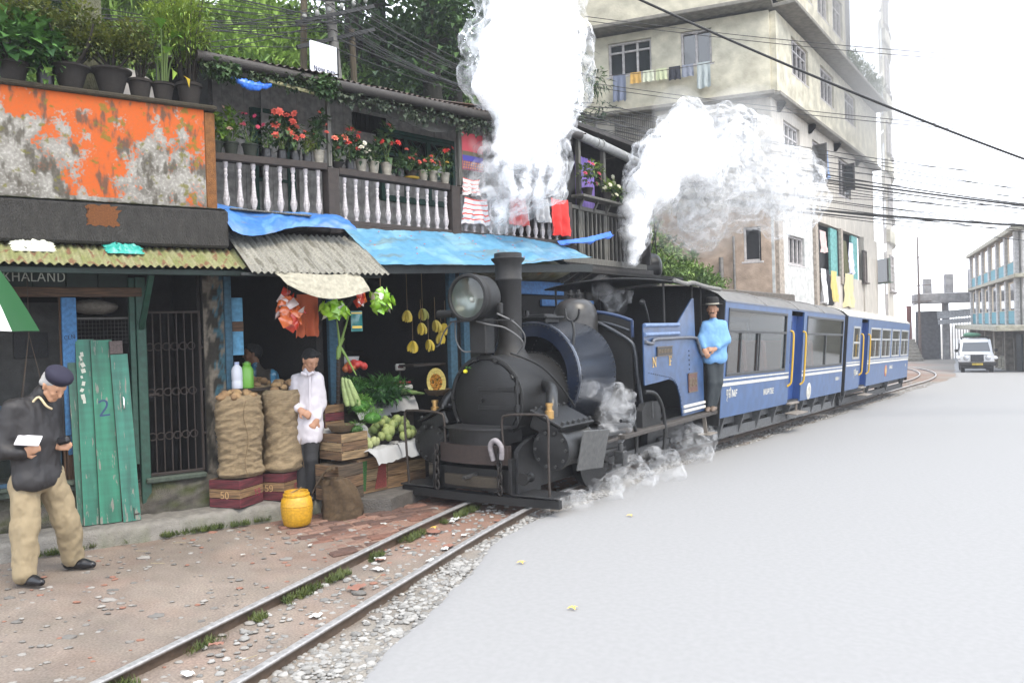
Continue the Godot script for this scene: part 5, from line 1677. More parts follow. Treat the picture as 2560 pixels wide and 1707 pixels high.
		for k in ([6, 7][n]):
			for s in [-0.5, 0.5]:
				m2 = MB.new()
				m2.box(V(0.7 + k * (L - 1.2) / ([6.0, 7.0][n]), yb + 0.75, s), V(0.09, 0.7, 0.5), 0.04, rot(0, 0, 8))
				part("seat", m2, mat("seatorange", Color(0.30, 0.07, 0.03), 0.7), t)

func cloth(u0: float, wd: float, y1: float, y0: float, w: float, sd: int) -> MB:
	var n := fnl(sd, 1.0, 3)
	var c := MB.new()
	c.grid(12, 10, func(a: float, b: float) -> Vector3:
		return V(u0 + (a - 0.5) * wd * (1.0 + 0.1 * (1.0 - b)), lerpf(y0 + 0.1 * (y1 - y0) * n.get_noise_2d(a * 9.0, 2.0), y1, b), w + (1.0 - b) * 0.08 * (y1 - y0) * (sin(a * 14.0 + sd) + n.get_noise_2d(a * 8.0, b * 3.0))))
	return c

func far_house() -> void:
	var grey := wood("greywood", Color.WHITE)
	var dark := gm("darkroom", Color.WHITE)
	var t := thing("slat_balcony_house", "smaller house with a wooden slat balcony and pale gutter behind the engine", "building", FC)
	var m := MB.new()
	m.tube(curve([V(1.9, 4.82, 0.1), V(3.0, 4.75, 0.05), V(4.0, 4.7, 0.05), V(5.6, 4.6, 0.05)], 6), 0.075, 12)
	for x in [3.5, 3.65]: m.tube(pv([V(x, 4.725, 0.05), V(x + 0.05, 4.72, 0.05)]), 0.085, 12)
	part("gutter", m, gm("palegutter", Color(0.38, 0.38, 0.37), 0.5, 1.5, 0.2, 0.2), t)
	for k in 4:
		part("roof_sheet", corr(1.8 + k * 0.9, 2.75 + k * 0.9, Vector2(-2.2, 5.5), Vector2(0.06, 4.84 - k * 0.05), 0.09, 0.014, 0.005 * (k % 2)), roofmat("rustroof", Color.WHITE, Color.WHITE, Color.WHITE), t)
	for x in [2.5, 3.05, 3.85, 4.9]:
		m = MB.new()
		m.box(V(x, 3.75, -0.02), V(0.07, 1.9, 0.07), 0.005)
		part("post", m, grey, t)
	m = MB.new()
	m.box(V(3.8, 3.64, 0.0), V(2.7, 0.06, 0.08), 0.005)
	m.box(V(3.8, 2.83, 0.02), V(2.8, 0.1, 0.1), 0.006)
	part("handrail", m, grey, t)
	for k in 19:
		m = MB.new()
		m.box(V(2.58 + k * 0.135, 3.24, 0.0), V(0.04, 0.76, 0.03), 0.003)
		part("slat", m, grey, t)
	m = MB.new()
	m.box(V(3.7, 2.74, -0.9), V(3.6, 0.1, 1.9))
	m.box(V(3.7, 3.9, -1.2), V(3.6, 2.0, 0.08))
	m.box(V(1.9, 3.9, -0.6), V(0.06, 2.0, 1.2))
	m.box(V(5.5, 3.9, -0.6), V(0.06, 2.0, 1.2))
	m.box(V(3.7, 4.95, -0.9), V(3.7, 0.06, 1.8))
	part("inner_wall", m, gm("houseinner", Color(0.12, 0.11, 0.105), 0.9, 1.0), t)
	m = MB.new()
	for x in [2.9, 3.3, 3.8, 4.4]: m.bar(V(x, 2.7, 0.06), V(x, 2.52, -0.3), 0.05, 0.06)
	part("floor_bracket", m, grey, t)
	m = MB.new()
	m.box(V(3.4, 3.79, 0.12), V(1.3, 0.04, 0.22), 0.005)
	for x in [2.95, 3.4, 3.8]: m.bar(V(x, 3.78, 0.12), V(x, 3.6, 0.02), 0.03, 0.03)
	part("plant_shelf", m, grey, t)
	var c := MB.new()
	c.grid(26, 6, func(a: float, b: float) -> Vector3: return V(lerpf(3.12, 3.7, a), lerpf(3.7, 4.5, b), -0.12 + 0.02 * sin(a * 40.0)))
	solo("curtain", c, mat("purplecurtain", Color(0.2, 0.14, 0.42), 0.85, 0.0, {"back": 0.3}), "violet curtain hung on the slat balcony behind the flowers", "curtain", FC)
	m = MB.new()
	m.box(V(3.9, 1.0, -0.5), V(5.6, 3.4, 0.1))
	m.box(V(3.9, 2.68, -0.2), V(5.6, 0.06, 0.6))
	part("lower_wall", m, dark, t)
	m = MB.new()
	m.box(V(2.4, 2.42, -0.42), V(1.5, 0.2, 0.04), 0.004)
	m.box(V(1.55, 2.2, -0.4), V(0.16, 0.8, 0.04), 0.004)
	m.box(V(3.3, 2.2, -0.42), V(1.6, 0.1, 0.04), 0.004)
	part("blue_fascia", m, gm("fasciablue", Color(0.03, 0.16, 0.42), 0.6, 2.0, 0.3), t)
	m = MB.new()
	m.box(V(1.75, 2.1, -0.38), V(0.13, 0.7, 0.05), 0.005)
	part("white_post", m, gm("postwhite", Color(0.5, 0.5, 0.5), 0.7), t)
	m = MB.new()
	m.grid(30, 12, func(a: float, b: float) -> Vector3:
		var an := b * PI
		var r := 0.16 * (1.0 - pow(clampf((a - 0.85) / 0.15, 0, 1), 2.0) * 0.6)
		return V(lerpf(2.0, 3.86, a), 2.62 + r * cos(PI - an) * 1.0, -0.05 + 0.22 * sin(an)))
	m.box(V(2.9, 2.62, -0.3), V(1.75, 0.26, 0.5), 0.02)
	var cn := fnl(19, 2.0, 4)
	for i in m.v.size(): m.c[i] = Color(0.2, 0.185, 0.12).lerp(Color(0.1, 0.1, 0.025), smoothstep(-0.1, 0.3, cn.get_noise_3dv(m.v[i] * 2.0))).lerp(Color(0.35, 0.16, 0.04), smoothstep(0.3, 0.45, cn.get_noise_3dv(m.v[i] * 3.0 + V(9, 0, 0))))
	solo("concrete_canopy", m, mat("canopy", Color.WHITE, 0.9, 0.0, {"vc": true, "tex": grunge(), "scale": Vector3(2, 1, 2)}), "mossy yellow concrete canopy sticking out under the end of the awning", "canopy", FB)
	m = MB.new()
	m.box(V(12.6, 0.9, -2.2), V(11.6, 3.5, 1.0), 0.03)
	solo("retaining_wall", m, gm("retain", Color(0.2, 0.17, 0.14), 0.9, 0.8, 1.0), "rough retaining wall mostly hidden behind the engine cab and first coach", "wall", FT)
	var d := thing("water_tank", "round black water tank on the wall above the engine cab", "tank", FT * Transform3D(rot(0, -35, 0), V(8.05, 2.93, -1.75)))
	m = MB.new()
	m.at(V(-0.3, 0, 0), rot(0, 0, -90)).lathe(p2([0, -0.02, 0.16, -0.01, 0.24, 0.02, 0.275, 0.08, 0.285, 0.09, 0.285, 0.12, 0.27, 0.13, 0.275, 0.4, 0.285, 0.41, 0.285, 0.45, 0.26, 0.5, 0.16, 0.56, 0, 0.57]), 30)
	part("shell", m, mat("tankblack", Color(0.02, 0.02, 0.022), 0.4), d)
	m = MB.new()
	m.cyl(V(0.1, 0.3, 0), V(0.35, 1.0, 0), 0.012, 6)
	m.box(V(0, -0.26, 0), V(0.5, 0.06, 0.3))
	part("fitting", m, dark, d)

func win(t: Node3D, tf: Transform3D, x0: float, x1: float, y0: float, y1: float, cols: int, fm: Material, trans := 0.0, depth := -0.06) -> Node3D:
	var m := MB.new()
	m.at(tf.origin, tf.basis)
	var w := 0.07
	for x in [x0 + w / 2, x1 - w / 2]: m.box(V(x, (y0 + y1) / 2, depth + 0.05), V(w, y1 - y0, 0.1), 0.01)
	for y in [y0 + w / 2, y1 - w / 2]: m.box(V((x0 + x1) / 2, y, depth + 0.052), V(x1 - x0, w, 0.1), 0.01)
	m.box(V((x0 + x1) / 2, y0 - 0.03, depth + 0.11), V(x1 - x0 + 0.14, 0.06, 0.16), 0.01)
	for k in cols - 1:
		var x := lerpf(x0, x1, (k + 1.0) / cols)
		m.box(V(x, (y0 + y1) / 2, depth + 0.04), V(0.07, y1 - y0, 0.07), 0.006)
	if trans > 0.0: m.box(V((x0 + x1) / 2, lerpf(y0, y1, trans), depth + 0.042), V(x1 - x0, 0.06, 0.07), 0.006)
	var f := part("window", m, fm, t)
	for k in cols:
		m = MB.new()
		m.at(tf.origin, tf.basis)
		var a := lerpf(x0, x1, float(k) / cols)
		var b := lerpf(x0, x1, (k + 1.0) / cols)
		m.box(V((a + b) / 2, (y0 + y1) / 2, depth), V(b - a - 0.02, y1 - y0 - 0.04, 0.012))
		part("pane", m, mat("housepane%d" % (rng.randi() % 3), [Color(0.1, 0.12, 0.13), Color(0.22, 0.24, 0.25), Color(0.05, 0.06, 0.065)][rng.randi() % 3], 0.08, 0.0, {"spec": 0.8}), f)
	return f

func wallrow(m: MB, x0: float, x1: float, y0: float, y1: float, w: float, holes: Array, h0: float, h1: float, th := 0.25) -> void:
	var x := x0
	for h in holes:
		if h[0] > x: m.box(V((x + h[0]) / 2, (y0 + y1) / 2, w - th / 2), V(h[0] - x, y1 - y0, th))
		m.box(V((h[0] + h[1]) / 2, (y0 + h0) / 2, w - th / 2), V(h[1] - h[0], h0 - y0, th))
		m.box(V((h[0] + h[1]) / 2, (y1 + h1) / 2, w - th / 2), V(h[1] - h[0], y1 - h1, th))
		x = h[1]
	m.box(V((x + x1) / 2, (y0 + y1) / 2, w - th / 2), V(x1 - x, y1 - y0, th))

func tall_building() -> void:
	var o := FT * V(19.2, 0, -2.5)
	FE = frame(o.x, o.z, 34.5)
	var FL := frame(o.x, o.z, 112)
	var rel := FE.affine_inverse() * FL
	var t := thing("tall_building", "tall cream apartment building with overhanging floors rising behind the train", "building", FE)
	var cream := gm("creamwall", Color(0.6, 0.56, 0.44), 0.9, 0.25, 0.5)
	var stained := mat("stainedwall", Color(0.5, 0.46, 0.4), 0.92, 0.0, {"tex": noise_tex("streaks", 0.012, 0.82, 1.0, 6), "scale": Vector3(0.6, 0.16, 0.6), "bump": 0.6})
	var pink := gm("pinkwall", Color(0.45, 0.34, 0.26), 0.92, 0.4, 0.6)
	var white := gm("whitewash", Color(0.6, 0.6, 0.58), 0.9, 0.5, 0.3)
	var edge := gm("ledgegrey", Color(0.3, 0.28, 0.24), 0.9, 0.6, 0.6)
	var fw := gm("framewhite", Color(0.52, 0.49, 0.48), 0.7, 1.0, 0.2)
	var rows: Array = [
		[5.5, 8.85, 0.0, [[1.3, 3.2], [4.85, 6.9], [8.75, 10.9]], 6.9, 8.4, [[-1.75, -1.25], [-0.95, -0.43]], 7.0, 8.52],
		[9.0, 11.45, 0.22, [[1.65, 3.7], [5.3, 7.35], [9.15, 11.1]], 9.95, 11.15, [[-5.08, -3.64], [-2.69, -1.72]], 10.1, 11.2],
		[11.75, 14.4, 0.5, [[1.7, 3.3], [4.0, 5.6], [6.2, 7.8]], 12.6, 14.0, [[-4.9, -3.6], [-2.5, -1.4]], 12.7, 13.9],
		[14.6, 17.4, 0.55, [[1.7, 3.3], [4.0, 5.6], [6.2, 7.8]], 15.4, 16.8, [[-4.9, -3.6], [-2.5, -1.4]], 15.5, 16.7]]
	for k in 4:
		var r: Array = rows[k]
		var x1: float = 15.6 if k < 2 else 8.3
		var m := MB.new()
		wallrow(m, -0.02, x1, r[0], r[1], r[2], r[3], r[4], r[5])
		m.at(rel.origin, rel.basis)
		wallrow(m, -6.0, 0.02, r[0], r[1], r[2] - 0.02, r[6], r[7], r[8])
		part("wall", m, stained if k == 0 else cream, t)
		for h in r[3]: win(t, X3(V(0, 0, r[2] - 0.12)), h[0], h[1], r[4], r[5], 4 if k < 2 else 3, fw, 0.72)
		for h in r[6]: win(t, rel * X3(V(0, 0, r[2] - 0.14)), h[0], h[1], r[7], r[8], 3 if h[1] - h[0] > 1.2 else (1 if k == 0 else 2), fw, 0.72 if h[1] - h[0] > 1.2 or k == 0 else 0.0)
	for s in [[8.9, 0.34], [11.6, 0.85], [14.5, 0.6], [17.5, 0.7]]:
		var m := MB.new()
		m.box(V(7.9 if s[0] < 12 else 4.2, s[0], s[1] - 1.5), V(15.9 if s[0] < 12 else 8.6, 0.13, 3.0), 0.02)
		m.at(rel.origin, rel.basis)
		m.box(V(-3.0, s[0] + 0.003, s[1] - 1.5), V(6.3, 0.13, 3.0), 0.02)
		part("ledge", m, edge, t)
	var core := MB.new()
	core.box(V(6.5, 8.0, -3.2), V(13.0, 19.0, 5.8))
	core.box(V(4.0, 8.0, -1.6), V(7.6, 19.0, 2.2))
	part("inner_core", core, gm("coredark", Color(0.05, 0.05, 0.055), 0.9), t)
	for x in [0.7, 4.4, 8.15, 12.0]:
		var m := MB.new()
		m.prism(p2([0, 8.8, 0, 8.5, 0.08, 8.5, 0.25, 8.72, 0.25, 8.8]), -0.06, 0.06)
		for i in m.v.size():
			m.v[i] = V(x + m.v[i].z, m.v[i].y, m.v[i].x)
			m.n[i] = V(m.n[i].z, m.n[i].y, m.n[i].x)
		part("bracket", m, cream, t)
	var m2 := MB.new()
	m2.at(rel.origin, rel.basis)
	wallrow(m2, -6.0, 0.02, -1.0, 5.5, -0.02, [[-0.93, -0.4]], 3.78, 4.86)
	part("wall", m2, pink, t)
	win(t, rel * X3(V(0, 0, -0.14)), -0.93, -0.4, 3.78, 4.86, 1, fw)
	m2 = MB.new()
	wallrow(m2, 0.0, 4.7, -1.0, 5.5, 0.0, [[1.5, 3.45]], 3.75, 4.7)
	part("wall", m2, white, t)
	win(t, X3(V(0, 0, -0.12)), 1.5, 3.45, 3.75, 4.7, 4, fw)
	for d in [[0.35, 2.2, 0.5, 6.5], [4.75, 2.2, 0.35, 6.5], [8.6, 4.4, 0.3, 2.2]]:
		m2 = MB.new()
		m2.box(V(d[0], d[1], 0.06), V(d[2], d[3], 0.11), 0.01)
		part("pilaster", m2, gm("pilaster", Color(0.42, 0.36, 0.3), 0.9), t)
	m2 = MB.new()
	m2.box(V(8.8, 1.3, -0.05), V(7.9, 4.6, 0.2), 0.01)
	part("balcony_wall", m2, stained, t)
	m2 = MB.new()
	for x in [7.95, 11.6]: m2.box(V(x, 4.5, -0.1), V(1.1, 1.9, 0.1), 0.01)
	part("teal_panel", m2, gm("tealpanel", Color(0.16, 0.42, 0.4), 0.8, 0.8), t)
	m2 = MB.new()
	m2.box(V(8.8, 4.5, -1.0), V(7.9, 2.0, 0.1))
	part("balcony_back", m2, gm("coredark", Color.WHITE), t)
	m2 = MB.new()
	m2.box(V(14.1, 2.3, 0.0), V(2.9, 6.4, 0.25), 0.01)
	part("wall", m2, stained, t)
	win(t, X3(V(0, 0, 0.14)), 12.35, 12.95, 3.5, 4.9, 2, gm("grille", Color(0.2, 0.16, 0.14)))
	win(t, Transform3D(rot(0, 40, 0), V(4.0, 0, 10.2)), 14.8, 15.9, 3.6, 4.7, 1, gm("greenframe", Color(0.25, 0.3, 0.25)))
	var cv := func(x: float, out: float) -> Vector3: return V(x, 0, 0.55 + out - 0.034 * pow(maxf(0.0, x - 15.9), 2.0))
	for k in 5:
		var y: float = [5.6, 8.9, 11.9, 14.9, 17.9][k]
		m2 = MB.new()
		m2.grid(16, 3, func(a: float, b: float) -> Vector3:
			var x := lerpf(15.6, 22.0, a)
			var q := int(round(b * 3.0))
			return (cv.call(x, [0.1, 0.13, 0.13, 0.0][q]) as Vector3) + V(0, y + [-0.14, -0.14, 0.42, 0.42][q], 0) if q > 0 else (cv.call(x, 0.0) as Vector3) + V(0, y - 0.14, 0))
		m2.box(cv.call(15.6, 0.06) + V(0, y + 0.14, 0), V(0.06, 0.56, 0.16))
		part("balcony", m2, cream, t)
		m2 = MB.new()
		m2.grid(24, 1, func(a: float, b: float) -> Vector3: return (cv.call(lerpf(15.6, 22.0, a), -0.02) as Vector3) + V(0, lerpf(y - 3.0 if k else -1.0, y - 0.1, b), 0))
		part("wall", m2, cream if k > 1 else stained, t)
		for q in 4:
			var x := 16.1 + q * 1.5
			var c0: Vector3 = cv.call(x, 0.02)
			var c1: Vector3 = cv.call(x + 1.0, 0.02)
			var dx := (c1 - c0).normalized()
			win(t, Transform3D(Basis(dx, Vector3.UP, dx.cross(Vector3.UP)), c0 + V(0, 0, 0)), 0.0, 1.0, y - 2.2 if k else 3.2, y - 0.7, 2, fw, 0.7)
	for p in [[-5.6, 2.5, 11.4, 0.05], [-1.62, 2.2, 3.95, 0.07], [-1.22, 2.2, 4.6, 0.04]]:
		m2 = MB.new()
		m2.at(rel.origin, rel.basis)
		m2.cyl(V(p[0], p[1], 0.08), V(p[0], p[2], 0.08), p[3], 8)
		part("drain_pipe", m2, gm("drain", Color(0.3, 0.28, 0.26), 0.7), t)
	for k in 22:
		m2 = MB.new()
		m2.at(rel.origin, rel.basis)
		m2.box(V(-4.95 + k * 0.062, 8.2, 0.02), V(0.035, 1.6, 0.03))
		part("lattice_bar", m2, gm("latticegrey", Color(0.25, 0.23, 0.2), 0.9), t)
	for c in [[4.8, 6.95, 8.1, 65.0], [9.4, 7.1, 8.1, 60.0], [10.8, 7.1, 8.1, -50.0]]:
		m2 = MB.new()
		m2.at(V(c[0], 0, 0.02), rot(0, c[3], 0))
		for x in [0.03, 0.57]: m2.box(V(-x, (c[1] + c[2]) / 2, 0), V(0.06, c[2] - c[1], 0.04), 0.004)
		for y in [c[1], c[2]]: m2.box(V(-0.3, y, 0), V(0.6, 0.06, 0.04), 0.004)
		var cs := part("casement", m2, gm("casegrey", Color(0.2, 0.19, 0.19)), t)
		m2 = MB.new()
		m2.at(V(c[0], 0, 0.02), rot(0, c[3], 0))
		m2.box(V(-0.3, (c[1] + c[2]) / 2, 0), V(0.5, c[2] - c[1] - 0.05, 0.008))
		part("pane", m2, mat("housepane0", Color.WHITE), cs)
	var ln := MB.new()
	ln.tube(sag(V(-5.0, 10.08, 0.45), V(-1.6, 10.02, 0.45), 0.05), 0.01, 5)
	solo("washing_line", ln, gm("cord", Color.WHITE), "washing line under the two upper windows of the cream wall", "line", FL)
	var ws: Array = [
		["trousers", -4.66, 0.42, 0.85, Color(0.18, 0.21, 0.3), "slate blue trousers, leftmost on the washing line under the windows"],
		["vest", -4.12, 0.34, 0.36, Color(0.5, 0.3, 0.08), "mustard vest on the washing line beside the slate blue trousers"],
		["shorts", -3.7, 0.34, 0.36, Color(0.5, 0.52, 0.4), "pale green shorts next to the mustard vest on the washing line"],
		["shorts", -3.28, 0.34, 0.36, Color(0.45, 0.48, 0.3), "yellowish shorts beside the dark shirt on the washing line"],
		["shirt", -2.86, 0.36, 0.42, Color(0.03, 0.035, 0.06), "navy dark shirt on the washing line under the windows"],
		["shirt", -2.45, 0.36, 0.38, Color(0.24, 0.26, 0.32), "grey blue shirt between the navy shirt and the long towel"],
		["towel", -1.95, 0.4, 0.8, Color(0.36, 0.4, 0.4), "long pale grey towel at the right end of the washing line"]]
	for k in ws.size():
		var w: Array = ws[k]
		solo(w[0], cloth(w[1], w[2], 10.07, 10.07 - w[3], 0.45, k), mat("wash%d" % k, w[4], 0.9, 0.0, {"back": 0.3}), w[5], w[0], FL, "washing on the line of the cream building")
	var bs: Array = [
		["white_cloth", 5.3, 0.7, 3.75, 2.5, Color(0.65, 0.65, 0.66), "white cloth over the teal balcony wall, at its left end"],
		["dark_cloth", 5.95, 0.5, 3.74, 2.45, Color(0.02, 0.02, 0.03), "black cloth over the teal balcony wall beside the white one"],
		["yellow_cloth", 6.9, 0.9, 3.74, 2.6, Color(0.5, 0.4, 0.14), "golden cloth over the teal balcony wall"],
		["striped_blanket", 9.5, 1.5, 3.74, 2.4, Color(0.48, 0.43, 0.24), "large beige blanket hung over the second teal balcony"],
		["white_shirt", 10.7, 0.7, 5.1, 3.8, Color(0.55, 0.55, 0.65), "lilac white shirt drying inside the second teal balcony"],
		["green_trousers", 9.5, 0.6, 5.1, 3.8, Color(0.16, 0.16, 0.07), "olive trousers drying inside the second teal balcony"],
		["pink_shirt", 6.0, 0.9, 5.2, 4.4, Color(0.55, 0.4, 0.38), "pale pink shirt drying inside the first teal balcony"],
		["blue_shirt", 5.7, 0.7, 8.1, 7.1, Color(0.2, 0.28, 0.45), "light blue shirts hung in the opened window of the stained floor"]]
	for k in bs.size():
		var w: Array = bs[k]
		solo(w[0], cloth(w[1], w[2], w[3], w[4], 0.16 if k < 4 else (0.0 if k < 7 else 0.25), k + 20), mat("bwash%d" % k, w[5], 0.9, 0.0, {"back": 0.3}), w[6], "washing", FE, "washing on the balconies of the cream building")

func far_street() -> void:
	var conc := gm("gateconcrete", Color(0.36, 0.35, 0.35), 0.9, 0.3, 0.5)
	var t := thing("gateway", "unfinished concrete gateway with column stubs on its slab at the road's end", "gateway", Transform3D(rot(0, -12, 0), V(33.0, -1.17, -62)))
	var m := MB.new()
	m.box(V(0, 4.6, 0), V(4.4, 0.75, 2.2), 0.05)
	m.prism(p2([-2.6, 4.1, -2.2, 4.25, 2.2, 4.25, 2.2, 4.9, -2.6, 4.9]), 0.8, 1.3)
	part("slab", m, conc, t)
	for p in [[-1.4, 6.1], [0.1, 6.4], [1.75, 6.7]]:
		m = MB.new()
		m.box(V(p[0], (p[1] + 4.9) / 2, 0.2), V(0.55, p[1] - 4.9, 0.5), 0.03)
		part("column_stub", m, conc, t)
	for x in [-0.2, 1.8]:
		m = MB.new()
		m.box(V(x, 2.1, 0.3), V(0.4, 4.4, 0.4), 0.03)
		part("pillar", m, conc, t)
	m = MB.new()
	m.box(V(-1.3, 1.8, -0.2), V(1.7, 3.7, 0.2), 0.02)
	part("dark_wall", m, gm("gatedark", Color(0.2, 0.2, 0.21), 0.85, 0.5), t)
	for k in 9:
		m = MB.new()
		m.cyl(V(0.05 + k * 0.19, 0.0, 0.35), V(0.05 + k * 0.19, 3.4, 0.35), 0.025, 5)
		part("gate_bar", m, gm("gatebar", Color(0.05, 0.05, 0.05)), t)
	m = MB.new()
	m.box(V(0.4, 3.4, 0.75), V(2.6, 0.55, 0.06), 0.0, rot(0, 0, 4))
	m.box(V(0.4, 2.85, 0.75), V(2.5, 0.35, 0.06), 0.0, rot(0, 0, 3))
	solo("sign_board", m, gm("signgrey", Color(0.45, 0.46, 0.48), 0.7), "pale sign boards hung under the concrete gateway slab", "sign", t.transform)
	m = MB.new()
	m.box(V(2.2, 3.6, 0.4), V(0.5, 1.7, 0.15), 0.02)
	solo("red_placard", m, gm("panelred", Color(0.4, 0.05, 0.04), 0.6), "red upright placard on the right side of the concrete gateway", "placard", t.transform)
	m = MB.new()
	for k in 7: m.box(V(-3.2, 0.12 + k * 0.22, 2.6 - k * 0.35), V(1.5, 0.24, 0.4), 0.015)
	solo("steps", m, gm("stepstone", Color(0.32, 0.3, 0.26), 0.9, 0.6), "pale stone steps left of the gateway", "steps", t.transform)
	m = MB.new()
	m.box(V(-4.6, 1.4, -0.6), V(3.6, 2.9, 0.4), 0.02)
	solo("boundary_wall", m, gm("boundary", Color(0.16, 0.11, 0.09), 0.9, 0.5), "brown boundary wall left of the gateway steps", "wall", t.transform)
	for k in 2:
		m = MB.new()
		m.box(V([-2.7, -5.6][k], 2.0, 0.1), V(0.3, 4.2, 0.3), 0.02)
		solo("brick_pier", m, gm("pierred", Color(0.28, 0.1, 0.08), 0.85, 1.0), ["red brick pier between the steps and the gateway", "red brick pier at the far left of the boundary wall"][k], "pier", t.transform)
	m = MB.new()
	m.box(V(-6.6, 4.4, -2.0), V(2.0, 1.7, 0.08), 0.0, rot(0, 8, 0))
	solo("hoarding", m, gm("hoarding", Color(0.2, 0.27, 0.42), 0.6), "faded blue hoarding beyond the second coach", "hoarding", t.transform)
	var pt := thing("lattice_pole", "thin utility pole with short cross arms at the road's end", "utility pole", X3(V(30.4, -1.17, -61)))
	m = MB.new()
	m.cyl(V(0, 0, 0), V(0, 9.2, 0), 0.12, 8, 0.06)
	part("pole", m, gm("polebrown", Color(0.22, 0.16, 0.14), 0.8), pt)
	for y in [4.3, 5.5, 7.6]:
		m = MB.new()
		m.bar(V(-1.1, y, 0), V(0.9, y + 0.1, 0), 0.06, 0.06)
		part("cross_arm", m, gm("polebrown", Color.WHITE), pt)
	var fr := frame(33.9, -60.0, 203.3)
	var b := thing("right_building", "pale two storey building with white mullions and turquoise panels at the right edge", "building", fr)
	m = MB.new()
	m.box(V(10.0, 3.75, -3.05), V(20.4, 5.0, 6.0))
	part("wall", m, gm("rbwall", Color(0.5, 0.5, 0.47), 0.9, 0.3), b)
	for fl in 2:
		for k in 6:
			var x := 1.7 + k * 3.2
			var y0: float = [1.5, 4.05][fl]
			m = MB.new()
			m.box(V(x, y0 + 1.1, 0.03), V(2.6, 2.2, 0.1), 0.01)
			var w := part("window", m, gm("rbframe", Color(0.5, 0.42, 0.3), 0.8), b)
			m = MB.new()
			m.box(V(x + 0.3, y0 + 1.4, 0.09), V(1.5, 1.4, 0.03))
			part("pane", m, mat("housepane1", Color.WHITE), w)
			m = MB.new()
			m.box(V(x, y0 + 0.3, 0.1), V(2.5, 0.7, 0.03))
			part("panel", m, gm("turquoise", Color(0.1, 0.33, 0.4), 0.7), w)
	for k in 7:
		for q in 2:
			m = MB.new()
			m.box(V(0.1 + k * 3.2 - 0.12 + q * 0.3, 3.8, 0.12), V(0.16, 4.9, 0.2), 0.01)
			part("mullion", m, gm("mullion", Color(0.6, 0.6, 0.6), 0.8), b)
	m = MB.new()
	m.box(V(10, 3.92, 0.1), V(20.6, 0.2, 0.5), 0.02)
	m.box(V(10, 6.35, 0.1), V(20.6, 0.25, 0.6), 0.02)
	m.box(V(10, 1.25, 0.5), V(20.6, 0.3, 1.4), 0.03)
	part("ledge", m, gm("rbledge", Color(0.4, 0.38, 0.3), 0.9, 0.5), b)
	m = MB.new()
	m.box(V(10, -0.1, -3.2), V(20.4, 2.5, 6.0))
	part("shop_front", m, gm("rbshop", Color(0.22, 0.2, 0.15), 0.85, 0.4), b)
	for k in 5:
		m = MB.new()
		m.box(V(2 + k * 4.0, -0.2, -0.16), V(1.5, 2.2, 0.1), 0.01)
		part("shutter", m, gm("rbshutter", Color(0.06, 0.1, 0.1), 0.6, 0.5), b)
		m = MB.new()
		m.box(V(0.2 + k * 4.0, -0.05, 0.1), V(0.4, 2.4, 0.4), 0.02)
		part("pillar", m, gm("rbpillar", Color(0.36, 0.32, 0.26), 0.9, 0.5), b)
	for k in 5:
		m = MB.new()
		var p: Vector3 = [V(33.0, 0, -59), V(32.0, 0, -56.5), V(30.9, 0, -53.2), V(28.4, 0, -47.0), V(28.9, 0, -48.2)][k]
		m.box(V(0, 0.35, 0), V(0.9, 0.75, 0.5), 0.12)
		m.box(V(0, 0.02, 0), V(1.1, 0.14, 0.6), 0.03)
		p.y = gy(p.x, p.z)
		solo("kerb_block", m, gm("kerbblock", Color(0.33, 0.31, 0.24), 0.9, 1.0, 0.8), ["concrete kerb block nearest the jeep", "concrete kerb block second from the jeep", "concrete kerb block just left of the motorbike", "mossy concrete block nearest the camera at the right edge", "concrete block just behind the mossy block at the right edge"][k], "kerb block", Transform3D(rot(0, 60, 0), p), "kerb blocks along the right building")

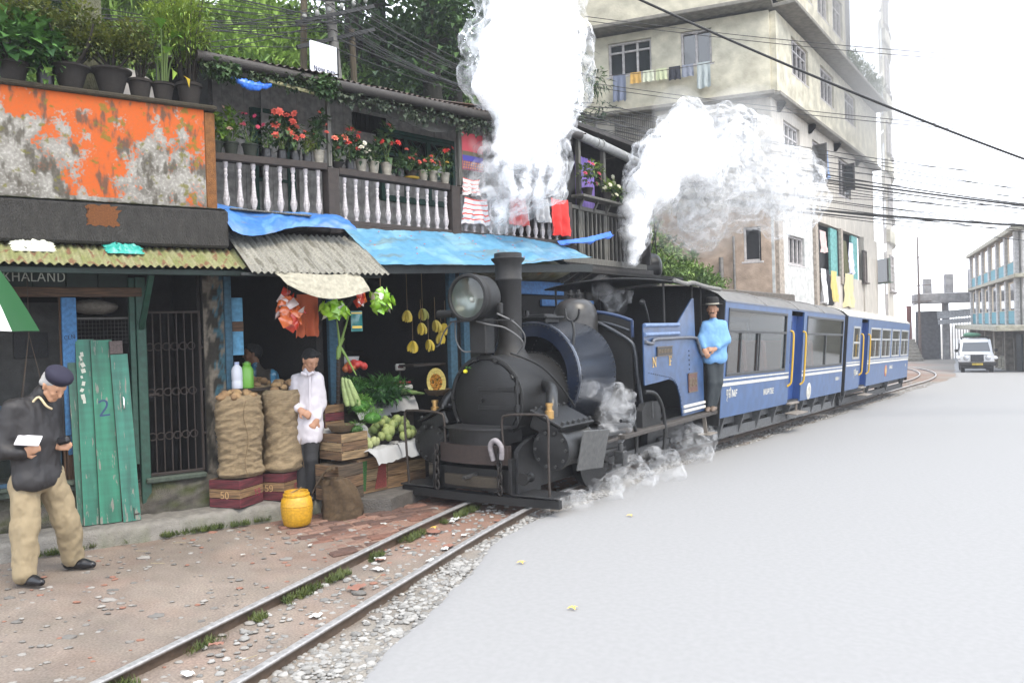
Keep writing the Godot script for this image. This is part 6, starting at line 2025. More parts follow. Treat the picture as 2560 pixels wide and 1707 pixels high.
func vehicles() -> void:
	var p := V(25.05, gy(25.05, -44.3), -44.3)
	var fr := Transform3D(rot(0, -27, 0), p)
	var t := thing("jeep", "white jeep with a luggage rack coming up the road", "jeep", fr)
	var wh := mat("jeepwhite", Color(0.62, 0.63, 0.65), 0.35, 0.0, {"coat": 0.5})
	var bk := gm("jeepblack", Color(0.02, 0.02, 0.02), 0.6)
	var m := MB.new()
	m.at(V(0, 0, 0), rot(0, -90, 0)).prism(p2([1.95, 0.55, 2.0, 0.95, 1.3, 1.05, 1.02, 1.08, 0.62, 1.66, 0.45, 1.74, -2.0, 1.76, -2.05, 0.5]), -0.76, 0.76)
	for i in m.v.size():
		var v := m.v[i]
		if v.y > 1.2: m.v[i].x *= 1.0 - (v.y - 1.2) * 0.16
	part("body", m, wh, t)
	m = MB.new()
	m.box(V(0, 1.02, 1.5), V(1.2, 0.1, 1.0), 0.04)
	part("bonnet", m, wh, t)
	for s in [-1.0, 1.0]:
		m = MB.new()
		m.box(V(s * 0.76, 0.82, 1.5), V(0.34, 0.16, 0.95), 0.06)
		part("wing", m, wh, t)
		m = MB.new()
		m.at(V(s * 0.5, 0.83, 1.96), rot(90, 0, 0)).lathe(p2([0.13, -0.02, 0.14, 0.03, 0.115, 0.045, 0, 0.055]), 18)
		part("headlight", m, mat("jeeplamp", Color(0.45, 0.47, 0.5), 0.15, 0.4), t)
		for z in [1.35, -1.35]:
			m = MB.new()
			m.at(V(s * 0.74, 0.36, z), rot(0, 0, -90 * s)).lathe(p2([0, -0.02, 0.2, -0.03, 0.22, 0.02, 0.34, 0.0, 0.36, -0.04, 0.36, -0.18, 0, -0.18]), 22)
			part("wheel", m, bk, t)
		m = MB.new()
		m.box(V(s * 0.92, 1.18, 0.95), V(0.16, 0.16, 0.08), 0.03)
		part("mirror", m, bk, t)
		m = MB.new()
		m.box(V(s * 0.745, 1.36, -0.7), V(0.02, 0.36, 2.2), 0.01, rot(0, 0, s * 9))
		part("side_window", m, mat("jeepglass", Color(0.03, 0.035, 0.04), 0.08, 0.0, {"spec": 0.8}), t)
	m = MB.new()
	m.quad(V(-0.66, 1.13, 1.005), V(0.66, 1.13, 1.005), V(0.58, 1.6, 0.685), V(-0.58, 1.6, 0.685))
	part("windscreen", m, mat("jeepglass", Color.WHITE), t)
	m = MB.new()
	m.box(V(0, 0.82, 1.99), V(0.6, 0.36, 0.05), 0.02)
	for k in 4: m.box(V(0, 0.7 + k * 0.08, 2.02), V(0.54, 0.025, 0.02))
	part("grille", m, gm("jeepgrille", Color(0.12, 0.12, 0.13), 0.35, 1.0, 0.0, 0.6), t)
	m = MB.new()
	m.box(V(0, 0.52, 2.03), V(1.7, 0.2, 0.2), 0.04)
	m.box(V(0, 0.36, 1.9), V(1.3, 0.2, 0.2), 0.02)
	part("bumper", m, bk, t)
	m = MB.new()
	m.box(V(0, 0.5, 2.14), V(0.5, 0.11, 0.01))
	part("number_plate", m, gm("plateyellow", Color(0.45, 0.33, 0.03), 0.6), t)
	m = MB.new()
	for x in [-0.62, 0.62]: m.bar(V(x, 1.86, -1.8), V(x, 1.86, 0.5), 0.03, 0.03)
	for k in 6: m.bar(V(-0.62, 1.86, -1.8 + k * 0.46), V(0.62, 1.86, -1.8 + k * 0.46), 0.03, 0.03)
	for k in 4:
		for x in [-0.62, 0.62]: m.cyl(V(x, 1.74, -1.7 + k * 0.7), V(x, 1.86, -1.7 + k * 0.7), 0.015, 6)
	part("roof_rack", m, bk, t)
	m = MB.new()
	m.ell(V(-0.15, 1.98, -0.4), V(0.42, 0.14, 0.5), 16, 10, Basis(), 0.3, fnl(3, 2.0))
	solo("luggage", m, mat("lugg", Color(0.06, 0.22, 0.12), 0.8), "green luggage bundle tied on the jeep's roof rack", "bundle", fr)
	var q := V(30.2, 0, -50.2)
	q.y = gy(q.x, q.z)
	var b := thing("motorbike", "dark motorbike parked by the shop front at the right edge", "motorbike", Transform3D(rot(0, -20, 0), q))
	for z in [-0.62, 0.62]:
		m = MB.new()
		m.at(V(0, 0.3, z), rot(0, 0, 90)).lathe(p2([0.0, -0.04, 0.05, -0.04, 0.06, -0.02, 0.23, -0.02, 0.24, -0.05, 0.3, -0.04, 0.31, 0, 0.3, 0.04, 0.24, 0.05, 0.23, 0.02, 0.06, 0.02, 0, 0.04]), 20)
		part("wheel", m, bk, b)
	m = MB.new()
	m.ell(V(0, 0.78, 0.15), V(0.16, 0.14, 0.3), 12, 8)
	part("fuel_tank", m, gm("biketank", Color(0.02, 0.02, 0.025), 0.3), b)
	m = MB.new()
	m.box(V(0, 0.74, -0.4), V(0.24, 0.1, 0.6), 0.04)
	part("seat", m, bk, b)
	m = MB.new()
	m.box(V(0, 0.42, 0.05), V(0.26, 0.32, 0.4), 0.06)
	m.bar(V(0, 0.7, -0.1), V(0, 0.3, -0.6), 0.05, 0.05)
	part("engine", m, gm("bikeengine", Color(0.1, 0.1, 0.1), 0.4, 1.0, 0.0, 0.6), b)
	m = MB.new()
	for s in [-0.08, 0.08]: m.cyl(V(s, 0.3, 0.66), V(s, 0.98, 0.4), 0.025, 6)
	m.cyl(V(-0.36, 1.02, 0.3), V(0.36, 1.02, 0.3), 0.02, 6)
	part("fork", m, gm("bikeengine", Color.WHITE), b)
	m = MB.new()
	m.ell(V(0, 0.9, 0.5), V(0.1, 0.1, 0.08), 12, 8)
	part("headlight", m, mat("jeeplamp", Color.WHITE), b)

var lush := 1.0

func leaves(m: MB, n: int, c: Vector3, r: Vector3, ln: float, w: float, ca: Color, cb: Color, up := 0.4, shell := 0.35, droop := 0.25) -> void:
	for k in int(n * lush):
		var d := V(rng.randfn(), rng.randfn(), rng.randfn()).normalized()
		var q := pow(rng.randf(), shell)
		var dir := (d + V(0, up, 0) + V(rr(-0.6, 0.6), rr(-0.6, 0.6), rr(-0.6, 0.6))).normalized()
		m.col = ca.lerp(cb, clampf(rng.randf() * 0.7 + d.y * 0.25, 0, 1))
		var s := rr(0.7, 1.25)
		m.leaf(c + d * r * q, dir, V(rr(-0.3, 0.3), 1, rr(-0.3, 0.3)) if absf(dir.y) < 0.9 else V(1, 0, 0), ln * s, w * s, droop)

func stems(m: MB, n: int, a: Vector3, c: Vector3, r: Vector3, rad: float) -> void:
	for k in n:
		var e := c + V(rr(-1, 1), rr(-0.5, 0.8), rr(-1, 1)) * r * 0.8
		var mid := a.lerp(e, 0.5) + V(rr(-0.1, 0.1), 0, rr(-0.1, 0.1)) * r.x
		m.tube(curve([a + V(rr(-0.02, 0.02), 0, rr(-0.02, 0.02)), mid, e], 4), [rad, rad, rad, rad * 0.9, rad * 0.8, rad * 0.7, rad * 0.6, rad * 0.5, rad * 0.4], 5, false)

func pot(t: Node3D, kind: String, r: float, h: float) -> void:
	var m := MB.new()
	if kind == "bowl": m.lathe(p2([0, 0, r * 0.5, 0, r * 0.62, h * 0.3, r * 0.78, h * 0.75, r * 0.85, h * 0.86, r * 1.0, h * 0.93, r * 1.02, h, r * 0.92, h, r * 0.8, h * 0.88, 0, h * 0.85]), 22)
	elif kind == "grey": m.lathe(p2([0, 0, r * 0.72, 0, r * 0.8, h * 0.3, r * 0.83, h * 0.31, r * 0.88, h * 0.6, r * 0.91, h * 0.61, r * 0.95, h * 0.88, r * 1.04, h * 0.89, r * 1.04, h, r * 0.92, h, r * 0.88, h * 0.9, 0, h * 0.88]), 18)
	elif kind == "bag":
		var n := fnl(rng.randi() % 99, 1.0, 2)
		m.grid(16, 8, func(a: float, b: float) -> Vector3:
			var q := r * (0.9 + 0.12 * n.get_noise_2d(a * 9.0, b * 6.0)) * (1.0 if b < 0.95 else 0.8)
			return V(cos(a * TAU) * q, b * h, -sin(a * TAU) * q), true)
		m.lathe(p2([0, h * 0.92, r * 0.9, h * 0.92]), 12)
	else: m.lathe(p2([0, 0, r * 0.7, 0, r * 0.95, h * 0.85, r * 1.05, h * 0.86, r * 1.05, h, r * 0.95, h, r * 0.9, h * 0.9, 0, h * 0.88]), 20)
	var ms := {"bowl": gm("claydark", Color(0.05, 0.038, 0.03), 0.85, 4.0, 0.8), "grey": gm("potgrey", Color(0.36, 0.33, 0.27), 0.7, 3.0, 0.2), "bag": mat("bagblack", Color(0.015, 0.015, 0.018), 0.4), "clay": gm("claybrown", Color(0.06, 0.045, 0.035), 0.85, 4.0, 0.8), "green": gm("potgreen", Color(0.035, 0.05, 0.025), 0.7, 4.0, 0.5)}
	part("pot", m, ms[kind], t)

var flower_mesh: ArrayMesh

func blossom(t: Node3D, p: Vector3, s: float, m: Material) -> void:
	if flower_mesh == null:
		var f := MB.new()
		for ring in 3:
			for k in 7 - ring:
				var a := TAU * k / (7.0 - ring) + ring * 0.4
				var d := V(cos(a), 0.25 + ring * 0.55, sin(a)).normalized()
				f.leaf(V(0, ring * 0.08, 0), d, Vector3.UP, 1.0 - ring * 0.22, 0.85 - ring * 0.15, 0.12)
		flower_mesh = f.mesh()
	var o := pmesh("blossom", flower_mesh, m, t)
	o.transform = Transform3D(rot(rr(10, 80), rr(-60, 60), rr(-30, 30)).scaled(V(s, s, s)), p)

func petals(c: Color) -> StandardMaterial3D: return mat("petal" + c.to_html(), c, 0.6, 0.0, {"back": 0.5})

func plants() -> void:
	var lm := leafmat("leafy", Color.WHITE)
	var bark := gm("twig", Color(0.06, 0.045, 0.03), 0.9)
	var azA := Color(0.05, 0.075, 0.015)
	var azB := Color(0.2, 0.21, 0.045)
	var pp: Array = [
		[0.22, "clay", 0.12, 0.17, "broad", "broad leaved potted plant at the left end of the orange parapet"],
		[0.46, "bag", 0.075, 0.17, "sprig", "small leafy sprig growing in a black plastic bag on the parapet"],
		[0.655, "bowl", 0.165, 0.2, "tree", "tall wide azalea in a dark wide rimmed bowl on the parapet"],
		[0.98, "bowl", 0.175, 0.22, "azalea", "low clipped azalea in the widest dark bowl on the parapet"],
		[1.22, "clay", 0.105, 0.17, "bare", "thin stemmed shrub in a small clay pot on the parapet"],
		[1.42, "clay", 0.1, 0.17, "lily", "tall arum with broad light green leaves and a yellowed one"],
		[1.655, "clay", 0.115, 0.2, "feather", "feathery light green bamboo like plant at the parapet's right end"]]
	for p in pp:
		lush = 1.7
		var t := thing("potted_plant", p[5], "potted plant", FA * X3(V(p[0], 4.002, -0.18)), "pots on the orange parapet")
		pot(t, p[1], p[2], p[3])
		var h: float = p[3]
		var f := MB.new()
		var s := MB.new()
		match p[4]:
			"broad":
				stems(s, 9, V(0, h * 0.8, 0), V(0.02, 0.3, 0), V(0.2, 0.12, 0.14), 0.008)
				leaves(f, 240, V(0.03, 0.31, 0.02), V(0.26, 0.16, 0.18), 0.085, 0.075, Color(0.03, 0.085, 0.02), Color(0.11, 0.24, 0.05), 0.5, 0.4)
			"sprig":
				stems(s, 4, V(0, h * 0.9, 0), V(0.03, 0.26, 0), V(0.1, 0.1, 0.08), 0.005)
				leaves(f, 60, V(0.05, 0.25, 0.03), V(0.13, 0.13, 0.08), 0.055, 0.045, Color(0.03, 0.08, 0.02), Color(0.14, 0.24, 0.06))
				leaves(f, 7, V(-0.03, 0.06, 0.1), V(0.05, 0.04, 0.02), 0.06, 0.045, Color(0.12, 0.24, 0.05), Color(0.2, 0.34, 0.08))
			"tree":
				stems(s, 8, V(0.01, h * 0.85, 0), V(-0.02, 0.46, 0), V(0.28, 0.08, 0.2), 0.014)
				for k in 8: leaves(f, 190, V(-0.34 + k * 0.1 + rr(-0.03, 0.03), 0.54 + 0.06 * sin(k * 1.9) - absf(k - 3.5) * 0.022, rr(-0.1, 0.1)), V(0.13, 0.1, 0.14), 0.038, 0.02, azA, azB, 0.6, 0.5)
				for k in 5: leaves(f, 120, V(-0.7 + k * 0.12, 0.5 + rr(-0.04, 0.06), -0.15), V(0.14, 0.1, 0.12), 0.038, 0.02, azA, azB, 0.6, 0.5)
			"azalea":
				stems(s, 9, V(0, h * 0.9, 0), V(0, 0.36, 0), V(0.2, 0.08, 0.16), 0.01)
				for k in 6: leaves(f, 200, V(-0.2 + k * 0.08, 0.4 + rr(-0.03, 0.03), rr(-0.06, 0.06)), V(0.12, 0.11, 0.14), 0.038, 0.02, azA, azB, 0.6, 0.5)
			"bare":
				stems(s, 12, V(0, h * 0.85, 0), V(0.0, 0.42, 0), V(0.14, 0.1, 0.1), 0.005)
				leaves(f, 160, V(0.0, 0.45, 0), V(0.17, 0.09, 0.12), 0.03, 0.015, azA, Color(0.16, 0.14, 0.05))
			"lily":
				for k in 13:
					var a := rr(0, TAU)
					var e := V(cos(a) * rr(0.03, 0.13), rr(0.36, 0.6), sin(a) * 0.1)
					s.tube(curve([V(cos(a) * 0.03, h * 0.85, sin(a) * 0.03), e * 0.6 + V(0, 0.08, 0), e], 4), 0.006, 5, false)
					f.col = Color(0.07, 0.19, 0.025).lerp(Color(0.18, 0.34, 0.05), rng.randf())
					f.leaf(e, V(cos(a) * 1.2, rr(-0.2, 0.8), sin(a) + 0.3).normalized(), Vector3.UP, rr(0.11, 0.17), rr(0.07, 0.1), 0.3)
				f.col = Color(0.42, 0.3, 0.02)
				f.leaf(V(0.12, 0.22, 0.09), V(0.5, -0.8, 0.4).normalized(), V(0.5, 0.3, 0.6), 0.1, 0.045, 0.3)
				f.col = Color(0.2, 0.3, 0.04)
				f.leaf(V(0.03, 0.26, 0.1), V(0.2, -0.7, 0.6).normalized(), V(0.6, 0.3, 0.5), 0.12, 0.06, 0.3)
			"feather":
				for k in 26:
					var a := rr(0, TAU)
					var b := V(cos(a) * rr(0.05, 0.2), rr(0.45, 0.92), sin(a) * rr(0.05, 0.2))
					s.tube(curve([V(cos(a) * 0.04, h * 0.85, sin(a) * 0.04), b * 0.6 + V(0, 0.06, 0), b], 4), 0.004, 4, false)
					leaves(f, 60, b * 0.86 + V(-0.05, 0.04, 0), V(0.13, 0.15, 0.12), 0.065, 0.011, Color(0.1, 0.18, 0.02), Color(0.3, 0.36, 0.06), 0.5, 0.8)
		var grow := Transform3D(Basis.from_scale(V(1.3, 1.22, 1.3)), V(0, -h * 0.16, 0))
		part("stem", s, bark if p[4] != "lily" else mat("greenstem", Color(0.16, 0.24, 0.06), 0.6), t).transform = grow
		part("foliage", f, lm, t).transform = grow
		lush = 1.0
	var red := Color(0.62, 0.02, 0.015)
	var coral := Color(0.72, 0.12, 0.08)
	var pinkc := Color(0.5, 0.04, 0.12)
	var wht := Color(0.7, 0.66, 0.55)
	var lightl := [Color(0.06, 0.15, 0.015), Color(0.24, 0.34, 0.05)]
	var darkl := [Color(0.02, 0.05, 0.02), Color(0.07, 0.12, 0.035)]
	var bp: Array = [
		[0, 1.93, "green", 0.075, 0.11, 0.36, 0.13, lightl, 0.075, wht, 1, 0.03, "light green leafy plant with one white bloom beside the orange parapet"],
		[0, 2.08, "green", 0.075, 0.12, 0.42, 0.12, lightl, 0.08, Color(0.72, 0.5, 0.38), 2, 0.035, "tall leafy plant with a peach bloom, second pot from the parapet"],
		[0, 2.27, "green", 0.08, 0.12, 0.38, 0.13, darkl, 0.035, pinkc, 7, 0.025, "dark small leaved azalea dotted with magenta flowers"],
		[0, 2.44, "bag", 0.05, 0.1, 0.3, 0.1, darkl, 0.06, pinkc, 2, 0.025, "dark shrub in a black bag beside the magenta azalea"],
		[0, 2.6, "bag", 0.055, 0.1, 0.44, 0.13, darkl, 0.075, coral, 8, 0.05, "large coral begonia full of blooms in front of the green door"],
		[0, 2.74, "bag", 0.055, 0.1, 0.34, 0.11, darkl, 0.075, coral, 6, 0.045, "coral begonia leaning right of the green door"],
		[0, 2.87, "bag", 0.055, 0.11, 0.28, 0.09, [Color(0.08, 0.12, 0.02), Color(0.26, 0.28, 0.06)], 0.045, coral, 3, 0.022, "yellowish leaved plant in a black bag left of the tall begonia"],
		[0, 3.0, "grey", 0.062, 0.13, 0.5, 0.09, darkl, 0.09, coral, 3, 0.03, "tall thin begonia in a grey pot by the balcony's middle post"],
		[1, 0.12, "bowl", 0.08, 0.06, 0.3, 0.1, darkl, 0.07, Color(0.75, 0.2, 0.12), 3, 0.055, "salmon begonia in a low dark bowl right of the middle post"],
		[1, 0.28, "bag", 0.055, 0.11, 0.4, 0.13, darkl, 0.075, red, 7, 0.042, "scarlet begonia in a black bag above the balcony rail"],
		[1, 0.43, "grey", 0.065, 0.13, 0.28, 0.12, darkl, 0.065, wht, 5, 0.04, "white flowered begonia in a grey pot, low among the reds"],
		[1, 0.6, "grey", 0.065, 0.13, 0.34, 0.08, darkl, 0.065, red, 1, 0.015, "grey pot with a nearly flowerless begonia"],
		[1, 0.78, "grey", 0.065, 0.14, 0.52, 0.13, darkl, 0.09, red, 5, 0.048, "tall bright red begonia arching over its grey pot"],
		[1, 0.97, "bag", 0.055, 0.1, 0.22, 0.1, darkl, 0.07, coral, 1, 0.03, "leafy begonia in a black bag right of the tall red one"],
		[1, 1.13, "bowl", 0.085, 0.09, 0.3, 0.12, darkl, 0.07, coral, 4, 0.035, "coral begonia in a dark bowl on a yellow saucer"],
		[1, 1.32, "grey", 0.06, 0.12, 0.22, 0.09, darkl, 0.06, coral, 2, 0.032, "low pink begonia in a grey pot next to the yellow saucer"],
		[1, 1.47, "grey", 0.062, 0.13, 0.28, 0.11, [Color(0.05, 0.1, 0.02), Color(0.16, 0.22, 0.05)], 0.055, coral, 6, 0.028, "many flowered coral begonia in the second last grey pot"],
		[1, 1.66, "grey", 0.062, 0.13, 0.42, 0.1, darkl, 0.07, red, 4, 0.04, "red begonia with a yellow bloom in the last grey pot"]]
	for p in bp:
		var fr: Transform3D = [FA, FB][p[0]] * X3(V(p[1], 3.614 if p[0] == 0 else 3.584, [-0.35, 0.0][p[0]]))
		var t := thing("potted_plant", p[12], "potted plant", fr, "flower pots along the balcony rail")
		pot(t, p[2], p[3], p[4])
		var h: float = p[4]
		var ht: float = p[5]
		var sp: float = p[6]
		var f := MB.new()
		var s := MB.new()
		stems(s, 7, V(0, h * 0.8, 0), V(0, ht * 0.7, 0), V(sp, ht * 0.3, sp * 0.8), 0.006)
		var big: float = p[8]
		for k in 4: leaves(f, int(0.9 / big) + 10, V(rr(-0.5, 0.5) * sp, ht * (0.45 + k * 0.16), rr(-0.3, 0.5) * sp), V(sp * (0.85 - k * 0.1), ht * 0.16, sp * 0.8), big, big * 0.7, p[7][0], p[7][1], 0.3, 0.5, 0.35)
		part("stem", s, mat("greenstem", Color(0.12, 0.16, 0.06), 0.6), t)
		part("foliage", f, lm, t)
		for k in int(p[10]):
			var c: Color = p[9]
			if k == 1 and p[12].begins_with("red begonia with"): c = Color(0.7, 0.5, 0.03)
			blossom(t, V(rr(-1.0, 1.0) * sp, ht * rr(0.5, 1.12) if k > 0 else ht * 1.05, rr(0.0, 1.0) * sp * 0.8 + 0.02), p[11] * rr(0.75, 1.15), petals(c.lerp(coral, 0.25 * rng.randf()) if c != wht else c))
		if p[12].ends_with("yellow saucer") and p[2] == "bowl":
			var sc := MB.new()
			sc.lathe(p2([0, 0, 0.09, 0.0, 0.105, 0.015, 0.1, 0.018, 0, 0.006]), 18)
			part("saucer", sc, mat("saucer", Color(0.5, 0.3, 0.03), 0.5), t)
	for k in 2:
		var t := thing("potted_plant", ["pink flowered shrub on the shelf before the violet curtain", "white flowered creeper trailing along the slat balcony shelf"][k], "potted plant", FC * X3(V([3.05, 3.65][k], 3.81, 0.13)))
		pot(t, "clay", 0.09, 0.13)
		var f := MB.new()
		for q in 5: leaves(f, 40, V(-0.1 + q * 0.08 + k * 0.05, [0.34, 0.2][k] + rr(-0.08, 0.1), rr(0, 0.1)), V(0.12, 0.12, 0.12), 0.07, 0.045, darkl[0], lightl[1], 0.3, 0.5)
		part("foliage", f, lm, t)
		for q in 7: blossom(t, V(rr(-0.18, 0.25), rr(0.15, 0.5) - k * 0.1, rr(0.05, 0.18)), 0.045, petals([Color(0.6, 0.06, 0.12), Color(0.65, 0.62, 0.45)][k]))
	var iv := MB.new()
	for k in 80:
		var u := rr(1.75, 3.1)
		leaves(iv, 7, V(u, 4.36 + rr(-0.09, 0.05), -0.04), V(0.08, 0.05, 0.04), 0.05, 0.045, Color(0.015, 0.03, 0.012), Color(0.06, 0.09, 0.035), -0.6, 0.6)
	for c in [[2.98, 0.12], [2.9, 0.1], [1.95, 0.1]]: leaves(iv, 90, V(c[0], 4.33, 0.0), V(0.13, c[1], 0.06), 0.06, 0.055, Color(0.02, 0.05, 0.015), Color(0.08, 0.14, 0.04), -0.5, 0.6)
	solo("ivy", iv, lm, "dark ivy hanging under the long gutter left of the middle post", "ivy", FA)
	iv = MB.new()
	for k in 120:
		var u := pow(rng.randf(), 1.3) * 2.4
		var q := 0.06 * sin(u * 9.0)
		leaves(iv, 6, V(2.3 - u, 4.33 + rr(-0.1, 0.04) + q * 0.4, 0.24), V(0.09, 0.05, 0.03), 0.05, 0.045, Color(0.02, 0.035, 0.02), Color(0.1, 0.12, 0.08), -0.6, 0.6)
	solo("ivy", iv, lm, "greyish ivy trailing under the gutter right of the middle post", "ivy", FB)

func cluster(n: int, r: float, ln: float, w: float, up: float, droop := 0.3) -> ArrayMesh:
	var m := MB.new()
	leaves(m, n, Vector3.ZERO, V(r, r * 0.75, r), ln, w, Color(0.75, 0.75, 0.75), Color(1.25, 1.25, 1.2), up, 0.6, droop)
	return m.mesh()

func hillside_plants() -> void:
	var lm := leafmat("leafy", Color.WHITE)
	var bush := cluster(26, 0.3, 0.17, 0.075, 0.5)
	var fern := cluster(30, 0.34, 0.3, 0.05, 0.3, 0.6)
	var cn := fnl(63, 0.25, 4)
	for kind in 2:
		var xs := []
		var cs := []
		for k in [6400, 3600][kind]:
			var u := rr(-7.0, 17.5)
			var d := 3.8 + pow(rng.randf(), 0.9) * 9.5
			var y := hill_y(u, -d)
			var q := cn.get_noise_2d(u * 1.5, d * 1.5 + kind * 50.0)
			if q < -0.42 or (kind == 1 and q < -0.1): continue
			var s := rr(0.6, 1.3) * (1.0 + q * 0.7)
			xs.append(FA * Transform3D(rot(rr(-25, 25), rr(0, 360), rr(-25, 25)).scaled(V(s, s, s)), V(u, y + 0.12 + maxf(q, 0.0) * 0.9, -d)))
			var c := Color(0.035, 0.075, 0.02).lerp(Color(0.12, 0.21, 0.045), clampf(0.45 + q * 1.1 + rr(-0.25, 0.25), 0, 1))
			if u > 2.0 and u < 6.5 and d > 8.0: c = c.lerp(Color(0.26, 0.4, 0.06), 0.65)
			cs.append(c)
		multi(["hillside_undergrowth", "hillside_ferns"][kind], [bush, fern][kind], lm, xs, self, cs)
	var spray := cluster(60, 0.62, 0.26, 0.06, -0.35, 0.7)
	var big := cluster(40, 0.6, 0.3, 0.14, 0.1)
	var barkm := gm("treebark", Color(0.055, 0.045, 0.038), 0.95, 1.5, 2.0)
	var bark2 := gm("treebark2", Color(0.13, 0.12, 0.09), 0.95, 1.5, 2.0)
	var ts: Array = [
		[-2.5, -7.0, 0.25, 9.0, 0, 330, 0.2, 2.4, 0, "dark conifer at the far left behind the parapet plants"],
		[0.8, -9.0, 0.3, 11.0, 0, 380, 0.15, 2.6, 0, "broad dark conifer behind the mossy concrete post"],
		[3.2, -10.5, 0.22, 11.0, 0, 200, 0.42, 1.9, 0, "conifer with drooping sprays at the top of the bright bank"],
		[5.6, -12.0, 0.26, 13.0, 0, 190, 0.42, 1.7, 0, "thick dark trunked conifer in the middle of the crest"],
		[7.4, -9.0, 0.2, 12.0, 0, 150, 0.48, 1.6, 0, "forked dark trunked tree right of the middle of the crest"],
		[8.1, -9.2, 0.17, 12.0, 1, 140, 0.4, 1.5, 0, "slender leaning tree beside the forked one"],
		[8.3, -7.0, 0.2, 11.5, 1, 230, 0.12, 1.5, 1, "pale ridged trunk with leafy boughs at the left of the steam"],
		[9.3, -8.0, 0.26, 13.0, 1, 300, 0.14, 1.8, 0, "leafy dark tree just behind the steam plume"],
		[12.5, -9.5, 0.24, 13.0, 0, 330, 0.1, 2.2, 0, "dark bluish conifer between the steam and the cream building"],
		[14.5, -12.0, 0.25, 14.0, 0, 330, 0.1, 2.4, 0, "dark conifer close to the left side of the cream building"]]
	for p in ts:
		var y := hill_y(p[0], p[1]) - 0.3
		var t := thing("tree", p[9], "tree", FA * X3(V(p[0], y, p[1])), "trees on the crest behind the shops")
		var m := MB.new()
		var H: float = p[3]
		var r: float = p[2]
		var lean := rr(-0.5, 0.5)
		m.tube(curve([V(0, 0, 0), V(lean * 0.3, H * 0.35, 0), V(lean, H * 0.7, 0.1), V(lean * 1.2, H, 0)], 5), PackedFloat32Array(range(16).map(func(i): return r * (1.15 - i * 0.065))), 12)
		var xs := []
		var cs := []
		var lo: float = p[6]
		for k in 34:
			var q := lo + (1.0 - lo) * (k + rng.randf()) / 34.0
			var a := rr(0, TAU)
			var ln: float = p[7] * (1.05 - 0.75 * (q - lo) / (1.0 - lo)) * rr(0.6, 1.1)
			var b := V(lean * q * 1.2, H * q, 0)
			var e := b + V(cos(a) * ln, rr(-0.15, 0.35) * ln, sin(a) * ln)
			m.tube(curve([b, b.lerp(e, 0.5) + V(0, 0.12 * ln, 0), e], 3), [0.06, 0.05, 0.045, 0.04, 0.03, 0.02, 0.012], 5, false)
			for j in int(p[5] / 34.0):
				var s := rr(0.5, 1.05)
				var w := rr(0.25, 1.05)
				xs.append(Transform3D(rot(rr(-20, 20), rr(0, 360), rr(-20, 20)).scaled(V(s, s * 0.8, s)), b.lerp(e, w) + V(rr(-0.3, 0.3), rr(-0.35, 0.15), rr(-0.3, 0.3))))
				cs.append(Color(0.02, 0.042, 0.022).lerp(Color(0.075, 0.12, 0.04) if p[4] == 0 else Color(0.1, 0.19, 0.05), rng.randf()))
		part("trunk", m, bark2 if p[8] == 1 else barkm, t)
		multi("crown", spray if p[4] == 0 else big, lm, xs, t, cs)
	var xs := []
	var cs := []
	for k in 420:
		var u := rr(6.8, 13.2)
		var top := lerpf(3.9, 2.85, clampf((u - 9.5) / 3.6, 0, 1))
		var s := rr(0.5, 0.95)
		xs.append(FT * Transform3D(rot(rr(-20, 20), rr(0, 360), rr(-20, 20)).scaled(V(s, s, s)), V(u, rr(2.5, top), rr(-3.0, -1.9) - maxf(0, 9.0 - u) * 0.25)))
		cs.append(Color(0.06, 0.12, 0.025).lerp(Color(0.2, 0.3, 0.07), rng.randf()))
	multi("slope_shrubs", bush, lm, xs, self, cs)
	xs = []
	cs = []
	for k in 90:
		var s := rr(0.5, 1.0)
		xs.append(FE * Transform3D(rot(0, rr(0, 360), 0).scaled(V(s, s, s)), V(rr(8.6, 14.5), 11.85 + rr(0, 0.5), rr(0.4, 0.8))))
		cs.append(Color(0.1, 0.16, 0.06).lerp(Color(0.2, 0.25, 0.12), rng.randf()))
	multi("ledge_plants", bush, lm, xs, self, cs)

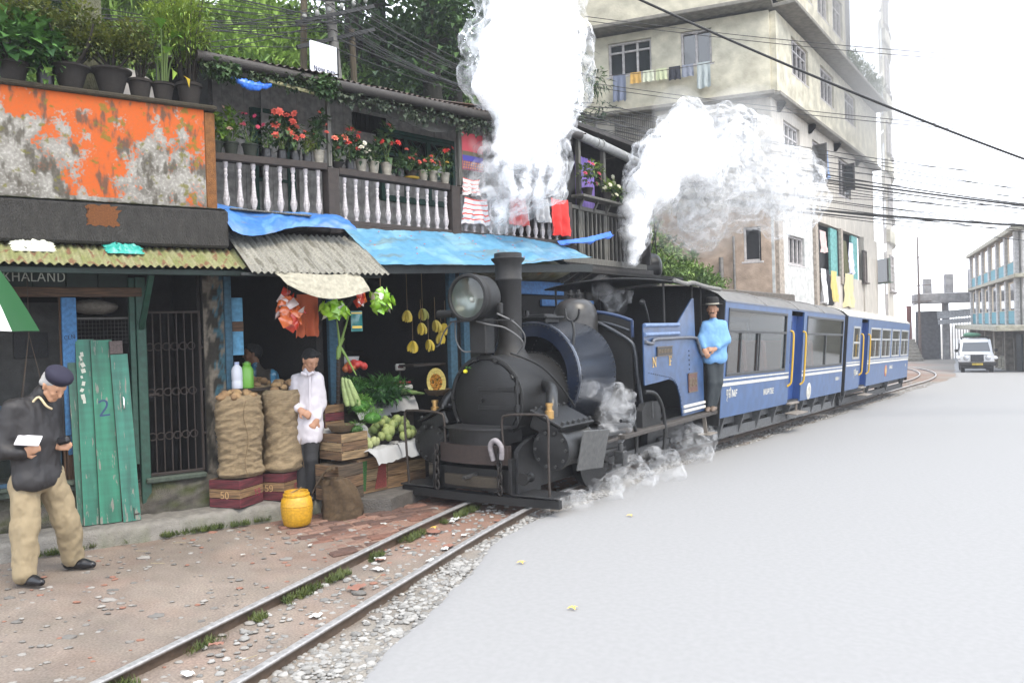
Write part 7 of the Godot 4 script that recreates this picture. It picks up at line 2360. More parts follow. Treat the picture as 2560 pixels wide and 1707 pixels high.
func litter() -> void:
	var xs := []
	var cs := []
	var n := fnl(91, 0.8, 3)
	for k in 15000:
		var u := lerpf(-8.0, 30.0, pow(rng.randf(), 1.8))
		var e := 0.95 + clampf(-u - 1.0, 0.0, 12.0) * 0.36
		var v := rr(tcen(u) + 0.3, e + 0.08) if rng.randf() < 0.86 else rr(tcen(u) - 0.3, tcen(u) + 0.3)
		var p := FT * V(u, 0, v)
		if n.get_noise_2d(p.x * 2.0, p.z * 2.0) < -0.38: continue
		p.y = gy(p.x, p.z) - 0.008
		var s := rr(0.008, 0.025) * (1.25 if rng.randf() < 0.15 else 0.9)
		xs.append(Transform3D(rot(rr(-14, 14), rr(0, 360), rr(-14, 14)).scaled(V(s * rr(0.9, 1.5), s * 0.5, s)), p))
		var g := rr(0.13, 0.3)
		cs.append(Color(g, g * 0.965, g * 0.91))
	var st := MB.new()
	st.ell(Vector3.ZERO, V(1, 1, 1), 7, 5, Basis(), 0.6, fnl(5, 0.9, 2))
	var stm := mat("stone", Color.WHITE, 0.9, 0.0, {"vc": true})
	multi("gravel", st.mesh(), stm, xs, self, cs)
	xs = []
	cs = []
	for k in 2600:
		var p := V(rr(-5.0, 1.0), 0, rr(-10.0, -2.2))
		var l := FA.affine_inverse() * p
		var f := FT.affine_inverse() * p
		if l.z < 0.12 or f.z > tcen(f.x) + 0.25: continue
		p.y = gy(p.x, p.z) - 0.008
		var s := rr(0.005, 0.022)
		if rng.randf() < 0.06: s *= 2.0
		xs.append(Transform3D(rot(rr(-12, 12), rr(0, 360), rr(-12, 12)).scaled(V(s * 1.4, s * 0.35, s)), p))
		var g := rr(0.1, 0.24)
		cs.append(Color(g, g * 0.93, g * 0.85) if rng.randf() < 0.85 else Color(0.2, 0.095, 0.065))
	multi("dirt_pebbles", st.mesh(), stm, xs, self, cs)
	xs = []
	cs = []
	var tuft := MB.new()
	for k in 14: tuft.leaf(V(rr(-0.02, 0.02), 0, rr(-0.02, 0.02)), V(rr(-0.6, 0.6), 1, rr(-0.6, 0.6)).normalized(), V(1, 0, 0.3), rr(0.03, 0.07), 0.008, 0.2)
	for k in 700:
		var u := rr(-7.0, 0.5)
		if n.get_noise_2d(u * 3.0, 5.0) < 0.12: continue
		var p := FT * V(u, 0, tcen(u) - 0.35 + rr(0.03, 0.11))
		p.y = gy(p.x, p.z) - 0.01
		xs.append(Transform3D(rot(0, rr(0, 360), 0), p))
		cs.append(Color(0.04, 0.06, 0.012).lerp(Color(0.1, 0.12, 0.03), rng.randf()))
	for k in 260:
		var q := FA * V(rr(0.2, 3.0), 0.0, rr(0.03, 0.1))
		if n.get_noise_2d(q.x * 3.0, q.z * 3.0) < 0.02: continue
		xs.append(Transform3D(rot(0, rr(0, 360), 0), q))
		cs.append(Color(0.035, 0.055, 0.012).lerp(Color(0.08, 0.1, 0.02), rng.randf()))
	multi("grass_tufts", tuft.mesh(), leafmat("leafy", Color.WHITE), xs, self, cs)
	var scrap := func(c: Color, key: String, cnt: int, a: float, b: float, nm: String, lab: String, cat: String, where: Callable) -> void:
		for k in cnt:
			var m := MB.new()
			var nn := fnl(rng.randi() % 999, 1.0, 2)
			var sx := rr(a, b)
			var sz := sx * rr(0.4, 0.9)
			m.grid(5, 4, func(x: float, y: float) -> Vector3: return V((x - 0.5) * sx, 0.006 + 0.25 * sx * absf(nn.get_noise_2d(x * 3.0, y * 3.0)), (0.5 - y) * sz))
			var p: Vector3 = where.call()
			p.y = gy(p.x, p.z)
			solo(nm, m, mat(key, c, 0.7, 0.0, {"back": 0.2}), lab, cat, Transform3D(rot(0, rr(0, 360), 0), p), "litter on the ground")
	var track := func() -> Vector3:
		var u := rr(-4.5, 0.3)
		return FT * V(u, 0, tcen(u) + rr(-0.28, 0.25))
	var dirt := func() -> Vector3: return FA * V(rr(0.6, 3.2), 0, rr(0.3, 1.3))
	scrap.call(Color(0.5, 0.5, 0.48), "paperwhite", 14, 0.04, 0.1, "paper_scrap", "white paper scrap lying between the two rails", "litter", track)
	scrap.call(Color(0.4, 0.4, 0.37), "papergrey", 9, 0.03, 0.08, "paper_scrap", "pale paper scrap on the dirt between the kerb and the track", "litter", dirt)
	scrap.call(Color(0.28, 0.13, 0.09), "chipred", 6, 0.06, 0.13, "brick_shard", "broken red brick shard lying between the two rails", "brick shard", track)
	for p in [[V(0.02, 0, -6.15), "yellow peel on the gravel beside the right rail"], [V(0.33, 0, -5.1), "yellow peel on the road near its ragged edge"], [V(1.05, 0, -7.6), "yellow peel on the road beside the locomotive's step"], [V(-0.75, 0, -7.35), "orange peel between the rails in front of the engine"]]:
		var m := MB.new()
		for k in 4: m.leaf(V(0, 0.012, 0), rot(0, k * 90.0 + 20, 0) * V(1, 0.15, 0).normalized(), Vector3.UP, 0.04, 0.02, 0.2)
		var q: Vector3 = p[0]
		q.y = gy(q.x, q.z) + 0.014
		solo("peel", m, mat("peel", Color(0.6, 0.4, 0.06), 0.6), p[1], "peel", X3(q))
	for k in 9:
		var m := MB.new()
		m.bar(V(-0.06, 0.008, 0), V(0.06, 0.01, rr(-0.03, 0.03)), 0.004, 0.003)
		var q: Vector3 = track.call() if k < 5 else dirt.call()
		q.y = gy(q.x, q.z)
		solo("straw", m, mat("straw", Color(0.33, 0.27, 0.16), 0.8), "dry straw lying in the dirt near the rails" if k < 5 else "dry straw on the dirt before the kerb", "straw", Transform3D(rot(0, rr(0, 360), 0), q), "straws on the ground")

func nets(bones: Array, cell: float, k: float) -> MB:
	var lo := Vector3(1e9, 1e9, 1e9)
	var hi := -lo
	for b in bones:
		var r: float = maxf(b[2], b[3]) + cell * 3.0
		lo = lo.min((b[0] as Vector3).min(b[1]) - Vector3(r, r, r))
		hi = hi.max((b[0] as Vector3).max(b[1]) + Vector3(r, r, r))
	var nx := int((hi.x - lo.x) / cell) + 2
	var ny := int((hi.y - lo.y) / cell) + 2
	var nz := int((hi.z - lo.z) / cell) + 2
	var f := PackedFloat32Array()
	f.resize(nx * ny * nz)
	f.fill(1.0)
	for b in bones:
		var a: Vector3 = b[0]
		var ab: Vector3 = b[1] - b[0]
		var ra: float = b[2]
		var rd: float = b[3] - b[2]
		var l2 := maxf(ab.length_squared(), 1e-9)
		var r: float = maxf(b[2], b[3]) + cell * 2.0 + k
		var p0: Vector3 = ((a.min(b[1]) - Vector3(r, r, r) - lo) / cell).floor()
		var p1: Vector3 = ((a.max(b[1]) + Vector3(r, r, r) - lo) / cell).ceil()
		for z in range(maxi(0, int(p0.z)), mini(nz, int(p1.z) + 1)):
			for y in range(maxi(0, int(p0.y)), mini(ny, int(p1.y) + 1)):
				var row := (z * ny + y) * nx
				for x in range(maxi(0, int(p0.x)), mini(nx, int(p1.x) + 1)):
					var ap := lo + Vector3(x, y, z) * cell - a
					var t := clampf(ap.dot(ab) / l2, 0.0, 1.0)
					var d := (ap - ab * t).length() - ra - rd * t
					var o := f[row + x]
					var h := k - absf(d - o)
					f[row + x] = minf(d, o) - (h * h / (4.0 * k) if h > 0.0 else 0.0)
	var m := MB.new()
	var id := PackedInt32Array()
	id.resize(nx * ny * nz)
	id.fill(-1)
	var off := PackedInt32Array([0, 1, nx, nx + 1, nx * ny, nx * ny + 1, nx * ny + nx, nx * ny + nx + 1])
	var cr := [Vector3(0, 0, 0), Vector3(1, 0, 0), Vector3(0, 1, 0), Vector3(1, 1, 0), Vector3(0, 0, 1), Vector3(1, 0, 1), Vector3(0, 1, 1), Vector3(1, 1, 1)]
	var ed := PackedInt32Array([0, 1, 2, 3, 4, 5, 6, 7, 0, 2, 1, 3, 4, 6, 5, 7, 0, 4, 1, 5, 2, 6, 3, 7])
	for z in nz - 1:
		for y in ny - 1:
			for x in nx - 1:
				var i := (z * ny + y) * nx + x
				var s := 0
				for q in 8:
					if f[i + off[q]] < 0.0: s += 1
				if s == 0 or s == 8: continue
				var c := Vector3.ZERO
				var n := 0
				for e in 12:
					var u := f[i + off[ed[e * 2]]]
					var w := f[i + off[ed[e * 2 + 1]]]
					if (u < 0.0) != (w < 0.0):
						c += (cr[ed[e * 2]] as Vector3).lerp(cr[ed[e * 2 + 1]], u / (u - w))
						n += 1
				id[i] = m.vert(lo + (Vector3(x, y, z) + c / n) * cell, Vector3.UP)
	var dx := PackedInt32Array([1, nx, nx * ny])
	for z in range(1, nz - 1):
		for y in range(1, ny - 1):
			for x in range(1, nx - 1):
				var i := (z * ny + y) * nx + x
				for ax in 3:
					var a := f[i] < 0.0
					if a == (f[i + dx[ax]] < 0.0): continue
					var e1 := dx[(ax + 1) % 3]
					var e2 := dx[(ax + 2) % 3]
					var v0 := id[i - e1 - e2]
					var v1 := id[i - e2]
					var v2 := id[i]
					var v3 := id[i - e1]
					if v0 < 0 or v1 < 0 or v2 < 0 or v3 < 0: continue
					if a: m.ix.append_array([v0, v2, v1, v0, v3, v2])
					else: m.ix.append_array([v0, v1, v2, v0, v2, v3])
	for it in 2:
		var sm := m.v.duplicate()
		var ct := PackedInt32Array()
		ct.resize(sm.size())
		for q in range(0, m.ix.size(), 3):
			for e in 3:
				var i := m.ix[q + e]
				sm[i] += m.v[m.ix[q + (e + 1) % 3]]
				ct[i] += 1
		for i in sm.size(): m.v[i] = m.v[i].lerp((sm[i] - m.v[i]) / maxi(ct[i], 1), 0.5)
	fix(m)
	return m

func folds(m: MB, amp: float, fr: float, sd: int) -> MB:
	var n := fnl(sd, fr, 3)
	for i in m.v.size(): m.v[i] += m.n[i] * amp * (n.get_noise_3d(m.v[i].x, m.v[i].y * 0.6, m.v[i].z) - 0.15 * absf(n.get_noise_3dv(m.v[i] * 2.3)))
	fix(m)
	return m

func hand(w: Vector3, d: Vector3, nn: Vector3, s: float, curl: float, sd: float) -> Array:
	d = d.normalized()
	nn = (nn - d * nn.dot(d)).normalized()
	var x := d.cross(nn) * sd
	var r := []
	for k in 4:
		var kn := w + d * 0.085 * s + x * (0.027 - k * 0.019) * s - nn * 0.004 * absf(k - 1.5) * s
		r.append([w + x * (0.012 - k * 0.009) * s, kn, 0.014 * s, 0.0105 * s])
		var ln: float = [0.07, 0.078, 0.073, 0.056][k] * s
		var a1 := curl * 0.9
		var m1 := kn + (d * cos(a1) - nn * sin(a1)) * ln * 0.55
		var a2 := curl * 2.0
		r.append([kn, m1, 0.0095 * s, 0.0088 * s])
		r.append([m1, m1 + (d * cos(a2) - nn * sin(a2)) * ln * 0.5, 0.0088 * s, 0.0074 * s])
	var tb := w + d * 0.025 * s + x * 0.026 * s
	var tm := tb + (d * 0.6 + x * 0.75 - nn * 0.35).normalized() * 0.042 * s
	r.append([tb, tm, 0.0135 * s, 0.0105 * s])
	r.append([tm, tm + (d * 0.95 + x * 0.1 - nn * 0.4 * (1.0 + curl)).normalized() * 0.036 * s, 0.0105 * s, 0.0085 * s])
	return r

func head(t: Node3D, c: Vector3, b: Basis, s: float, skin: Material, hair: Color, style: String) -> void:
	var P := func(x: float, y: float, z: float) -> Vector3: return c + b * V(x, y, z) * s
	var bo := [
		[P.call(0, 0.035, -0.025), P.call(0, 0.035, 0.015), 0.079 * s, 0.075 * s],
		[P.call(0, 0.0, 0.03), P.call(0, -0.05, 0.035), 0.062 * s, 0.046 * s],
		[P.call(-0.012, -0.086, 0.055), P.call(0.012, -0.086, 0.055), 0.024 * s, 0.024 * s],
		[P.call(-0.045, -0.05, 0.01), P.call(-0.015, -0.085, 0.05), 0.022 * s, 0.02 * s],
		[P.call(0.045, -0.05, 0.01), P.call(0.015, -0.085, 0.05), 0.022 * s, 0.02 * s],
		[P.call(0, 0.018, 0.086), P.call(0, -0.024, 0.103), 0.008 * s, 0.014 * s],
		[P.call(-0.034, 0.033, 0.076), P.call(0.034, 0.033, 0.076), 0.012 * s, 0.012 * s],
		[P.call(-0.036, -0.02, 0.066), P.call(-0.03, -0.03, 0.066), 0.02 * s, 0.018 * s],
		[P.call(0.036, -0.02, 0.066), P.call(0.03, -0.03, 0.066), 0.02 * s, 0.018 * s],
		[P.call(-0.016, -0.052, 0.083), P.call(0.016, -0.052, 0.083), 0.008 * s, 0.008 * s],
		[P.call(-0.078, 0.015, -0.012), P.call(-0.076, -0.02, -0.002), 0.014 * s, 0.01 * s],
		[P.call(0.078, 0.015, -0.012), P.call(0.076, -0.02, -0.002), 0.014 * s, 0.01 * s],
		[P.call(0, -0.03, -0.02), P.call(0, -0.12, -0.03), 0.05 * s, 0.052 * s]]
	part("head", nets(bo, 0.0055 * s, 0.016 * s), skin, t)
	var e := MB.new()
	for q in [-0.031, 0.031]: e.at(Vector3.ZERO).ell(P.call(q, 0.011, 0.079), V(0.011, 0.006, 0.009) * s, 8, 6, b)
	part("eyes", e, mat("eyedark", Color(0.03, 0.02, 0.015), 0.3), t)
	e = MB.new()
	for q in [-1.0, 1.0]: e.bar(P.call(q * 0.014, 0.032, 0.09), P.call(q * 0.046, 0.034, 0.078), 0.008 * s, 0.007 * s, 0.002)
	if style == "moustache": e.tube(curve([P.call(-0.028, -0.046, 0.088), P.call(0, -0.036, 0.098), P.call(0.028, -0.046, 0.088)], 4), 0.008 * s, 6)
	part("eyebrows", e, mat("hair" + hair.to_html(), hair, 0.8), t)
	var hb := [
		[P.call(0, 0.045, -0.035), P.call(0, 0.06, 0.0), 0.08 * s, 0.072 * s],
		[P.call(-0.06, 0.01, -0.045), P.call(-0.05, 0.055, 0.02), 0.032 * s, 0.03 * s],
		[P.call(0.06, 0.01, -0.045), P.call(0.05, 0.055, 0.02), 0.032 * s, 0.03 * s],
		[P.call(0, -0.02, -0.065), P.call(0, 0.03, -0.07), 0.045 * s, 0.05 * s]]
	if style == "thick": hb.append([P.call(-0.04, 0.1, 0.045), P.call(0.04, 0.1, 0.045), 0.032 * s, 0.032 * s])
	part("hair", folds(nets(hb, 0.007 * s, 0.02 * s), 0.006 * s, 30.0, 4), mat("hair" + hair.to_html(), hair, 0.8), t)

func figure(t: Node3D, J: Dictionary, s: float, skin: Material, cl: Array, w: Array, cell := 0.014) -> void:
	var mid: Vector3 = (J.hl + J.hr) * 0.5
	var ch: Vector3 = (J.sl + J.sr) * 0.5
	var wd: Vector3 = (J.sl - J.sr).normalized()
	var torso := func(g: float) -> Array:
		var r := []
		for q in [-1.0, 0.0, 1.0]:
			r.append([mid + wd * q * 0.075 * s, mid.lerp(ch, 0.5) + wd * q * 0.08 * s, (0.095 + g) * s, (0.095 + g + J.get("belly", 0.0)) * s])
			r.append([mid.lerp(ch, 0.5) + wd * q * 0.08 * s, ch + wd * q * 0.09 * s - V(0, 0.06 * s, 0), (0.095 + g + J.get("belly", 0.0)) * s, (0.085 + g) * s])
		r.append([J.sl - wd * 0.02 * s, J.sr + wd * 0.02 * s, (0.055 + g) * s, (0.055 + g) * s])
		r.append([ch - V(0, 0.03 * s, 0), J.neck, (0.07 + g) * s, (0.052 + g * 0.5) * s])
		return r
	var arms := func(g: float, cut: float) -> Array:
		var r := []
		for q in ["l", "r"]:
			if not J.has("e" + q): continue
			r.append([J["s" + q], J["e" + q], (0.052 + g) * s, (0.042 + g) * s])
			r.append([J["e" + q], (J["e" + q] as Vector3).lerp(J["w" + q], cut), (0.042 + g) * s, (0.031 + g * 0.8) * s])
		return r
	var legs := func(g: float) -> Array:
		var r := []
		for q in ["l", "r"]:
			r.append([J["h" + q], J["k" + q], (0.08 + g * 0.6) * s, (0.056 + g) * s])
			r.append([J["k" + q], J["a" + q], (0.056 + g) * s, (0.042 + g) * s])
		return r
	var body: Array = torso.call(-0.012) + arms.call(-0.006, 1.0) + legs.call(-0.008)
	for q in ["l", "r"]:
		if J.has("w" + q) and J.has("f" + q): body += hand(J["w" + q], J["f" + q], J.get("n" + q, V(0, 0.3, 1)), s * 1.05, J.get("c" + q, 0.5), -1.0 if q == "l" else 1.0)
	part("body", nets(body, cell * 0.75, 0.02 * s), skin, t)
	var top: Array = torso.call(w[0]) + arms.call(w[0], J.get("cuff", 0.95))
	top.append([mid + wd * 0.07 * s, mid - wd * 0.07 * s, (0.1 + w[0]) * s, (0.1 + w[0]) * s])
	top.append([mid - V(0, J.get("hem", 0.06) * s, 0) + wd * 0.07 * s, mid - V(0, J.get("hem", 0.06) * s, 0) - wd * 0.07 * s, (0.1 + w[0]) * s, (0.1 + w[0]) * s])
	var tm := folds(nets(top, cell, 0.035 * s), 0.016 * s, 7.0, 12)
	var hy: float = mid.y - (J.get("hem", 0.06) + 0.07) * s
	for i in tm.v.size(): tm.v[i].y = maxf(tm.v[i].y, hy + 0.012 * sin(tm.v[i].x * 40.0))
	fix(tm)
	if J.has("paint"):
		for i in tm.v.size(): tm.c[i] = J.paint.call(tm.v[i])
	part("shirt", tm, cl[0], t)
	part("trousers", folds(nets(legs.call(w[1]) + [[J.hl, J.hr, (0.09 + w[1] * 0.4) * s, (0.09 + w[1] * 0.4) * s]], cell, 0.03 * s), (0.024 if w[1] > 0.03 else 0.008) * s, 7.0, 22), cl[1], t)
	for q in ["l", "r"]:
		if not J.has("t" + q): continue
		var a: Vector3 = J["a" + q]
		var d: Vector3 = (J["t" + q] as Vector3).normalized()
		var g := V(a.x, a.y - 0.055 * s, a.z)
		part("shoe", nets([[g - d * 0.05 * s, g + d * 0.09 * s, 0.042 * s, 0.04 * s], [g + d * 0.09 * s, g + d * 0.17 * s - V(0, 0.008 * s, 0), 0.042 * s, 0.03 * s], [g - d * 0.04 * s, a + V(0, 0.03, 0) * s, 0.042 * s, 0.04 * s]], 0.009, 0.02 * s), cl[2], t)

func people() -> void:
	var skin1 := mat("skinold", Color(0.46, 0.25, 0.15), 0.55, 0.0, {})
	var skin2 := mat("skinyoung", Color(0.38, 0.2, 0.12), 0.55, 0.0, {})
	var skin3 := mat("skindark", Color(0.26, 0.13, 0.075), 0.55, 0.0, {})
	var k := 0.0033
	var t := thing("person", "older man in a dark jacket, khaki trousers and navy cap, reading a pad", "person", X3(V(-3.53, 0.0, -6.2)))
	var p := func(x: float, y: float, z: float) -> Vector3: return V((x - 100.0) * k, (1343.0 - y) * k, z)
	var J := {"hl": p.call(86, 1112, -0.07), "hr": p.call(54, 1116, 0.07), "kl": V(0.02, 0.42, -0.15), "kr": V(-0.13, 0.42, 0.12), "al": V(0.02, 0.09, -0.24), "ar": V(-0.12, 0.09, 0.17), "tl": V(1, 0, 0.12), "tr": V(1, 0, 0.35),
		"sl": p.call(80, 945, -0.17), "sr": p.call(48, 950, 0.15), "neck": p.call(86, 918, 0.0), "el": p.call(72, 1040, -0.24), "er": p.call(26, 1040, 0.22), "wl": p.call(98, 1042, -0.04), "wr": p.call(70, 1046, 0.2),
		"fl": V(0.9, 0.1, 0.2), "fr": V(1, 0.25, -0.25), "nl": V(0, 0.4, 1), "nr": V(-0.2, -0.3, 1), "cl": 0.7, "cr": 0.9, "hem": 0.0, "cuff": 1.0}
	figure(t, J, 0.94, skin1, [mat("jacket", Color(0.03, 0.026, 0.028), 0.6), mat("khaki", Color(0.3, 0.235, 0.14), 0.85), mat("blackshoe", Color(0.015, 0.015, 0.02), 0.35)], [0.03, 0.045], 0.012)
	var hb := rot(0, 72, 0) * rot(38, 0, 0)
	var hc: Vector3 = p.call(113, 903, 0.0)
	head(t, hc, hb, 0.95, skin1, Color(0.36, 0.35, 0.34), "")
	var m := MB.new()
	m.at(hc + hb * V(0, 0.075, 0.0), hb * rot(4, 0, 0)).lathe(p2([0.083, -0.015, 0.092, 0.0, 0.103, 0.022, 0.102, 0.045, 0.085, 0.066, 0.05, 0.076, 0, 0.078]), 26)
	m.X = Transform3D()
	part("cap", m, mat("navycap", Color(0.022, 0.018, 0.055), 0.85), t)
	m = MB.new()
	m.tube(curve([p.call(78, 938, 0.08), p.call(92, 926, 0.07), p.call(104, 946, 0.05), p.call(108, 955, 0.0)], 4), 0.009, 6)
	part("collar", m, mat("collarcream", Color(0.55, 0.45, 0.28), 0.8), t)
	solo("notepad", MB.new().box(p.call(88, 1019, 0.2), V(0.16, 0.012, 0.11), 0.002, rot(32, 12, -8)), mat("padwhite", Color(0.66, 0.64, 0.66), 0.7), "white pad of papers in the hand of the man with the navy cap", "notepad", t.transform)
	m = MB.new()
	m.box(p.call(133, 1028, 0.0), V(0.1, 0.06, 0.06), 0.02, rot(0, 0, 12))
	solo("pouch", m, mat("blackshoe", Color.WHITE), "small black pouch in the other hand of the man with the navy cap", "pouch", t.transform)
	k = 0.00482
	var o: Vector3 = FA * V(2.68, 0.15, -0.12)
	t = thing("person", "young man in a white shirt and grey jeans standing by the vegetables", "person", X3(o))
	p = func(x: float, y: float, z: float) -> Vector3: return V((x - 742.0) * k, (1096.0 - y) * k, z)
	J = {"hl": p.call(757, 950, 0.03), "hr": p.call(728, 950, -0.03), "kl": p.call(754, 1016, 0.06), "kr": p.call(733, 1018, 0.0), "al": p.call(748, 1084, 0.0), "ar": p.call(727, 1084, 0.02), "tl": V(0.3, 0, 1), "tr": V(0.1, 0, 1),
		"sl": p.call(771, 848, 0.04), "sr": p.call(722, 850, -0.05), "neck": p.call(752, 832, 0.03), "el": p.call(776, 900, 0.0), "wl": p.call(770, 932, 0.1), "er": p.call(713, 897, 0.03), "wr": p.call(737, 910, 0.14),
		"fr": V(0.9, -0.5, 0.4), "nr": V(0, 0.5, 1), "cr": 0.8, "fl": V(-0.5, -0.8, 0.3), "nl": V(0.3, 0.2, 1), "hem": 0.1, "cuff": 0.85}
	figure(t, J, 0.92, skin2, [mat("shirtwhite", Color(0.5, 0.47, 0.5), 0.8, 0.0, {}), mat("jeansgrey", Color(0.055, 0.055, 0.06), 0.85, 0.0, {"tex": grunge(), "scale": Vector3(5, 5, 5)}), mat("blackshoe", Color.WHITE)], [0.016, 0.012], 0.013)
	head(t, p.call(758, 809, 0.06), rot(0, 42, 0) * rot(30, 0, 0), 0.93, skin2, Color(0.008, 0.008, 0.008), "thick")
	m = MB.new()
	for q in [-1.0, 1.0]: m.box(p.call(754 + q * 7, 836, 0.12), V(0.07, 0.03, 0.03), 0.008, rot(0, 0, q * 28))
	m.box(p.call(758, 885, 0.13), V(0.02, 0.42, 0.012), 0.004, rot(0, 20, -2))
	part("collar", m, mat("shirtwhite", Color.WHITE), t)
	k = 0.0067
	o = FT * V(4.36, 0.6, 0.86)
	t = thing("person", "engine driver in a light blue shirt and dark hat standing on the cab step", "person", X3(o))
	p = func(x: float, y: float, z: float) -> Vector3: return V((x - 1630.0) * k, (942.0 - y) * k, z)
	J = {"hl": p.call(1646, 832, 0.0), "hr": p.call(1628, 832, 0.02), "kl": p.call(1644, 884, 0.03), "kr": p.call(1630, 884, 0.05), "al": p.call(1634, 930, 0.0), "ar": p.call(1624, 931, 0.03), "tl": V(-0.4, 0, 1), "tr": V(-0.5, 0, 1), "belly": 0.015,
		"sl": p.call(1657, 766, 0.0), "sr": p.call(1620, 766, 0.03), "neck": p.call(1637, 756, 0.02), "el": p.call(1662, 797, 0.05), "wl": p.call(1634, 815, 0.16), "er": p.call(1610, 792, 0.06), "wr": p.call(1612, 816, 0.14),
		"fl": V(-1, 0.0, 0.1), "nl": V(0, 0.5, 1), "cl": 0.8, "fr": V(0.2, -0.6, 0.4), "nr": V(-0.4, 0.2, 1), "cr": 0.9, "hem": 0.02, "cuff": 0.8}
	figure(t, J, 0.9, skin2, [mat("shirtblue", Color(0.13, 0.28, 0.5), 0.75, 0.0, {}), mat("trousergrey", Color(0.05, 0.065, 0.075), 0.8, 0.0, {}), mat("shoebrown", Color(0.2, 0.14, 0.1), 0.6)], [0.018, 0.012], 0.013)
	hc = p.call(1635, 735, 0.05)
	hb = rot(4, -18, 0)
	head(t, hc, hb, 0.9, skin2, Color(0.01, 0.009, 0.008), "moustache")
	m = MB.new()
	m.at(hc + hb * V(0, 0.065, 0.0), hb).lathe(p2([0.0, 0.003, 0.09, 0.0, 0.135, 0.004, 0.14, 0.012, 0.09, 0.014, 0.088, 0.03, 0.083, 0.1, 0.06, 0.115, 0, 0.105]), 26)
	var ht := part("hat", m, mat("hatgrey", Color(0.028, 0.026, 0.026), 0.9), t)
	m = MB.new()
	m.at(hc + hb * V(0, 0.065, 0.0), hb).lathe(p2([0.092, 0.012, 0.0895, 0.032]), 26)
	part("hat_band", m, mat("hatband", Color(0.36, 0.33, 0.27), 0.8), ht)
	k = 0.0052
	o = FA * V(2.5, 0.15, -1.0)
	t = thing("person", "man in a blue plaid shirt and dark vest with his back turned inside the shop", "person", X3(o))
	p = func(x: float, y: float, z: float) -> Vector3: return V((x - 655.0) * k, (1085.0 - y) * k, z)
	var pl := func(q: Vector3) -> Color:
		if q.x > p.call(652, 0, 0).x and q.x < p.call(682, 0, 0).x and q.y > 0.8: return Color(0.05, 0.04, 0.035)
		return Color(0.05, 0.2, 0.34).lerp(Color(0.3, 0.45, 0.55), 0.75 * float(fposmod(q.y * 9.0, 1.0) < 0.45) * float(fposmod((q.x + q.z) * 9.0, 1.0) < 0.5)).lerp(Color(0.02, 0.04, 0.07), 0.6 * float(fposmod(q.x * 9.0 + 0.3, 1.0) < 0.12))
	J = {"hl": p.call(640, 945, -0.05), "hr": p.call(672, 945, 0.0), "kl": p.call(640, 1012, 0), "kr": p.call(670, 1012, 0), "al": p.call(640, 1078, 0), "ar": p.call(668, 1078, 0), "sl": p.call(634, 848, -0.05), "sr": p.call(682, 852, 0.0), "neck": p.call(648, 832, 0.0), "el": p.call(634, 905, 0.05), "wl": p.call(640, 950, -0.1), "er": p.call(694, 895, 0.0), "wr": p.call(700, 930, -0.12), "paint": pl}
	figure(t, J, 0.92, skin3, [mat("plaid", Color.WHITE, 0.85, 0.0, {"vc": true}), mat("darktrouser", Color(0.03, 0.03, 0.03), 0.85), mat("blackshoe", Color.WHITE)], [0.02, 0.01], 0.016)
	head(t, p.call(640, 806, -0.02), rot(0, -70, 0), 0.92, skin3, Color(0.008, 0.008, 0.008), "thick")
	var dim: Array = [
		["seller in black sitting among the vegetables in the dark shop", FB * V(0.72, 0.32, -0.95), Color(0.02, 0.02, 0.022), 62.0],
		["woman in a yellow and red top in the dark at the left of the shop", FA * V(2.15, 0.35, -1.3), Color(0.3, 0.15, 0.03), -60.0]]
	for i in 2:
		var d: Array = dim[i]
		t = thing("person", d[0], "person", X3(d[1]))
		J = {"hl": V(0.08, 0.5, 0), "hr": V(-0.08, 0.5, 0), "kl": V(0.12, 0.5, 0.3), "kr": V(-0.12, 0.5, 0.3), "al": V(0.12, 0.1, 0.3), "ar": V(-0.12, 0.1, 0.3), "sl": V(0.17, 0.98, 0), "sr": V(-0.17, 0.98, 0), "neck": V(0, 1.04, 0.01), "el": V(0.22, 0.72, 0.06), "wl": V(0.12, 0.6, 0.25), "er": V(-0.22, 0.72, 0.06), "wr": V(-0.12, 0.6, 0.25)}
		figure(t, J, 0.92, skin2, [mat("dim%d" % i, d[2], 0.85), mat("darktrouser", Color.WHITE), mat("blackshoe", Color.WHITE)], [0.02, 0.01], 0.02)
		head(t, V(0.0, 1.17, 0.03), rot(0, d[3], 0), 0.92, skin2, Color(0.008, 0.008, 0.008), "thick")
	for i in 5:
		var u: float = [4.95, 5.6, 10.2, 13.0, 16.4][i]
		t = thing("person", ["passenger in black at the foremost window of the first coach", "passenger half hidden behind the second pane of the first coach", "passenger in blue behind the rear windows of the first coach", "passenger at the narrow window of the tail coach", "passenger at the third window of the tail coach"][i], "person", FT * Transform3D(rot(0, 180, 0), V(u, ty(u) + 0.62, 0.45)))
		J = {"hl": V(0.08, 0.35, 0), "hr": V(-0.08, 0.35, 0), "kl": V(0.1, 0.35, 0.25), "kr": V(-0.1, 0.35, 0.25), "al": V(0.1, 0.05, 0.25), "ar": V(-0.1, 0.05, 0.25), "sl": V(0.16, 0.75, 0), "sr": V(-0.16, 0.75, 0), "neck": V(0, 0.8, 0), "el": V(0.22, 0.55, 0.05), "wl": V(0.12, 0.42, 0.2), "er": V(-0.22, 0.55, 0.05), "wr": V(-0.12, 0.42, 0.2)}
		figure(t, J, 0.85, skin2, [mat("pas%d" % i, [Color(0.02, 0.02, 0.02), Color(0.3, 0.1, 0.06), Color(0.08, 0.2, 0.4), Color(0.3, 0.05, 0.06), Color(0.4, 0.38, 0.36)][i], 0.85), mat("darktrouser", Color.WHITE), mat("blackshoe", Color.WHITE)], [0.02, 0.01], 0.024)
		head(t, V(0, 0.92, 0.02), rot(0, -60 + i * 30.0, 0), 0.85, skin2, Color(0.01, 0.01, 0.01), "thick")

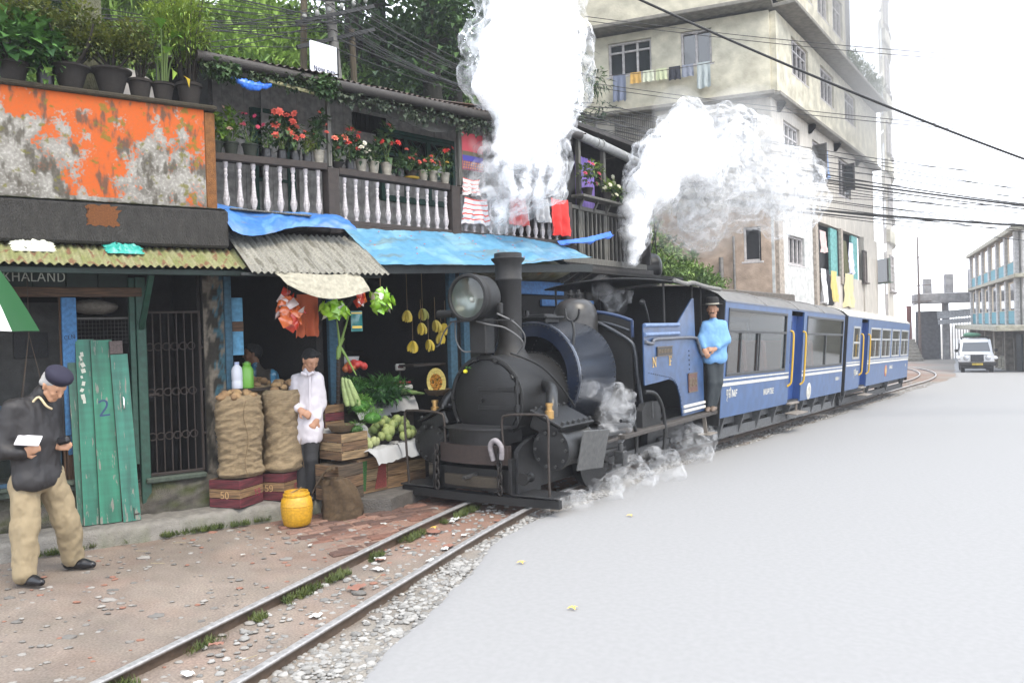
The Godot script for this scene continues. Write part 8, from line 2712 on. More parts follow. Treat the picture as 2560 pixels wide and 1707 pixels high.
func heap(nm: String, label: String, cat: String, fr: Transform3D, piece: String, me: ArrayMesh, ms: Array, n: int, half: Vector3, hgt: float, s: float, lay := 0.0) -> Node3D:
	var t := thing(nm, label, cat, fr)
	for k in n:
		var q := sqrt(rng.randf())
		var a := rr(0, TAU)
		var p := V(cos(a) * q * half.x, 0, sin(a) * q * half.z)
		p.y = hgt * (1.0 - q * q) * rr(0.75, 1.0) + s * 0.3
		var z := s * rr(0.85, 1.15)
		pmesh(piece, me, ms[rng.randi() % ms.size()], t).transform = Transform3D(rot(rr(-40, 40) * (1.0 - lay), rr(0, 360) if lay == 0.0 else rr(-20, 20), rr(-40, 40) * (1.0 - lay)).scaled(V(z, z, z)), p)
	return t

func crate(label: String, fr: Transform3D, sz: Vector3, cols: Array, nm := "crate") -> Node3D:
	var t := thing(nm, label, "crate", fr, "wooden crates of the stall")
	for side in 4:
		var ax := side % 2
		var L := sz.x if ax == 0 else sz.z
		var W := sz.z if ax == 0 else sz.x
		for k in 3:
			var h := sz.y / 3.0
			var m := MB.new()
			m.box(V(0, h * (k + 0.5), W / 2 - 0.006), V(L - 0.004, h - 0.006, 0.011), 0.003)
			part("slat", m, wood("crate%d" % cols[(side + k) % cols.size()], [Color(0.36, 0.21, 0.1), Color(0.28, 0.16, 0.08), Color(0.24, 0.035, 0.05), Color(0.4, 0.27, 0.14), Color(0.19, 0.13, 0.08)][cols[(side + k) % cols.size()]], 0.8, 0), t).transform = Transform3D(rot(0, side * 90.0, 0), Vector3.ZERO)
	var m := MB.new()
	for x in [-1.0, 1.0]:
		for z in [-1.0, 1.0]: m.box(V(x * (sz.x / 2 - 0.022), sz.y / 2, z * (sz.z / 2 - 0.022)), V(0.03, sz.y - 0.01, 0.03))
	m.box(V(0, sz.y - 0.02, 0), V(sz.x - 0.03, 0.012, sz.z - 0.03))
	stuffpart("inside", m, wood("crate4", Color(0.19, 0.13, 0.08), 0.8, 0), t)
	return t

func sack(label: String, fr: Transform3D, r: float, h: float, sd: int, lines: float, squash := 0.85) -> Node3D:
	var t := thing("sack", label, "sack", fr, "burlap sacks of potatoes")
	var n := fnl(sd, 1.0, 4)
	var m := MB.new()
	m.grid(48, 70, func(a: float, b: float) -> Vector3:
		var an := a * TAU
		var q := r * (1.0 + 0.06 * sin(b * 7.0 + sd)) * (smoothstep(0.0, 0.05, b) * 0.25 + 0.75)
		q += 0.02 * n.get_noise_2d(cos(an) * 1.8 + b * 2.0, b * lines * 0.55 + sin(an)) + 0.016 * n.get_noise_2d(b * lines * 0.4 + cos(an * 2.0) * 0.5, sin(an) * 2.0 + 9.0)
		q += 0.03 * clampf(1.0 - b * 8.0, 0, 1) * absf(cos(an))
		if b > 0.96: q *= 1.0 - (b - 0.96) * 4.0
		return V(cos(an) * q, h * b + 0.012 * n.get_noise_2d(an, 3.0) * b, -sin(an) * q * squash), true)
	var burlap := mat("burlap", Color(0.42, 0.31, 0.18), 0.95, 0.0, {"tex": grunge(), "scale": Vector3(4, 9, 4), "bump": 0.9, "bumptex": noise_tex("weave", 0.3, 0.0, 1.0, 1)})
	part("bag", m, burlap, t)
	m = MB.new()
	m.tube(PackedVector3Array(range(10).map(func(i): return V(0.02 * sin(i * 1.1 + sd), h * (0.03 + i * 0.1), r * squash * 1.05 + 0.012))), 0.0035, 4)
	part("seam", m, gm("twine", Color(0.3, 0.2, 0.1), 0.9), t)
	return t

func shop_goods() -> void:
	var paper := mat("newsprint", Color(0.5, 0.5, 0.5), 0.9, 0.0, {"back": 0.2, "tex": noise_tex("print", 0.2, 0.6, 1.0, 2), "scale": Vector3(5, 5, 5)})
	var q := 0
	for d in [[1.98, -0.2, "red and tan box under the left potato sack, its corner towards the road"], [2.43, -0.26, "red and tan box under the right potato sack, behind the yellow drum"]]:
		var t := crate(d[2], FA * Transform3D(rot(0, 36, 0), V(d[0], 0.155, d[1])), V(0.36, 0.27, 0.36), [2, 0, 2], "printed_box")
		for k in 2: text("print", ["19", "50"][k] if q == 0 else ["Dale", "59"][k], 0.09, 0.002, mat("printred", Color(0.3, 0.02, 0.06), 0.8) if k == 0 else mat("printtan", Color(0.42, 0.26, 0.12), 0.8), t, Transform3D(rot(0, [0, -90][k], 0), [V(0.08, 0.11, 0.182), V(-0.182, 0.12, 0.0)][k]))
		q += 1
	sack("left tall potato sack on a red box beside the peeling pillar", FA * X3(V(2.03, 0.43, -0.2)), 0.215, 0.8, 3, 26.0)
	sack("right tall potato sack tied with twine behind the yellow drum", FA * Transform3D(rot(0, 30, 0), V(2.5, 0.43, -0.25)), 0.225, 0.82, 8, 20.0)
	sack("rear potato sack standing between the two front sacks", FA * X3(V(2.27, 0.3, -0.5)), 0.2, 1.0, 5, 20.0)
	var pm := MB.new()
	pm.ell(Vector3.ZERO, V(1.25, 0.85, 0.95), 9, 7, Basis(), 0.3, fnl(2, 0.8))
	var pms := [gm("potato0", Color(0.42, 0.27, 0.13), 0.85, 5.0), gm("potato1", Color(0.36, 0.22, 0.11), 0.85, 5.0)]
	heap("potato_heap", "potatoes heaped in the left sack's mouth", "potatoes", FA * X3(V(2.02, 1.2, -0.2)), "potato", pm.mesh(), pms, 20, V(0.18, 0, 0.16), 0.05, 0.034)
	heap("potato_heap", "potatoes heaped high in the right sack's mouth", "potatoes", FA * X3(V(2.5, 1.22, -0.25)), "potato", pm.mesh(), pms, 30, V(0.2, 0, 0.17), 0.1, 0.038)
	heap("potato_heap", "potatoes heaped in the rear sack's mouth", "potatoes", FA * X3(V(2.27, 1.28, -0.5)), "potato", pm.mesh(), pms, 22, V(0.18, 0, 0.15), 0.07, 0.038)
	var t := thing("drum", "yellow plastic drum with a rope handle at the kerb", "drum", X3(V(-2.08, 0, -7.72)))
	var m := MB.new()
	m.lathe(p2([0, 0, 0.11, 0.0, 0.125, 0.015, 0.14, 0.08, 0.148, 0.16, 0.148, 0.18, 0.144, 0.182, 0.144, 0.188, 0.148, 0.19, 0.14, 0.25, 0.122, 0.275, 0.116, 0.28, 0.124, 0.285, 0.124, 0.3, 0.112, 0.305, 0.11, 0.325, 0.1, 0.325, 0.1, 0.27, 0.0, 0.1]), 32)
	part("shell", m, mat("drumyellow", Color(0.6, 0.32, 0.015), 0.45, 0.0, {"tex": grunge(), "scale": Vector3(5, 5, 5)}), t)
	m = MB.new()
	m.tube(curve([V(-0.06, 0.31, 0.09), V(0.0, 0.33, 0.05), V(0.07, 0.37, 0.08)], 5), 0.006, 5)
	part("rope", m, gm("twine", Color.WHITE), t)
	t = thing("burlap_bag", "slumped brown burlap bag standing on the ground beside the yellow drum", "bag", Transform3D(rot(0, 10, 0), V(-1.72, 0, -8.02)))
	var n := fnl(14, 1.0, 4)
	m = MB.new()
	m.grid(44, 40, func(a: float, b: float) -> Vector3:
		var an := a * TAU
		var r := lerpf(0.2, 0.09, pow(b, 1.6)) * (1.0 + 0.12 * sin(an * 5.0 + b * 3.0) * b + 0.2 * n.get_noise_3d(cos(an) * 1.2, b * 2.0, sin(an) * 1.2))
		return V(cos(an) * r - 0.13 * pow(b, 3.0), 0.5 * b - 0.16 * pow(maxf(b - 0.72, 0.0) / 0.28, 2.0), -sin(an) * r * 0.85 + 0.05 * b), true)
	part("bag", m, mat("burlapdark", Color(0.2, 0.125, 0.06), 0.95, 0.0, {"tex": grunge(), "scale": Vector3(4, 4, 4), "bump": 0.8, "bumptex": noise_tex("weave", 0.3, 0.0, 1.0, 1)}), t)
	m = MB.new()
	m.grid(20, 10, func(a: float, b: float) -> Vector3: return V(-0.05 - a * 0.22, 0.5 - a * a * 0.24 + 0.03 * n.get_noise_2d(a * 5.0, b * 4.0), (b - 0.5) * 0.2 + 0.06))
	part("flap", m, mat("burlapdark", Color.WHITE), t)
	crate("dark slatted crate at the left end of the stall's lower row", FA * Transform3D(rot(0, 20, 0), V(2.92, 0.13, 0.12)), V(0.34, 0.36, 0.34), [4, 1])
	t = crate("crate with green and red diagonal bands, middle of the lower row", FB * Transform3D(rot(0, 3, 0), V(0.12, 0.13, 0.28)), V(0.4, 0.37, 0.34), [0, 3])
	m = MB.new()
	m.prism(p2([-0.18, 0.03, -0.1, 0.03, -0.07, 0.34, -0.18, 0.34]), 0.1715, 0.1735)
	part("green_band", m, gm("bandgreen", Color(0.05, 0.2, 0.04), 0.8, 6.0), t)
	m = MB.new()
	m.prism(p2([0.02, 0.03, 0.18, 0.03, 0.18, 0.34, 0.1, 0.34]), 0.1715, 0.1735)
	part("red_band", m, gm("bandred", Color(0.3, 0.05, 0.04), 0.8, 6.0), t)
	crate("plain tan crate under the heaped green chayotes", FB * X3(V(0.47, 0.13, 0.26)), V(0.27, 0.4, 0.34), [0, 0, 1])
	crate("worn crate at the right end of the lower row beside the engine", FB * X3(V(0.75, 0.13, 0.24)), V(0.26, 0.4, 0.34), [1, 3, 4])
	t = crate("upper crate with dark painted letters beside the young man", FA * Transform3D(rot(0, 18, 0), V(3.02, 0.52, 0.02)), V(0.36, 0.27, 0.34), [3, 1])
	text("letters", "LNd1C", 0.13, 0.002, mat("printbrown", Color(0.06, 0.03, 0.015), 0.8), t, Transform3D(rot(0, -90, 0), V(-0.172, 0.12, 0)))
	crate("orange crate with a red edge behind the basket of greens", FA * Transform3D(rot(0, 18, 0), V(2.98, 0.8, -0.28)), V(0.26, 0.26, 0.22), [0, 2])
	t = thing("stall_table", "stepped stall table spread with newspaper inside the vegetable shop", "table", FB)
	m = MB.new()
	for d in [[0.62, 0.66, -0.02, 1.0, 0.42], [0.5, 0.92, -0.45, 1.5, 0.45], [0.5, 1.12, -0.85, 1.5, 0.4]]: m.box(V(d[0], d[1] / 2 + 0.05, d[2]), V(d[3], d[1] - 0.1, d[4]), 0.01)
	part("tier", m, wood("shelf", Color.WHITE), t)
	for d in [[0.25, 0.565, 0.43, 0.55, 20], [0.7, 0.575, 0.4, 0.4, -10], [-0.15, 0.8, 0.12, 0.42, 12], [0.12, 0.78, 0.02, 0.4, -8], [0.55, 0.96, -0.22, 0.5, 8], [0.98, 1.0, -0.3, 0.55, -14]]:
		m = MB.new()
		m.grid(12, 10, func(a: float, b: float) -> Vector3: return V((a - 0.5) * d[3], 0.02 + 0.03 * n.get_noise_2d(a * 4.0 + d[0] * 9.0, b * 3.0) - 0.14 * pow(maxf(0.0, 0.4 - b) / 0.4, 2.0), (0.5 - b) * 0.32))
		part("newspaper", m, paper, t).transform = Transform3D(rot(0, d[4], 0), V(d[0], d[1], d[2]))
	var ch := MB.new()
	ch.lathe(p2([0, -1.0, 0.45, -0.85, 0.8, -0.3, 0.85, 0.1, 0.62, 0.65, 0.36, 0.95, 0, 1.05]), 10)
	heap("chayote_heap", "heap of light green chayotes over the tan crates", "vegetables", FB * X3(V(0.56, 0.64, 0.22)), "chayote", ch.mesh(), [gm("chay0", Color(0.26, 0.33, 0.09), 0.5, 5.0), gm("chay1", Color(0.34, 0.4, 0.13), 0.5, 5.0), gm("chay2", Color(0.2, 0.28, 0.07), 0.5, 5.0)], 62, V(0.3, 0, 0.17), 0.22, 0.05)
	heap("squash_heap", "few pale green squashes left of the chayotes", "vegetables", FB * X3(V(0.2, 0.6, 0.36)), "squash", ch.mesh(), [gm("sq0", Color(0.42, 0.46, 0.2), 0.5, 5.0)], 7, V(0.1, 0, 0.06), 0.05, 0.05)
	var cm := MB.new()
	cm.at(Vector3.ZERO, rot(90, 0, 0)).lathe(p2([0, -1, 0.12, -0.9, 0.26, 0.4, 0.3, 0.85, 0.2, 1.0, 0, 1.0]), 7)
	heap("carrot_heap", "orange carrots stacked on the newspaper", "vegetables", FB * Transform3D(rot(0, 10, 0), V(0.6, 1.02, -0.2)), "carrot", cm.mesh(), [gm("car0", Color(0.5, 0.14, 0.04), 0.6, 6.0), gm("car1", Color(0.42, 0.1, 0.03), 0.6, 6.0)], 40, V(0.18, 0, 0.1), 0.1, 0.07, 0.9)
	var cu := MB.new()
	cu.ell(Vector3.ZERO, V(0.3, 0.3, 1.1), 8, 6)
	heap("cucumber_heap", "small green gourds in a row before the balance", "vegetables", FB * Transform3D(rot(0, 50, 0), V(1.05, 1.05, -0.2)), "gourd", cu.mesh(), [gm("cuc0", Color(0.16, 0.26, 0.06), 0.5, 6.0), gm("cuc1", Color(0.25, 0.33, 0.1), 0.5, 6.0)], 24, V(0.12, 0, 0.22), 0.05, 0.055, 0.9)
	var tm := MB.new()
	tm.ell(Vector3.ZERO, V(1, 0.88, 1), 10, 8)
	heap("tomato_heap", "red tomatoes piled at the back in front of the pale tub", "vegetables", FA * X3(V(3.42, 1.38, -0.55)), "tomato", tm.mesh(), [mat("tom0", Color(0.5, 0.05, 0.04), 0.4), mat("tom1", Color(0.45, 0.12, 0.04), 0.4)], 20, V(0.16, 0, 0.09), 0.08, 0.042)
	var gl := leafmat("leafy", Color.WHITE)
	for d in [[V(3.3, 1.22, -0.42), V(0.2, 0.1, 0.18), 420, Color(0.02, 0.09, 0.015), Color(0.1, 0.24, 0.05), 0.06, "dark green leafy bunches at the back left of the stall"], [V(3.75, 1.14, -0.55), V(0.32, 0.14, 0.2), 600, Color(0.015, 0.06, 0.012), Color(0.07, 0.18, 0.04), 0.1, "long dark spinach bunches in the middle of the stall"], [V(3.28, 1.05, -0.12), V(0.14, 0.09, 0.13), 320, Color(0.05, 0.15, 0.02), Color(0.16, 0.32, 0.06), 0.05, "bright green beans beside the bottle gourds"], [V(3.36, 0.93, 0.0), V(0.13, 0.08, 0.1), 300, Color(0.05, 0.15, 0.02), Color(0.18, 0.34, 0.07), 0.035, "frilly coriander bunch at the front of the stall"], [V(3.12, 0.84, 0.1), V(0.11, 0.05, 0.07), 130, Color(0.04, 0.1, 0.02), Color(0.13, 0.22, 0.06), 0.04, "small flat bunch of greens on the upper crate"]]:
		m = MB.new()
		leaves(m, d[2], Vector3.ZERO, d[1], d[5], d[5] * 0.35, d[3], d[4], 0.5, 0.5)
		m.col = d[3]
		m.ell(V(0, -0.03, 0), d[1] * 0.75, 12, 8)
		solo("greens", m, gl, d[6], "greens", FA * X3(d[0]), "leafy greens on the stall")
	for k in 3:
		m = MB.new()
		m.at(Vector3.ZERO, rot(rr(-4, 4), 0, 8.0 + k * 7.0)).lathe(p2([0, 0, 0.025, 0.01, 0.036, 0.06, 0.034, 0.16, 0.025, 0.25, 0.018, 0.3, 0, 0.32]), 12)
		solo("bottle_gourd", m, gm("gourdpale", Color(0.36, 0.46, 0.18), 0.5, 4.0, 0.1), ["leftmost pale bottle gourd leaning on the blue post", "middle pale bottle gourd leaning by the blue post", "rightmost pale bottle gourd beside the beans"][k], "gourd", FA * X3(V(3.13 + k * 0.055, 1.03, -0.1 + k * 0.02)), "bottle gourds by the blue post")
	t = thing("sugar_cane", "ringed brown stalk with a green top leaning on the blue post", "stalk", FA)
	m = MB.new()
	for k in 12: m.cyl(V(3.07 + 0.002 * k, 0.95 + k * 0.05, -0.22), V(3.072 + 0.002 * k, 0.997 + k * 0.05, -0.22), 0.02, 9, 0.023)
	part("stalk", m, gm("canebrown", Color(0.1, 0.06, 0.035), 0.8, 6.0), t)
	m = MB.new()
	for e in [V(3.22, 2.02, -0.18), V(3.16, 1.75, -0.2), V(3.26, 1.35, -0.15), V(3.1, 1.95, -0.25)]: m.tube(curve([V(3.09, 1.53, -0.22), V(3.11, 1.66, -0.21), e], 6), [0.022, 0.021, 0.02, 0.019, 0.018, 0.017, 0.016, 0.015, 0.014, 0.012, 0.01, 0.008, 0.004], 7)
	part("leaf_stem", m, mat("canegreen", Color(0.2, 0.32, 0.06), 0.5), t)
	var bn := MB.new()
	bn.tube(curve([V(0, 0, 0), V(0.018, -0.03, 0), V(0.03, -0.09, 0), V(0.015, -0.14, 0)], 4), [0.005, 0.008, 0.013, 0.016, 0.018, 0.019, 0.019, 0.019, 0.018, 0.016, 0.013, 0.009, 0.005], 7)
	var bme := bn.mesh()
	var bms := [mat("ban0", Color(0.5, 0.36, 0.03), 0.5), mat("ban1", Color(0.42, 0.32, 0.04), 0.5), mat("ban2", Color(0.28, 0.27, 0.04), 0.5)]
	var bl := ["topmost left banana bunch", "greener banana bunch at the top right", "long banana bunch left of the middle row", "fullest banana bunch of the middle row", "banana bunch at the right of the middle row", "lowest left banana bunch on a long string", "lowest right banana bunch", "small banana bunch by the blue post"]
	var bp := [[1.04, 2.02], [1.27, 2.04], [1.24, 1.87], [1.46, 1.9], [1.62, 1.86], [1.11, 1.66], [1.35, 1.67], [1.55, 1.75]]
	for k in 8:
		t = thing("banana_bunch", bl[k] + " hung in the shop", "bananas", FB * Transform3D(rot(0, rr(-40, 40), 0), V(bp[k][0], bp[k][1] + 0.03, -0.03)), "banana bunches")
		for j in 9: pmesh("banana", bme, bms[2 if k == 1 and j < 4 else rng.randi() % 2], t).transform = Transform3D(rot(0, j * 17.0 - 30.0, 0) * rot(0, 0, -12.0 + (j % 3) * 14.0 + rr(0, 14)), V(0, 0, 0))
		m = MB.new()
		m.cyl(V(0, 0, 0), V(0, 0.5 if k < 2 else 0.28, 0), 0.003, 4)
		part("string", m, gm("twine", Color.WHITE), t)
	var pk := MB.new()
	pk.grid(6, 6, func(a: float, b: float) -> Vector3: return V((a - 0.5) * 0.09, (b - 0.5) * 0.11, 0.022 * sin(a * PI) * sin(b * PI)))
	pk.grid(6, 6, func(a: float, b: float) -> Vector3: return V((0.5 - a) * 0.09, (b - 0.5) * 0.11, -0.022 * sin(a * PI) * sin(b * PI)))
	var pme := pk.mesh()
	var pcs := [[Color(0.5, 0.045, 0.025), Color(0.55, 0.12, 0.03), Color(0.5, 0.4, 0.38)], [Color(0.2, 0.42, 0.02), Color(0.26, 0.46, 0.04), Color(0.5, 0.5, 0.42)]]
	for k in 4:
		var d: Array = [[V(2.45, 2.04, 0.1), V(0.15, 0.18, 0.1), 46, 0, "big bunch of shiny red snack packets under the cream sheet"], [V(2.92, 2.04, 0.12), V(0.17, 0.07, 0.09), 36, 1, "bunch of lime green snack packets under the cream sheet"], [V(3.44, 2.12, 0.12), V(0.14, 0.11, 0.09), 34, 1, "bunch of lime green snack packets hung right of the cream sheet"], [V(3.22, 2.16, 0.1), V(0.05, 0.06, 0.05), 7, 0, "few red packets hung between the two green bunches"]][k]
		t = thing("packet_bunch", d[4], "snack packets", FA * X3(d[0]), "bunches of snack packets")
		for j in d[2]:
			var v := V(rng.randfn(), rng.randfn(), rng.randfn()).normalized()
			v.z = absf(v.z) * (1.0 if rng.randf() < 0.75 else -1.0)
			var ci: int = 2 if j % 7 == 0 else (j % 2)
			pmesh("packet", pme, mat("pack%d%d" % [d[3], ci], pcs[d[3]][ci], 0.25, 0.0, {"coat": 0.5}), t).transform = Transform3D(rot(rr(-50, 50), rad_to_deg(atan2(v.x, v.z)) + rr(-25, 25), rr(-60, 60)), v * d[1] * rr(0.35, 1.0))
		m = MB.new()
		m.cyl(V(0, 0.1, 0), V(0, 0.35, 0), 0.003, 4)
		part("string", m, gm("twine", Color.WHITE), t)
	t = thing("teal_packet", "teal snack packet hung alone under the green bunch", "packet", FA * Transform3D(rot(0, -10, 0), V(3.17, 1.92, 0.1)))
	m = MB.new()
	m.grid(6, 8, func(a: float, b: float) -> Vector3: return V((a - 0.5) * 0.12, (b - 0.5) * 0.21, 0.025 * sin(a * PI) * sin(b * PI)))
	part("packet", m, mat("packteal", Color(0.01, 0.2, 0.2), 0.25, 0.0, {"coat": 0.5}), t)
	m = MB.new()
	m.box(V(0, -0.06, 0.014), V(0.1, 0.025, 0.012))
	m.box(V(0, 0.085, 0.008), V(0.11, 0.015, 0.008))
	part("gold_band", m, mat("packgold", Color(0.5, 0.36, 0.05), 0.4), t)
	solo("orange_cloth", cloth(2.68, 0.22, 2.2, 1.78, 0.02, 4), mat("clothorange", Color(0.36, 0.07, 0.02), 0.85, 0.0, {"back": 0.2}), "dull orange cloth hung behind the red packets", "cloth", FA)
	for k in 2:
		t = thing("bottle", ["white ribbed plastic bottle beside the blue post", "light green plastic bottle next to the white one"][k], "bottle", FA * X3(V([2.06, 2.16][k], 1.28, -0.33)))
		m = MB.new()
		m.lathe(p2([0, 0, 0.05, 0.0, 0.054, 0.01, 0.054, 0.07, 0.05, 0.08, 0.054, 0.09, 0.054, 0.18, 0.045, 0.21, 0.022, 0.235, 0.022, 0.25, 0, 0.25]) if k == 0 else p2([0, 0, 0.058, 0.0, 0.062, 0.01, 0.062, 0.18, 0.045, 0.215, 0.035, 0.225, 0.04, 0.23, 0.04, 0.25, 0, 0.25]), 20)
		part("body", m, mat("bottle%d" % k, [Color(0.5, 0.52, 0.58), Color(0.14, 0.36, 0.05)][k], 0.4), t)
		m = MB.new()
		m.lathe(p2([0.024, 0.24, 0.024, 0.265, 0, 0.265]), 14)
		part("cap", m, mat("cap%d" % k, [Color(0.3, 0.35, 0.5), Color(0.1, 0.28, 0.05)][k], 0.5), t)
	solo("counter", MB.new().box(V(2.2, 1.26, -0.38), V(0.5, 0.03, 0.22), 0.004), wood("shelf", Color.WHITE), "narrow wooden counter board carrying the two plastic bottles", "counter", FA)
	t = thing("balance", "electronic balance with a small white display on a post", "balance", FB * Transform3D(rot(0, -10, 0), V(1.16, 1.1, -0.35)))
	part("base", MB.new().box(V(0, 0.04, 0), V(0.24, 0.06, 0.2), 0.015), mat("scalewhite", Color(0.45, 0.44, 0.4), 0.5), t)
	part("tray", MB.new().box(V(-0.05, 0.1, 0.02), V(0.26, 0.02, 0.2), 0.006), mat("trayred", Color(0.32, 0.02, 0.03), 0.4), t)
	part("post", MB.new().cyl(V(0.03, 0.06, -0.06), V(0.03, 0.24, -0.06), 0.012, 8), gm("dullsteel", Color.WHITE), t)
	var ds := part("display", MB.new().box(V(0.03, 0.28, -0.05), V(0.12, 0.08, 0.05), 0.01, rot(-15, -15, 0)), mat("scalewhite", Color.WHITE), t)
	part("screen", MB.new().box(V(0.02, 0.284, -0.022), V(0.07, 0.03, 0.006), 0.0, rot(-15, -15, 0)), mat("screenred", Color(0.12, 0.02, 0.02), 0.2), ds)
	t = thing("jackfruit", "half of a big yellow fruit, its orange pulp facing out, by the engine", "fruit", FB * Transform3D(rot(-8, -25, 0), V(1.47, 1.19, -0.05)))
	m = MB.new()
	m.grid(24, 10, func(a: float, b: float) -> Vector3: return V(cos(a * TAU) * 0.12 * cos(b * PI / 2), sin(a * TAU) * 0.15 * cos(b * PI / 2) + 0.02 * sin(a * TAU), -0.09 * sin(b * PI / 2)), true)
	m.grid(24, 3, func(a: float, b: float) -> Vector3: return V(cos(a * TAU) * lerpf(0.12, 0.075, b), sin(a * TAU) * (lerpf(0.15, 0.1, b) + 0.02 * (1.0 - b)), 0.002 - 0.01 * b), true)
	part("rind", m, gm("rind", Color(0.56, 0.45, 0.12), 0.6, 5.0, 0.3), t)
	m = MB.new()
	for k in 120:
		var a := rr(0, TAU)
		var r := sqrt(rng.randf())
		m.ell(V(cos(a) * r * 0.078, sin(a) * r * 0.1, -0.012 - 0.02 * (1.0 - r)), V(0.012, 0.008, 0.012), 5, 4)
	stuffpart("pulp", m, gm("pulp", Color(0.55, 0.24, 0.02), 0.6, 6.0), t)
	for d in [[FA * V(2.98, 0.8, 0.06), 0.14, "shallow cane basket with sprigs on the upper crate"], [FB * V(1.42, 1.04, 0.02), 0.16, "cane basket in front of the cut yellow fruit"]]:
		m = MB.new()
		m.lathe(p2([0, 0, d[1] * 0.7, 0.0, d[1] * 0.95, 0.05, d[1], 0.07, d[1] * 0.94, 0.065, d[1] * 0.65, 0.012, 0, 0.01]), 22)
		solo("basket", m, gm("cane", Color(0.22, 0.14, 0.07), 0.85, 8.0, 1.0), d[2], "basket", X3(d[0]))
	m = MB.new()
	m.lathe(p2([0, 0, 0.13, 0, 0.16, 0.12, 0.15, 0.12, 0.12, 0.01, 0, 0.01]), 20)
	solo("tub", m, mat("tubwhite", Color(0.42, 0.43, 0.43), 0.5), "pale plastic tub behind the red tomatoes", "tub", FA * X3(V(3.4, 1.42, -0.75)))

func wires() -> void:
	var wm := gm("wireblack", Color(0.02, 0.02, 0.022), 0.6)
	var run := func(t: Node3D, a: Vector3, b: Vector3, s: float, r: float) -> void:
		part("wire", MB.new().tube(sag(a, b, s, 18), r, 5, false), wm, t)
	var pg := gm("polegrey", Color(0.26, 0.25, 0.23), 0.85, 1.0, 0.5)
	var t := thing("utility_pole", "leaning grey concrete pole with cross arms above the balcony roof", "utility pole", FA)
	part("pole", MB.new().tube(pv([V(5.45, 3.2, -5.0), V(5.1, 8.4, -5.0)]), [0.11, 0.075], 10), pg, t)
	for y in [6.75, 7.15]: part("cross_arm", MB.new().bar(V(4.55, y - 0.25, -4.95), V(5.95, y + 0.3, -4.95), 0.06, 0.06), wm, t)
	for k in 6: part("insulator", MB.new().ell(V(4.7 + k * 0.22, 7.03 + k * 0.1, -4.95), V(0.04, 0.06, 0.04), 8, 6), mat("porcelain", Color(0.3, 0.3, 0.28), 0.3), t)
	solo("timber_post", MB.new().tube(pv([V(5.62, 3.2, -5.0), V(5.55, 7.0, -5.0)]), 0.055, 8), wood("postbrown", Color(0.2, 0.15, 0.08), 0.85, 1), "thin brown timber post right of the leaning pole", "post", FA)
	solo("timber_post", MB.new().tube(pv([V(4.65, 3.2, -5.2), V(4.85, 9.0, -5.2)]), 0.06, 8), wood("postbrown", Color.WHITE), "pale timber post behind the white advertisement sign", "post", FA)
	var sg := thing("advertisement_sign", "white advertisement sign standing above the balcony roof", "sign", FA * Transform3D(rot(0, 14, 0), V(3.9, 5.02, -2.3)))
	part("board", MB.new().box(V(0, 0.3, 0), V(0.42, 0.62, 0.03), 0.004), mat("signboard", Color(0.6, 0.62, 0.66), 0.6), sg)
	part("edge", MB.new().box(V(0.225, 0.3, -0.06), V(0.03, 0.62, 0.14), 0.004), gm("sigdark", Color(0.04, 0.04, 0.045)), sg)
	part("support", MB.new().box(V(0, -0.2, -0.06), V(0.3, 0.5, 0.04)), gm("sigdark", Color.WHITE), sg)
	for d in [["Now pay", 0.085, 0.26, Color(0.03, 0.03, 0.12)], ["per second", 0.075, 0.155, Color(0.4, 0.03, 0.03)], ["STD ISD", 0.035, 0.03, Color(0.1, 0.1, 0.12)]]: text("lettering", d[0], d[1], 0.002, mat("sig" + d[0].left(3), d[3], 0.7), sg, X3(V(0, d[2], 0.016)), "Droid Sans", 700)
	t = thing("cable_bundle", "tangle of black cables fanning from the leaning pole down over the balcony roof", "cables", Transform3D())
	var pole := FA * V(5.2, 7.0, -4.9)
	for k in 15: run.call(t, pole + V(rr(-0.4, 0.4), rr(-0.35, 0.5), 0), FC * V(3.0 + rr(-0.5, 2.5), 5.0 + rr(-0.1, 0.35), 0.2 + rr(-0.3, 0.3)), rr(0.05, 0.35), 0.008)
	t = thing("cable_bundle", "cables strung along the green bank to the left of the leaning pole", "cables", Transform3D())
	for k in 22: run.call(t, pole + V(rr(-0.4, 0.4), rr(-0.5, 0.5), 0), FA * V(-3.0, 5.4 + rr(-0.7, 1.6), -4.0 + rr(-0.5, 0.8)), rr(-0.1, 0.6), 0.007)
	t = thing("cable_bundle", "thick bunch of black cables crossing the road in front of the cream building", "cables", Transform3D())
	for k in 24:
		var q := rr(-0.5, 0.5)
		run.call(t, V(2.0, 5.0, -15.0) + V(0, q * 1.7 + 0.1, 0), V(13.2, 3.55 + q * (0.5 if k % 3 else 1.6), -16.2), rr(0.05, 0.3), 0.008 if k % 4 else 0.013)
	t = thing("overhead_cable", "single thick cable slanting down across the cream building", "cable", Transform3D())
	run.call(t, V(-0.6, 7.9, -12.0), V(11.0, 3.3, -13.2), 0.25, 0.02)
	t = thing("thin_wires", "pairs of thin wires crossing the upper floors of the cream building", "wires", Transform3D())
	for d in [[9.4, 8.6], [9.3, 8.45], [7.8, 6.7], [7.7, 6.6], [6.7, 5.6], [6.3, 4.9], [5.5, 5.0], [10.5, 10.2]]: run.call(t, V(2.0, d[0], -20.0), V(19.0, d[1] - 0.6, -21.0), 0.25, 0.009)
	t = thing("overhead_cable", "cable dropping from the far house gutter towards the stained wall", "cable", Transform3D())
	run.call(t, FC * V(4.0, 5.6, -1.0), FE * V(15.0, 8.5, 1.0), 0.4, 0.014)
	t = thing("stay_wire", "thin dark wire rising beside the black water tank", "wire", Transform3D())
	run.call(t, FT * V(8.5, 2.65, -1.7), FT * V(8.3, 4.5, -1.7), 0.0, 0.012)

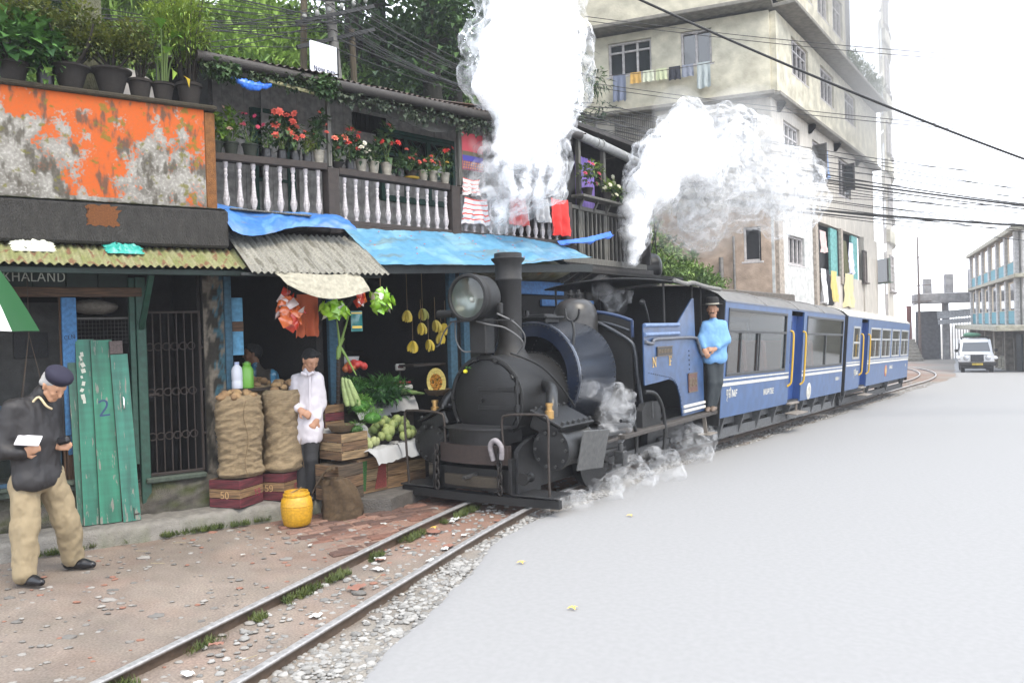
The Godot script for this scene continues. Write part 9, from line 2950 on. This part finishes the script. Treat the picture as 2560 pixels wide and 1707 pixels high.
func puff(t: Node3D, at: Vector3, r: Vector3, dens: float) -> void:
	var f := FogVolume.new()
	var k: int = used.get("puff" + str(t.get_instance_id()), 0)
	used["puff" + str(t.get_instance_id())] = k + 1
	f.name = "puff" if k == 0 else "puff_%03d" % k
	f.shape = RenderingServer.FOG_VOLUME_SHAPE_ELLIPSOID
	f.size = r * 2.0
	dens = snappedf(dens, 0.02)
	var key := "fog%.2f" % dens
	if not mats.has(key):
		var m := FogMaterial.new()
		m.density = dens
		m.albedo = Color(1, 1, 1)
		mats[key] = m
	f.material = mats[key]
	t.add_child(f, true)
	f.transform = Transform3D(rot(rr(0, 360), rr(0, 360), rr(0, 360)), at)

func veil(a: float, torn: float) -> StandardMaterial3D:
	var key := "veil%.2f" % a
	if mats.has(key): return mats[key]
	var n := fnl(71, 0.012, 5)
	var src := n.get_seamless_image(512, 512)
	src.convert(Image.FORMAT_L8)
	var d := src.get_data()
	var o := PackedByteArray()
	o.resize(d.size() * 4)
	for i in d.size():
		o[i * 4] = 250; o[i * 4 + 1] = 251; o[i * 4 + 2] = 253
		o[i * 4 + 3] = int(255.0 * a * smoothstep(0.5 - torn, 0.62, d[i] / 255.0))
	var m := StandardMaterial3D.new()
	m.resource_name = key
	m.transparency = BaseMaterial3D.TRANSPARENCY_ALPHA
	m.albedo_texture = ImageTexture.create_from_image(Image.create_from_data(512, 512, false, Image.FORMAT_RGBA8, o))
	m.uv1_triplanar = true
	m.uv1_scale = V(0.8, 0.8, 0.8)
	m.roughness = 1.0
	m.metallic_specular = 0.0
	m.backlight_enabled = true
	m.backlight = Color(0.8, 0.8, 0.8)
	mats[key] = m
	return m

func plume(label: String, bl: Array, sh: Array, puffs: int, dens: float, cell := 0.05) -> void:
	var t := thing("steam_plume", label, "steam")
	t.set_meta("kind", "stuff")
	var n := fnl(33, 1.3, 5)
	for s in sh:
		var bo := []
		for b in bl: bo.append([V(b[0], b[1], b[2]), V(b[0], b[1], b[2]), b[3] * s[0], b[3] * s[0]])
		var m := nets(bo, cell, cell * 1.6)
		for i in m.v.size():
			var p: Vector3 = m.v[i] * (0.4 / bl[0][3])
			m.v[i] += m.n[i] * bl[0][3] * s[2] * (n.get_noise_3dv(p + V(0, s[0] * 3.0, 0)) + 0.6 * n.get_noise_3dv(p * 3.1))
		fix(m)
		part("billow", m, mat("steamwhite", Color(0.97, 0.97, 0.97), 1.0, 0.0, {"spec": 0.0}) if s[1] >= 1.0 else veil(s[1], 0.12), t)
	for b in bl:
		for k in puffs: puff(t, V(b[0], b[1], b[2]) + V(rr(-1, 1), rr(-1, 1), rr(-1, 1)) * b[3] * 0.4, V(rr(0.8, 1.2), rr(0.8, 1.2), rr(0.8, 1.2)) * b[3], dens / b[3])

func steam() -> void:
	var z := -10.4
	plume("tall white steam plume rising above the chimney before the balcony and hill", [[0.34, 5.79, z, 0.58], [0.02, 5.36, z, 0.44], [0.55, 5.37, z, 0.52], [-0.05, 4.92, z, 0.42], [0.53, 4.85, z, 0.5], [0.16, 4.53, z, 0.45], [0.6, 4.41, z, 0.3], [0.12, 4.15, z, 0.4], [0.4, 4.1, z, 0.3], [0.36, 6.39, z, 0.72], [0.5, 7.0, z, 0.8]], [[0.82, 1.0, 0.14], [0.95, 0.5, 0.22], [1.08, 0.28, 0.3]], 1, 0.06)
	plume("bluish thin lower end of the chimney's steam drifting over the washing", [[-0.02, 3.85, z, 0.4], [0.45, 3.9, z, 0.34], [-0.28, 3.61, z, 0.27], [0.11, 3.54, z, 0.34], [0.5, 3.6, z, 0.27], [-0.1, 3.27, z, 0.2]], [[0.7, 0.62, 0.2], [0.9, 0.4, 0.3], [1.08, 0.24, 0.35]], 1, 0.05)
	z = -13.4
	plume("white steam jet shooting up behind the engine cab", [[2.31, 4.06, z, 0.42], [2.0, 2.86, z, 0.1], [2.05, 3.08, z, 0.17], [2.09, 3.36, z, 0.25], [2.14, 3.71, z, 0.32], [2.6, 4.48, z, 0.5], [2.9, 4.83, z, 0.45], [3.1, 4.47, z, 0.45], [2.55, 4.0, z, 0.3]], [[0.8, 1.0, 0.16], [0.95, 0.5, 0.25], [1.1, 0.28, 0.35]], 1, 0.06)
	plume("fading steam cloud drifting across the stained wall", [[3.5, 3.92, -14.4, 0.75], [3.37, 4.17, -13.6, 0.5], [2.98, 5.18, -13.6, 0.4], [4.11, 4.21, -14.5, 0.85], [3.17, 3.7, -14.2, 0.6], [4.88, 4.11, -14.5, 0.8], [4.05, 4.97, -14.5, 0.8]], [[0.6, 0.62, 0.3], [0.95, 0.28, 0.4]], 2, 0.11, 0.07)
	plume("thin steam wisps leaking round the cylinder and running board", [[1.17, 0.76, -9.25, 0.2], [1.12, 1.0, -9.25, 0.14], [1.02, 0.5, -9.1, 0.17], [0.85, 1.13, -9.0, 0.1], [1.3, 0.95, -9.6, 0.15], [1.1, 0.25, -9.2, 0.16]], [[1.0, 0.18, 0.5]], 1, 0.07, 0.03)
	plume("faint steam curling before the dark cab front", [[1.38, 2.13, -11.0, 0.16], [1.24, 2.3, -11.0, 0.14], [1.55, 2.2, -11.1, 0.12]], [[1.0, 0.24, 0.5]], 1, 0.06, 0.03)
	plume("low steam lying over the gravel and road edge beside the engine", [[1.3, 0.08, -9.0, 0.24], [1.7, 0.1, -9.5, 0.26], [2.25, 0.15, -10.8, 0.34], [0.55, 0.04, -8.1, 0.17], [2.5, 0.2, -11.2, 0.25], [0.95, 0.05, -8.5, 0.2]], [[1.0, 0.16, 0.5]], 1, 0.08, 0.04)
	var t := thing("smoke_haze", "pale smoke haze veiling the upper right of the cream building", "smoke")
	t.set_meta("kind", "stuff")
	for b in [[12.5, 12.5, -30.0, 4.0, 0.04], [15.0, 12.5, -33.0, 4.5, 0.06], [16.5, 8.5, -36.0, 4.0, 0.06], [11.5, 16.5, -30.0, 4.5, 0.05], [15.0, 16.5, -33.0, 4.5, 0.06]]: puff(t, V(b[0], b[1], b[2]), V(b[3], b[3], b[3]), b[4])
func X3(v: Vector3) -> Transform3D: return Transform3D(Basis.IDENTITY, v)
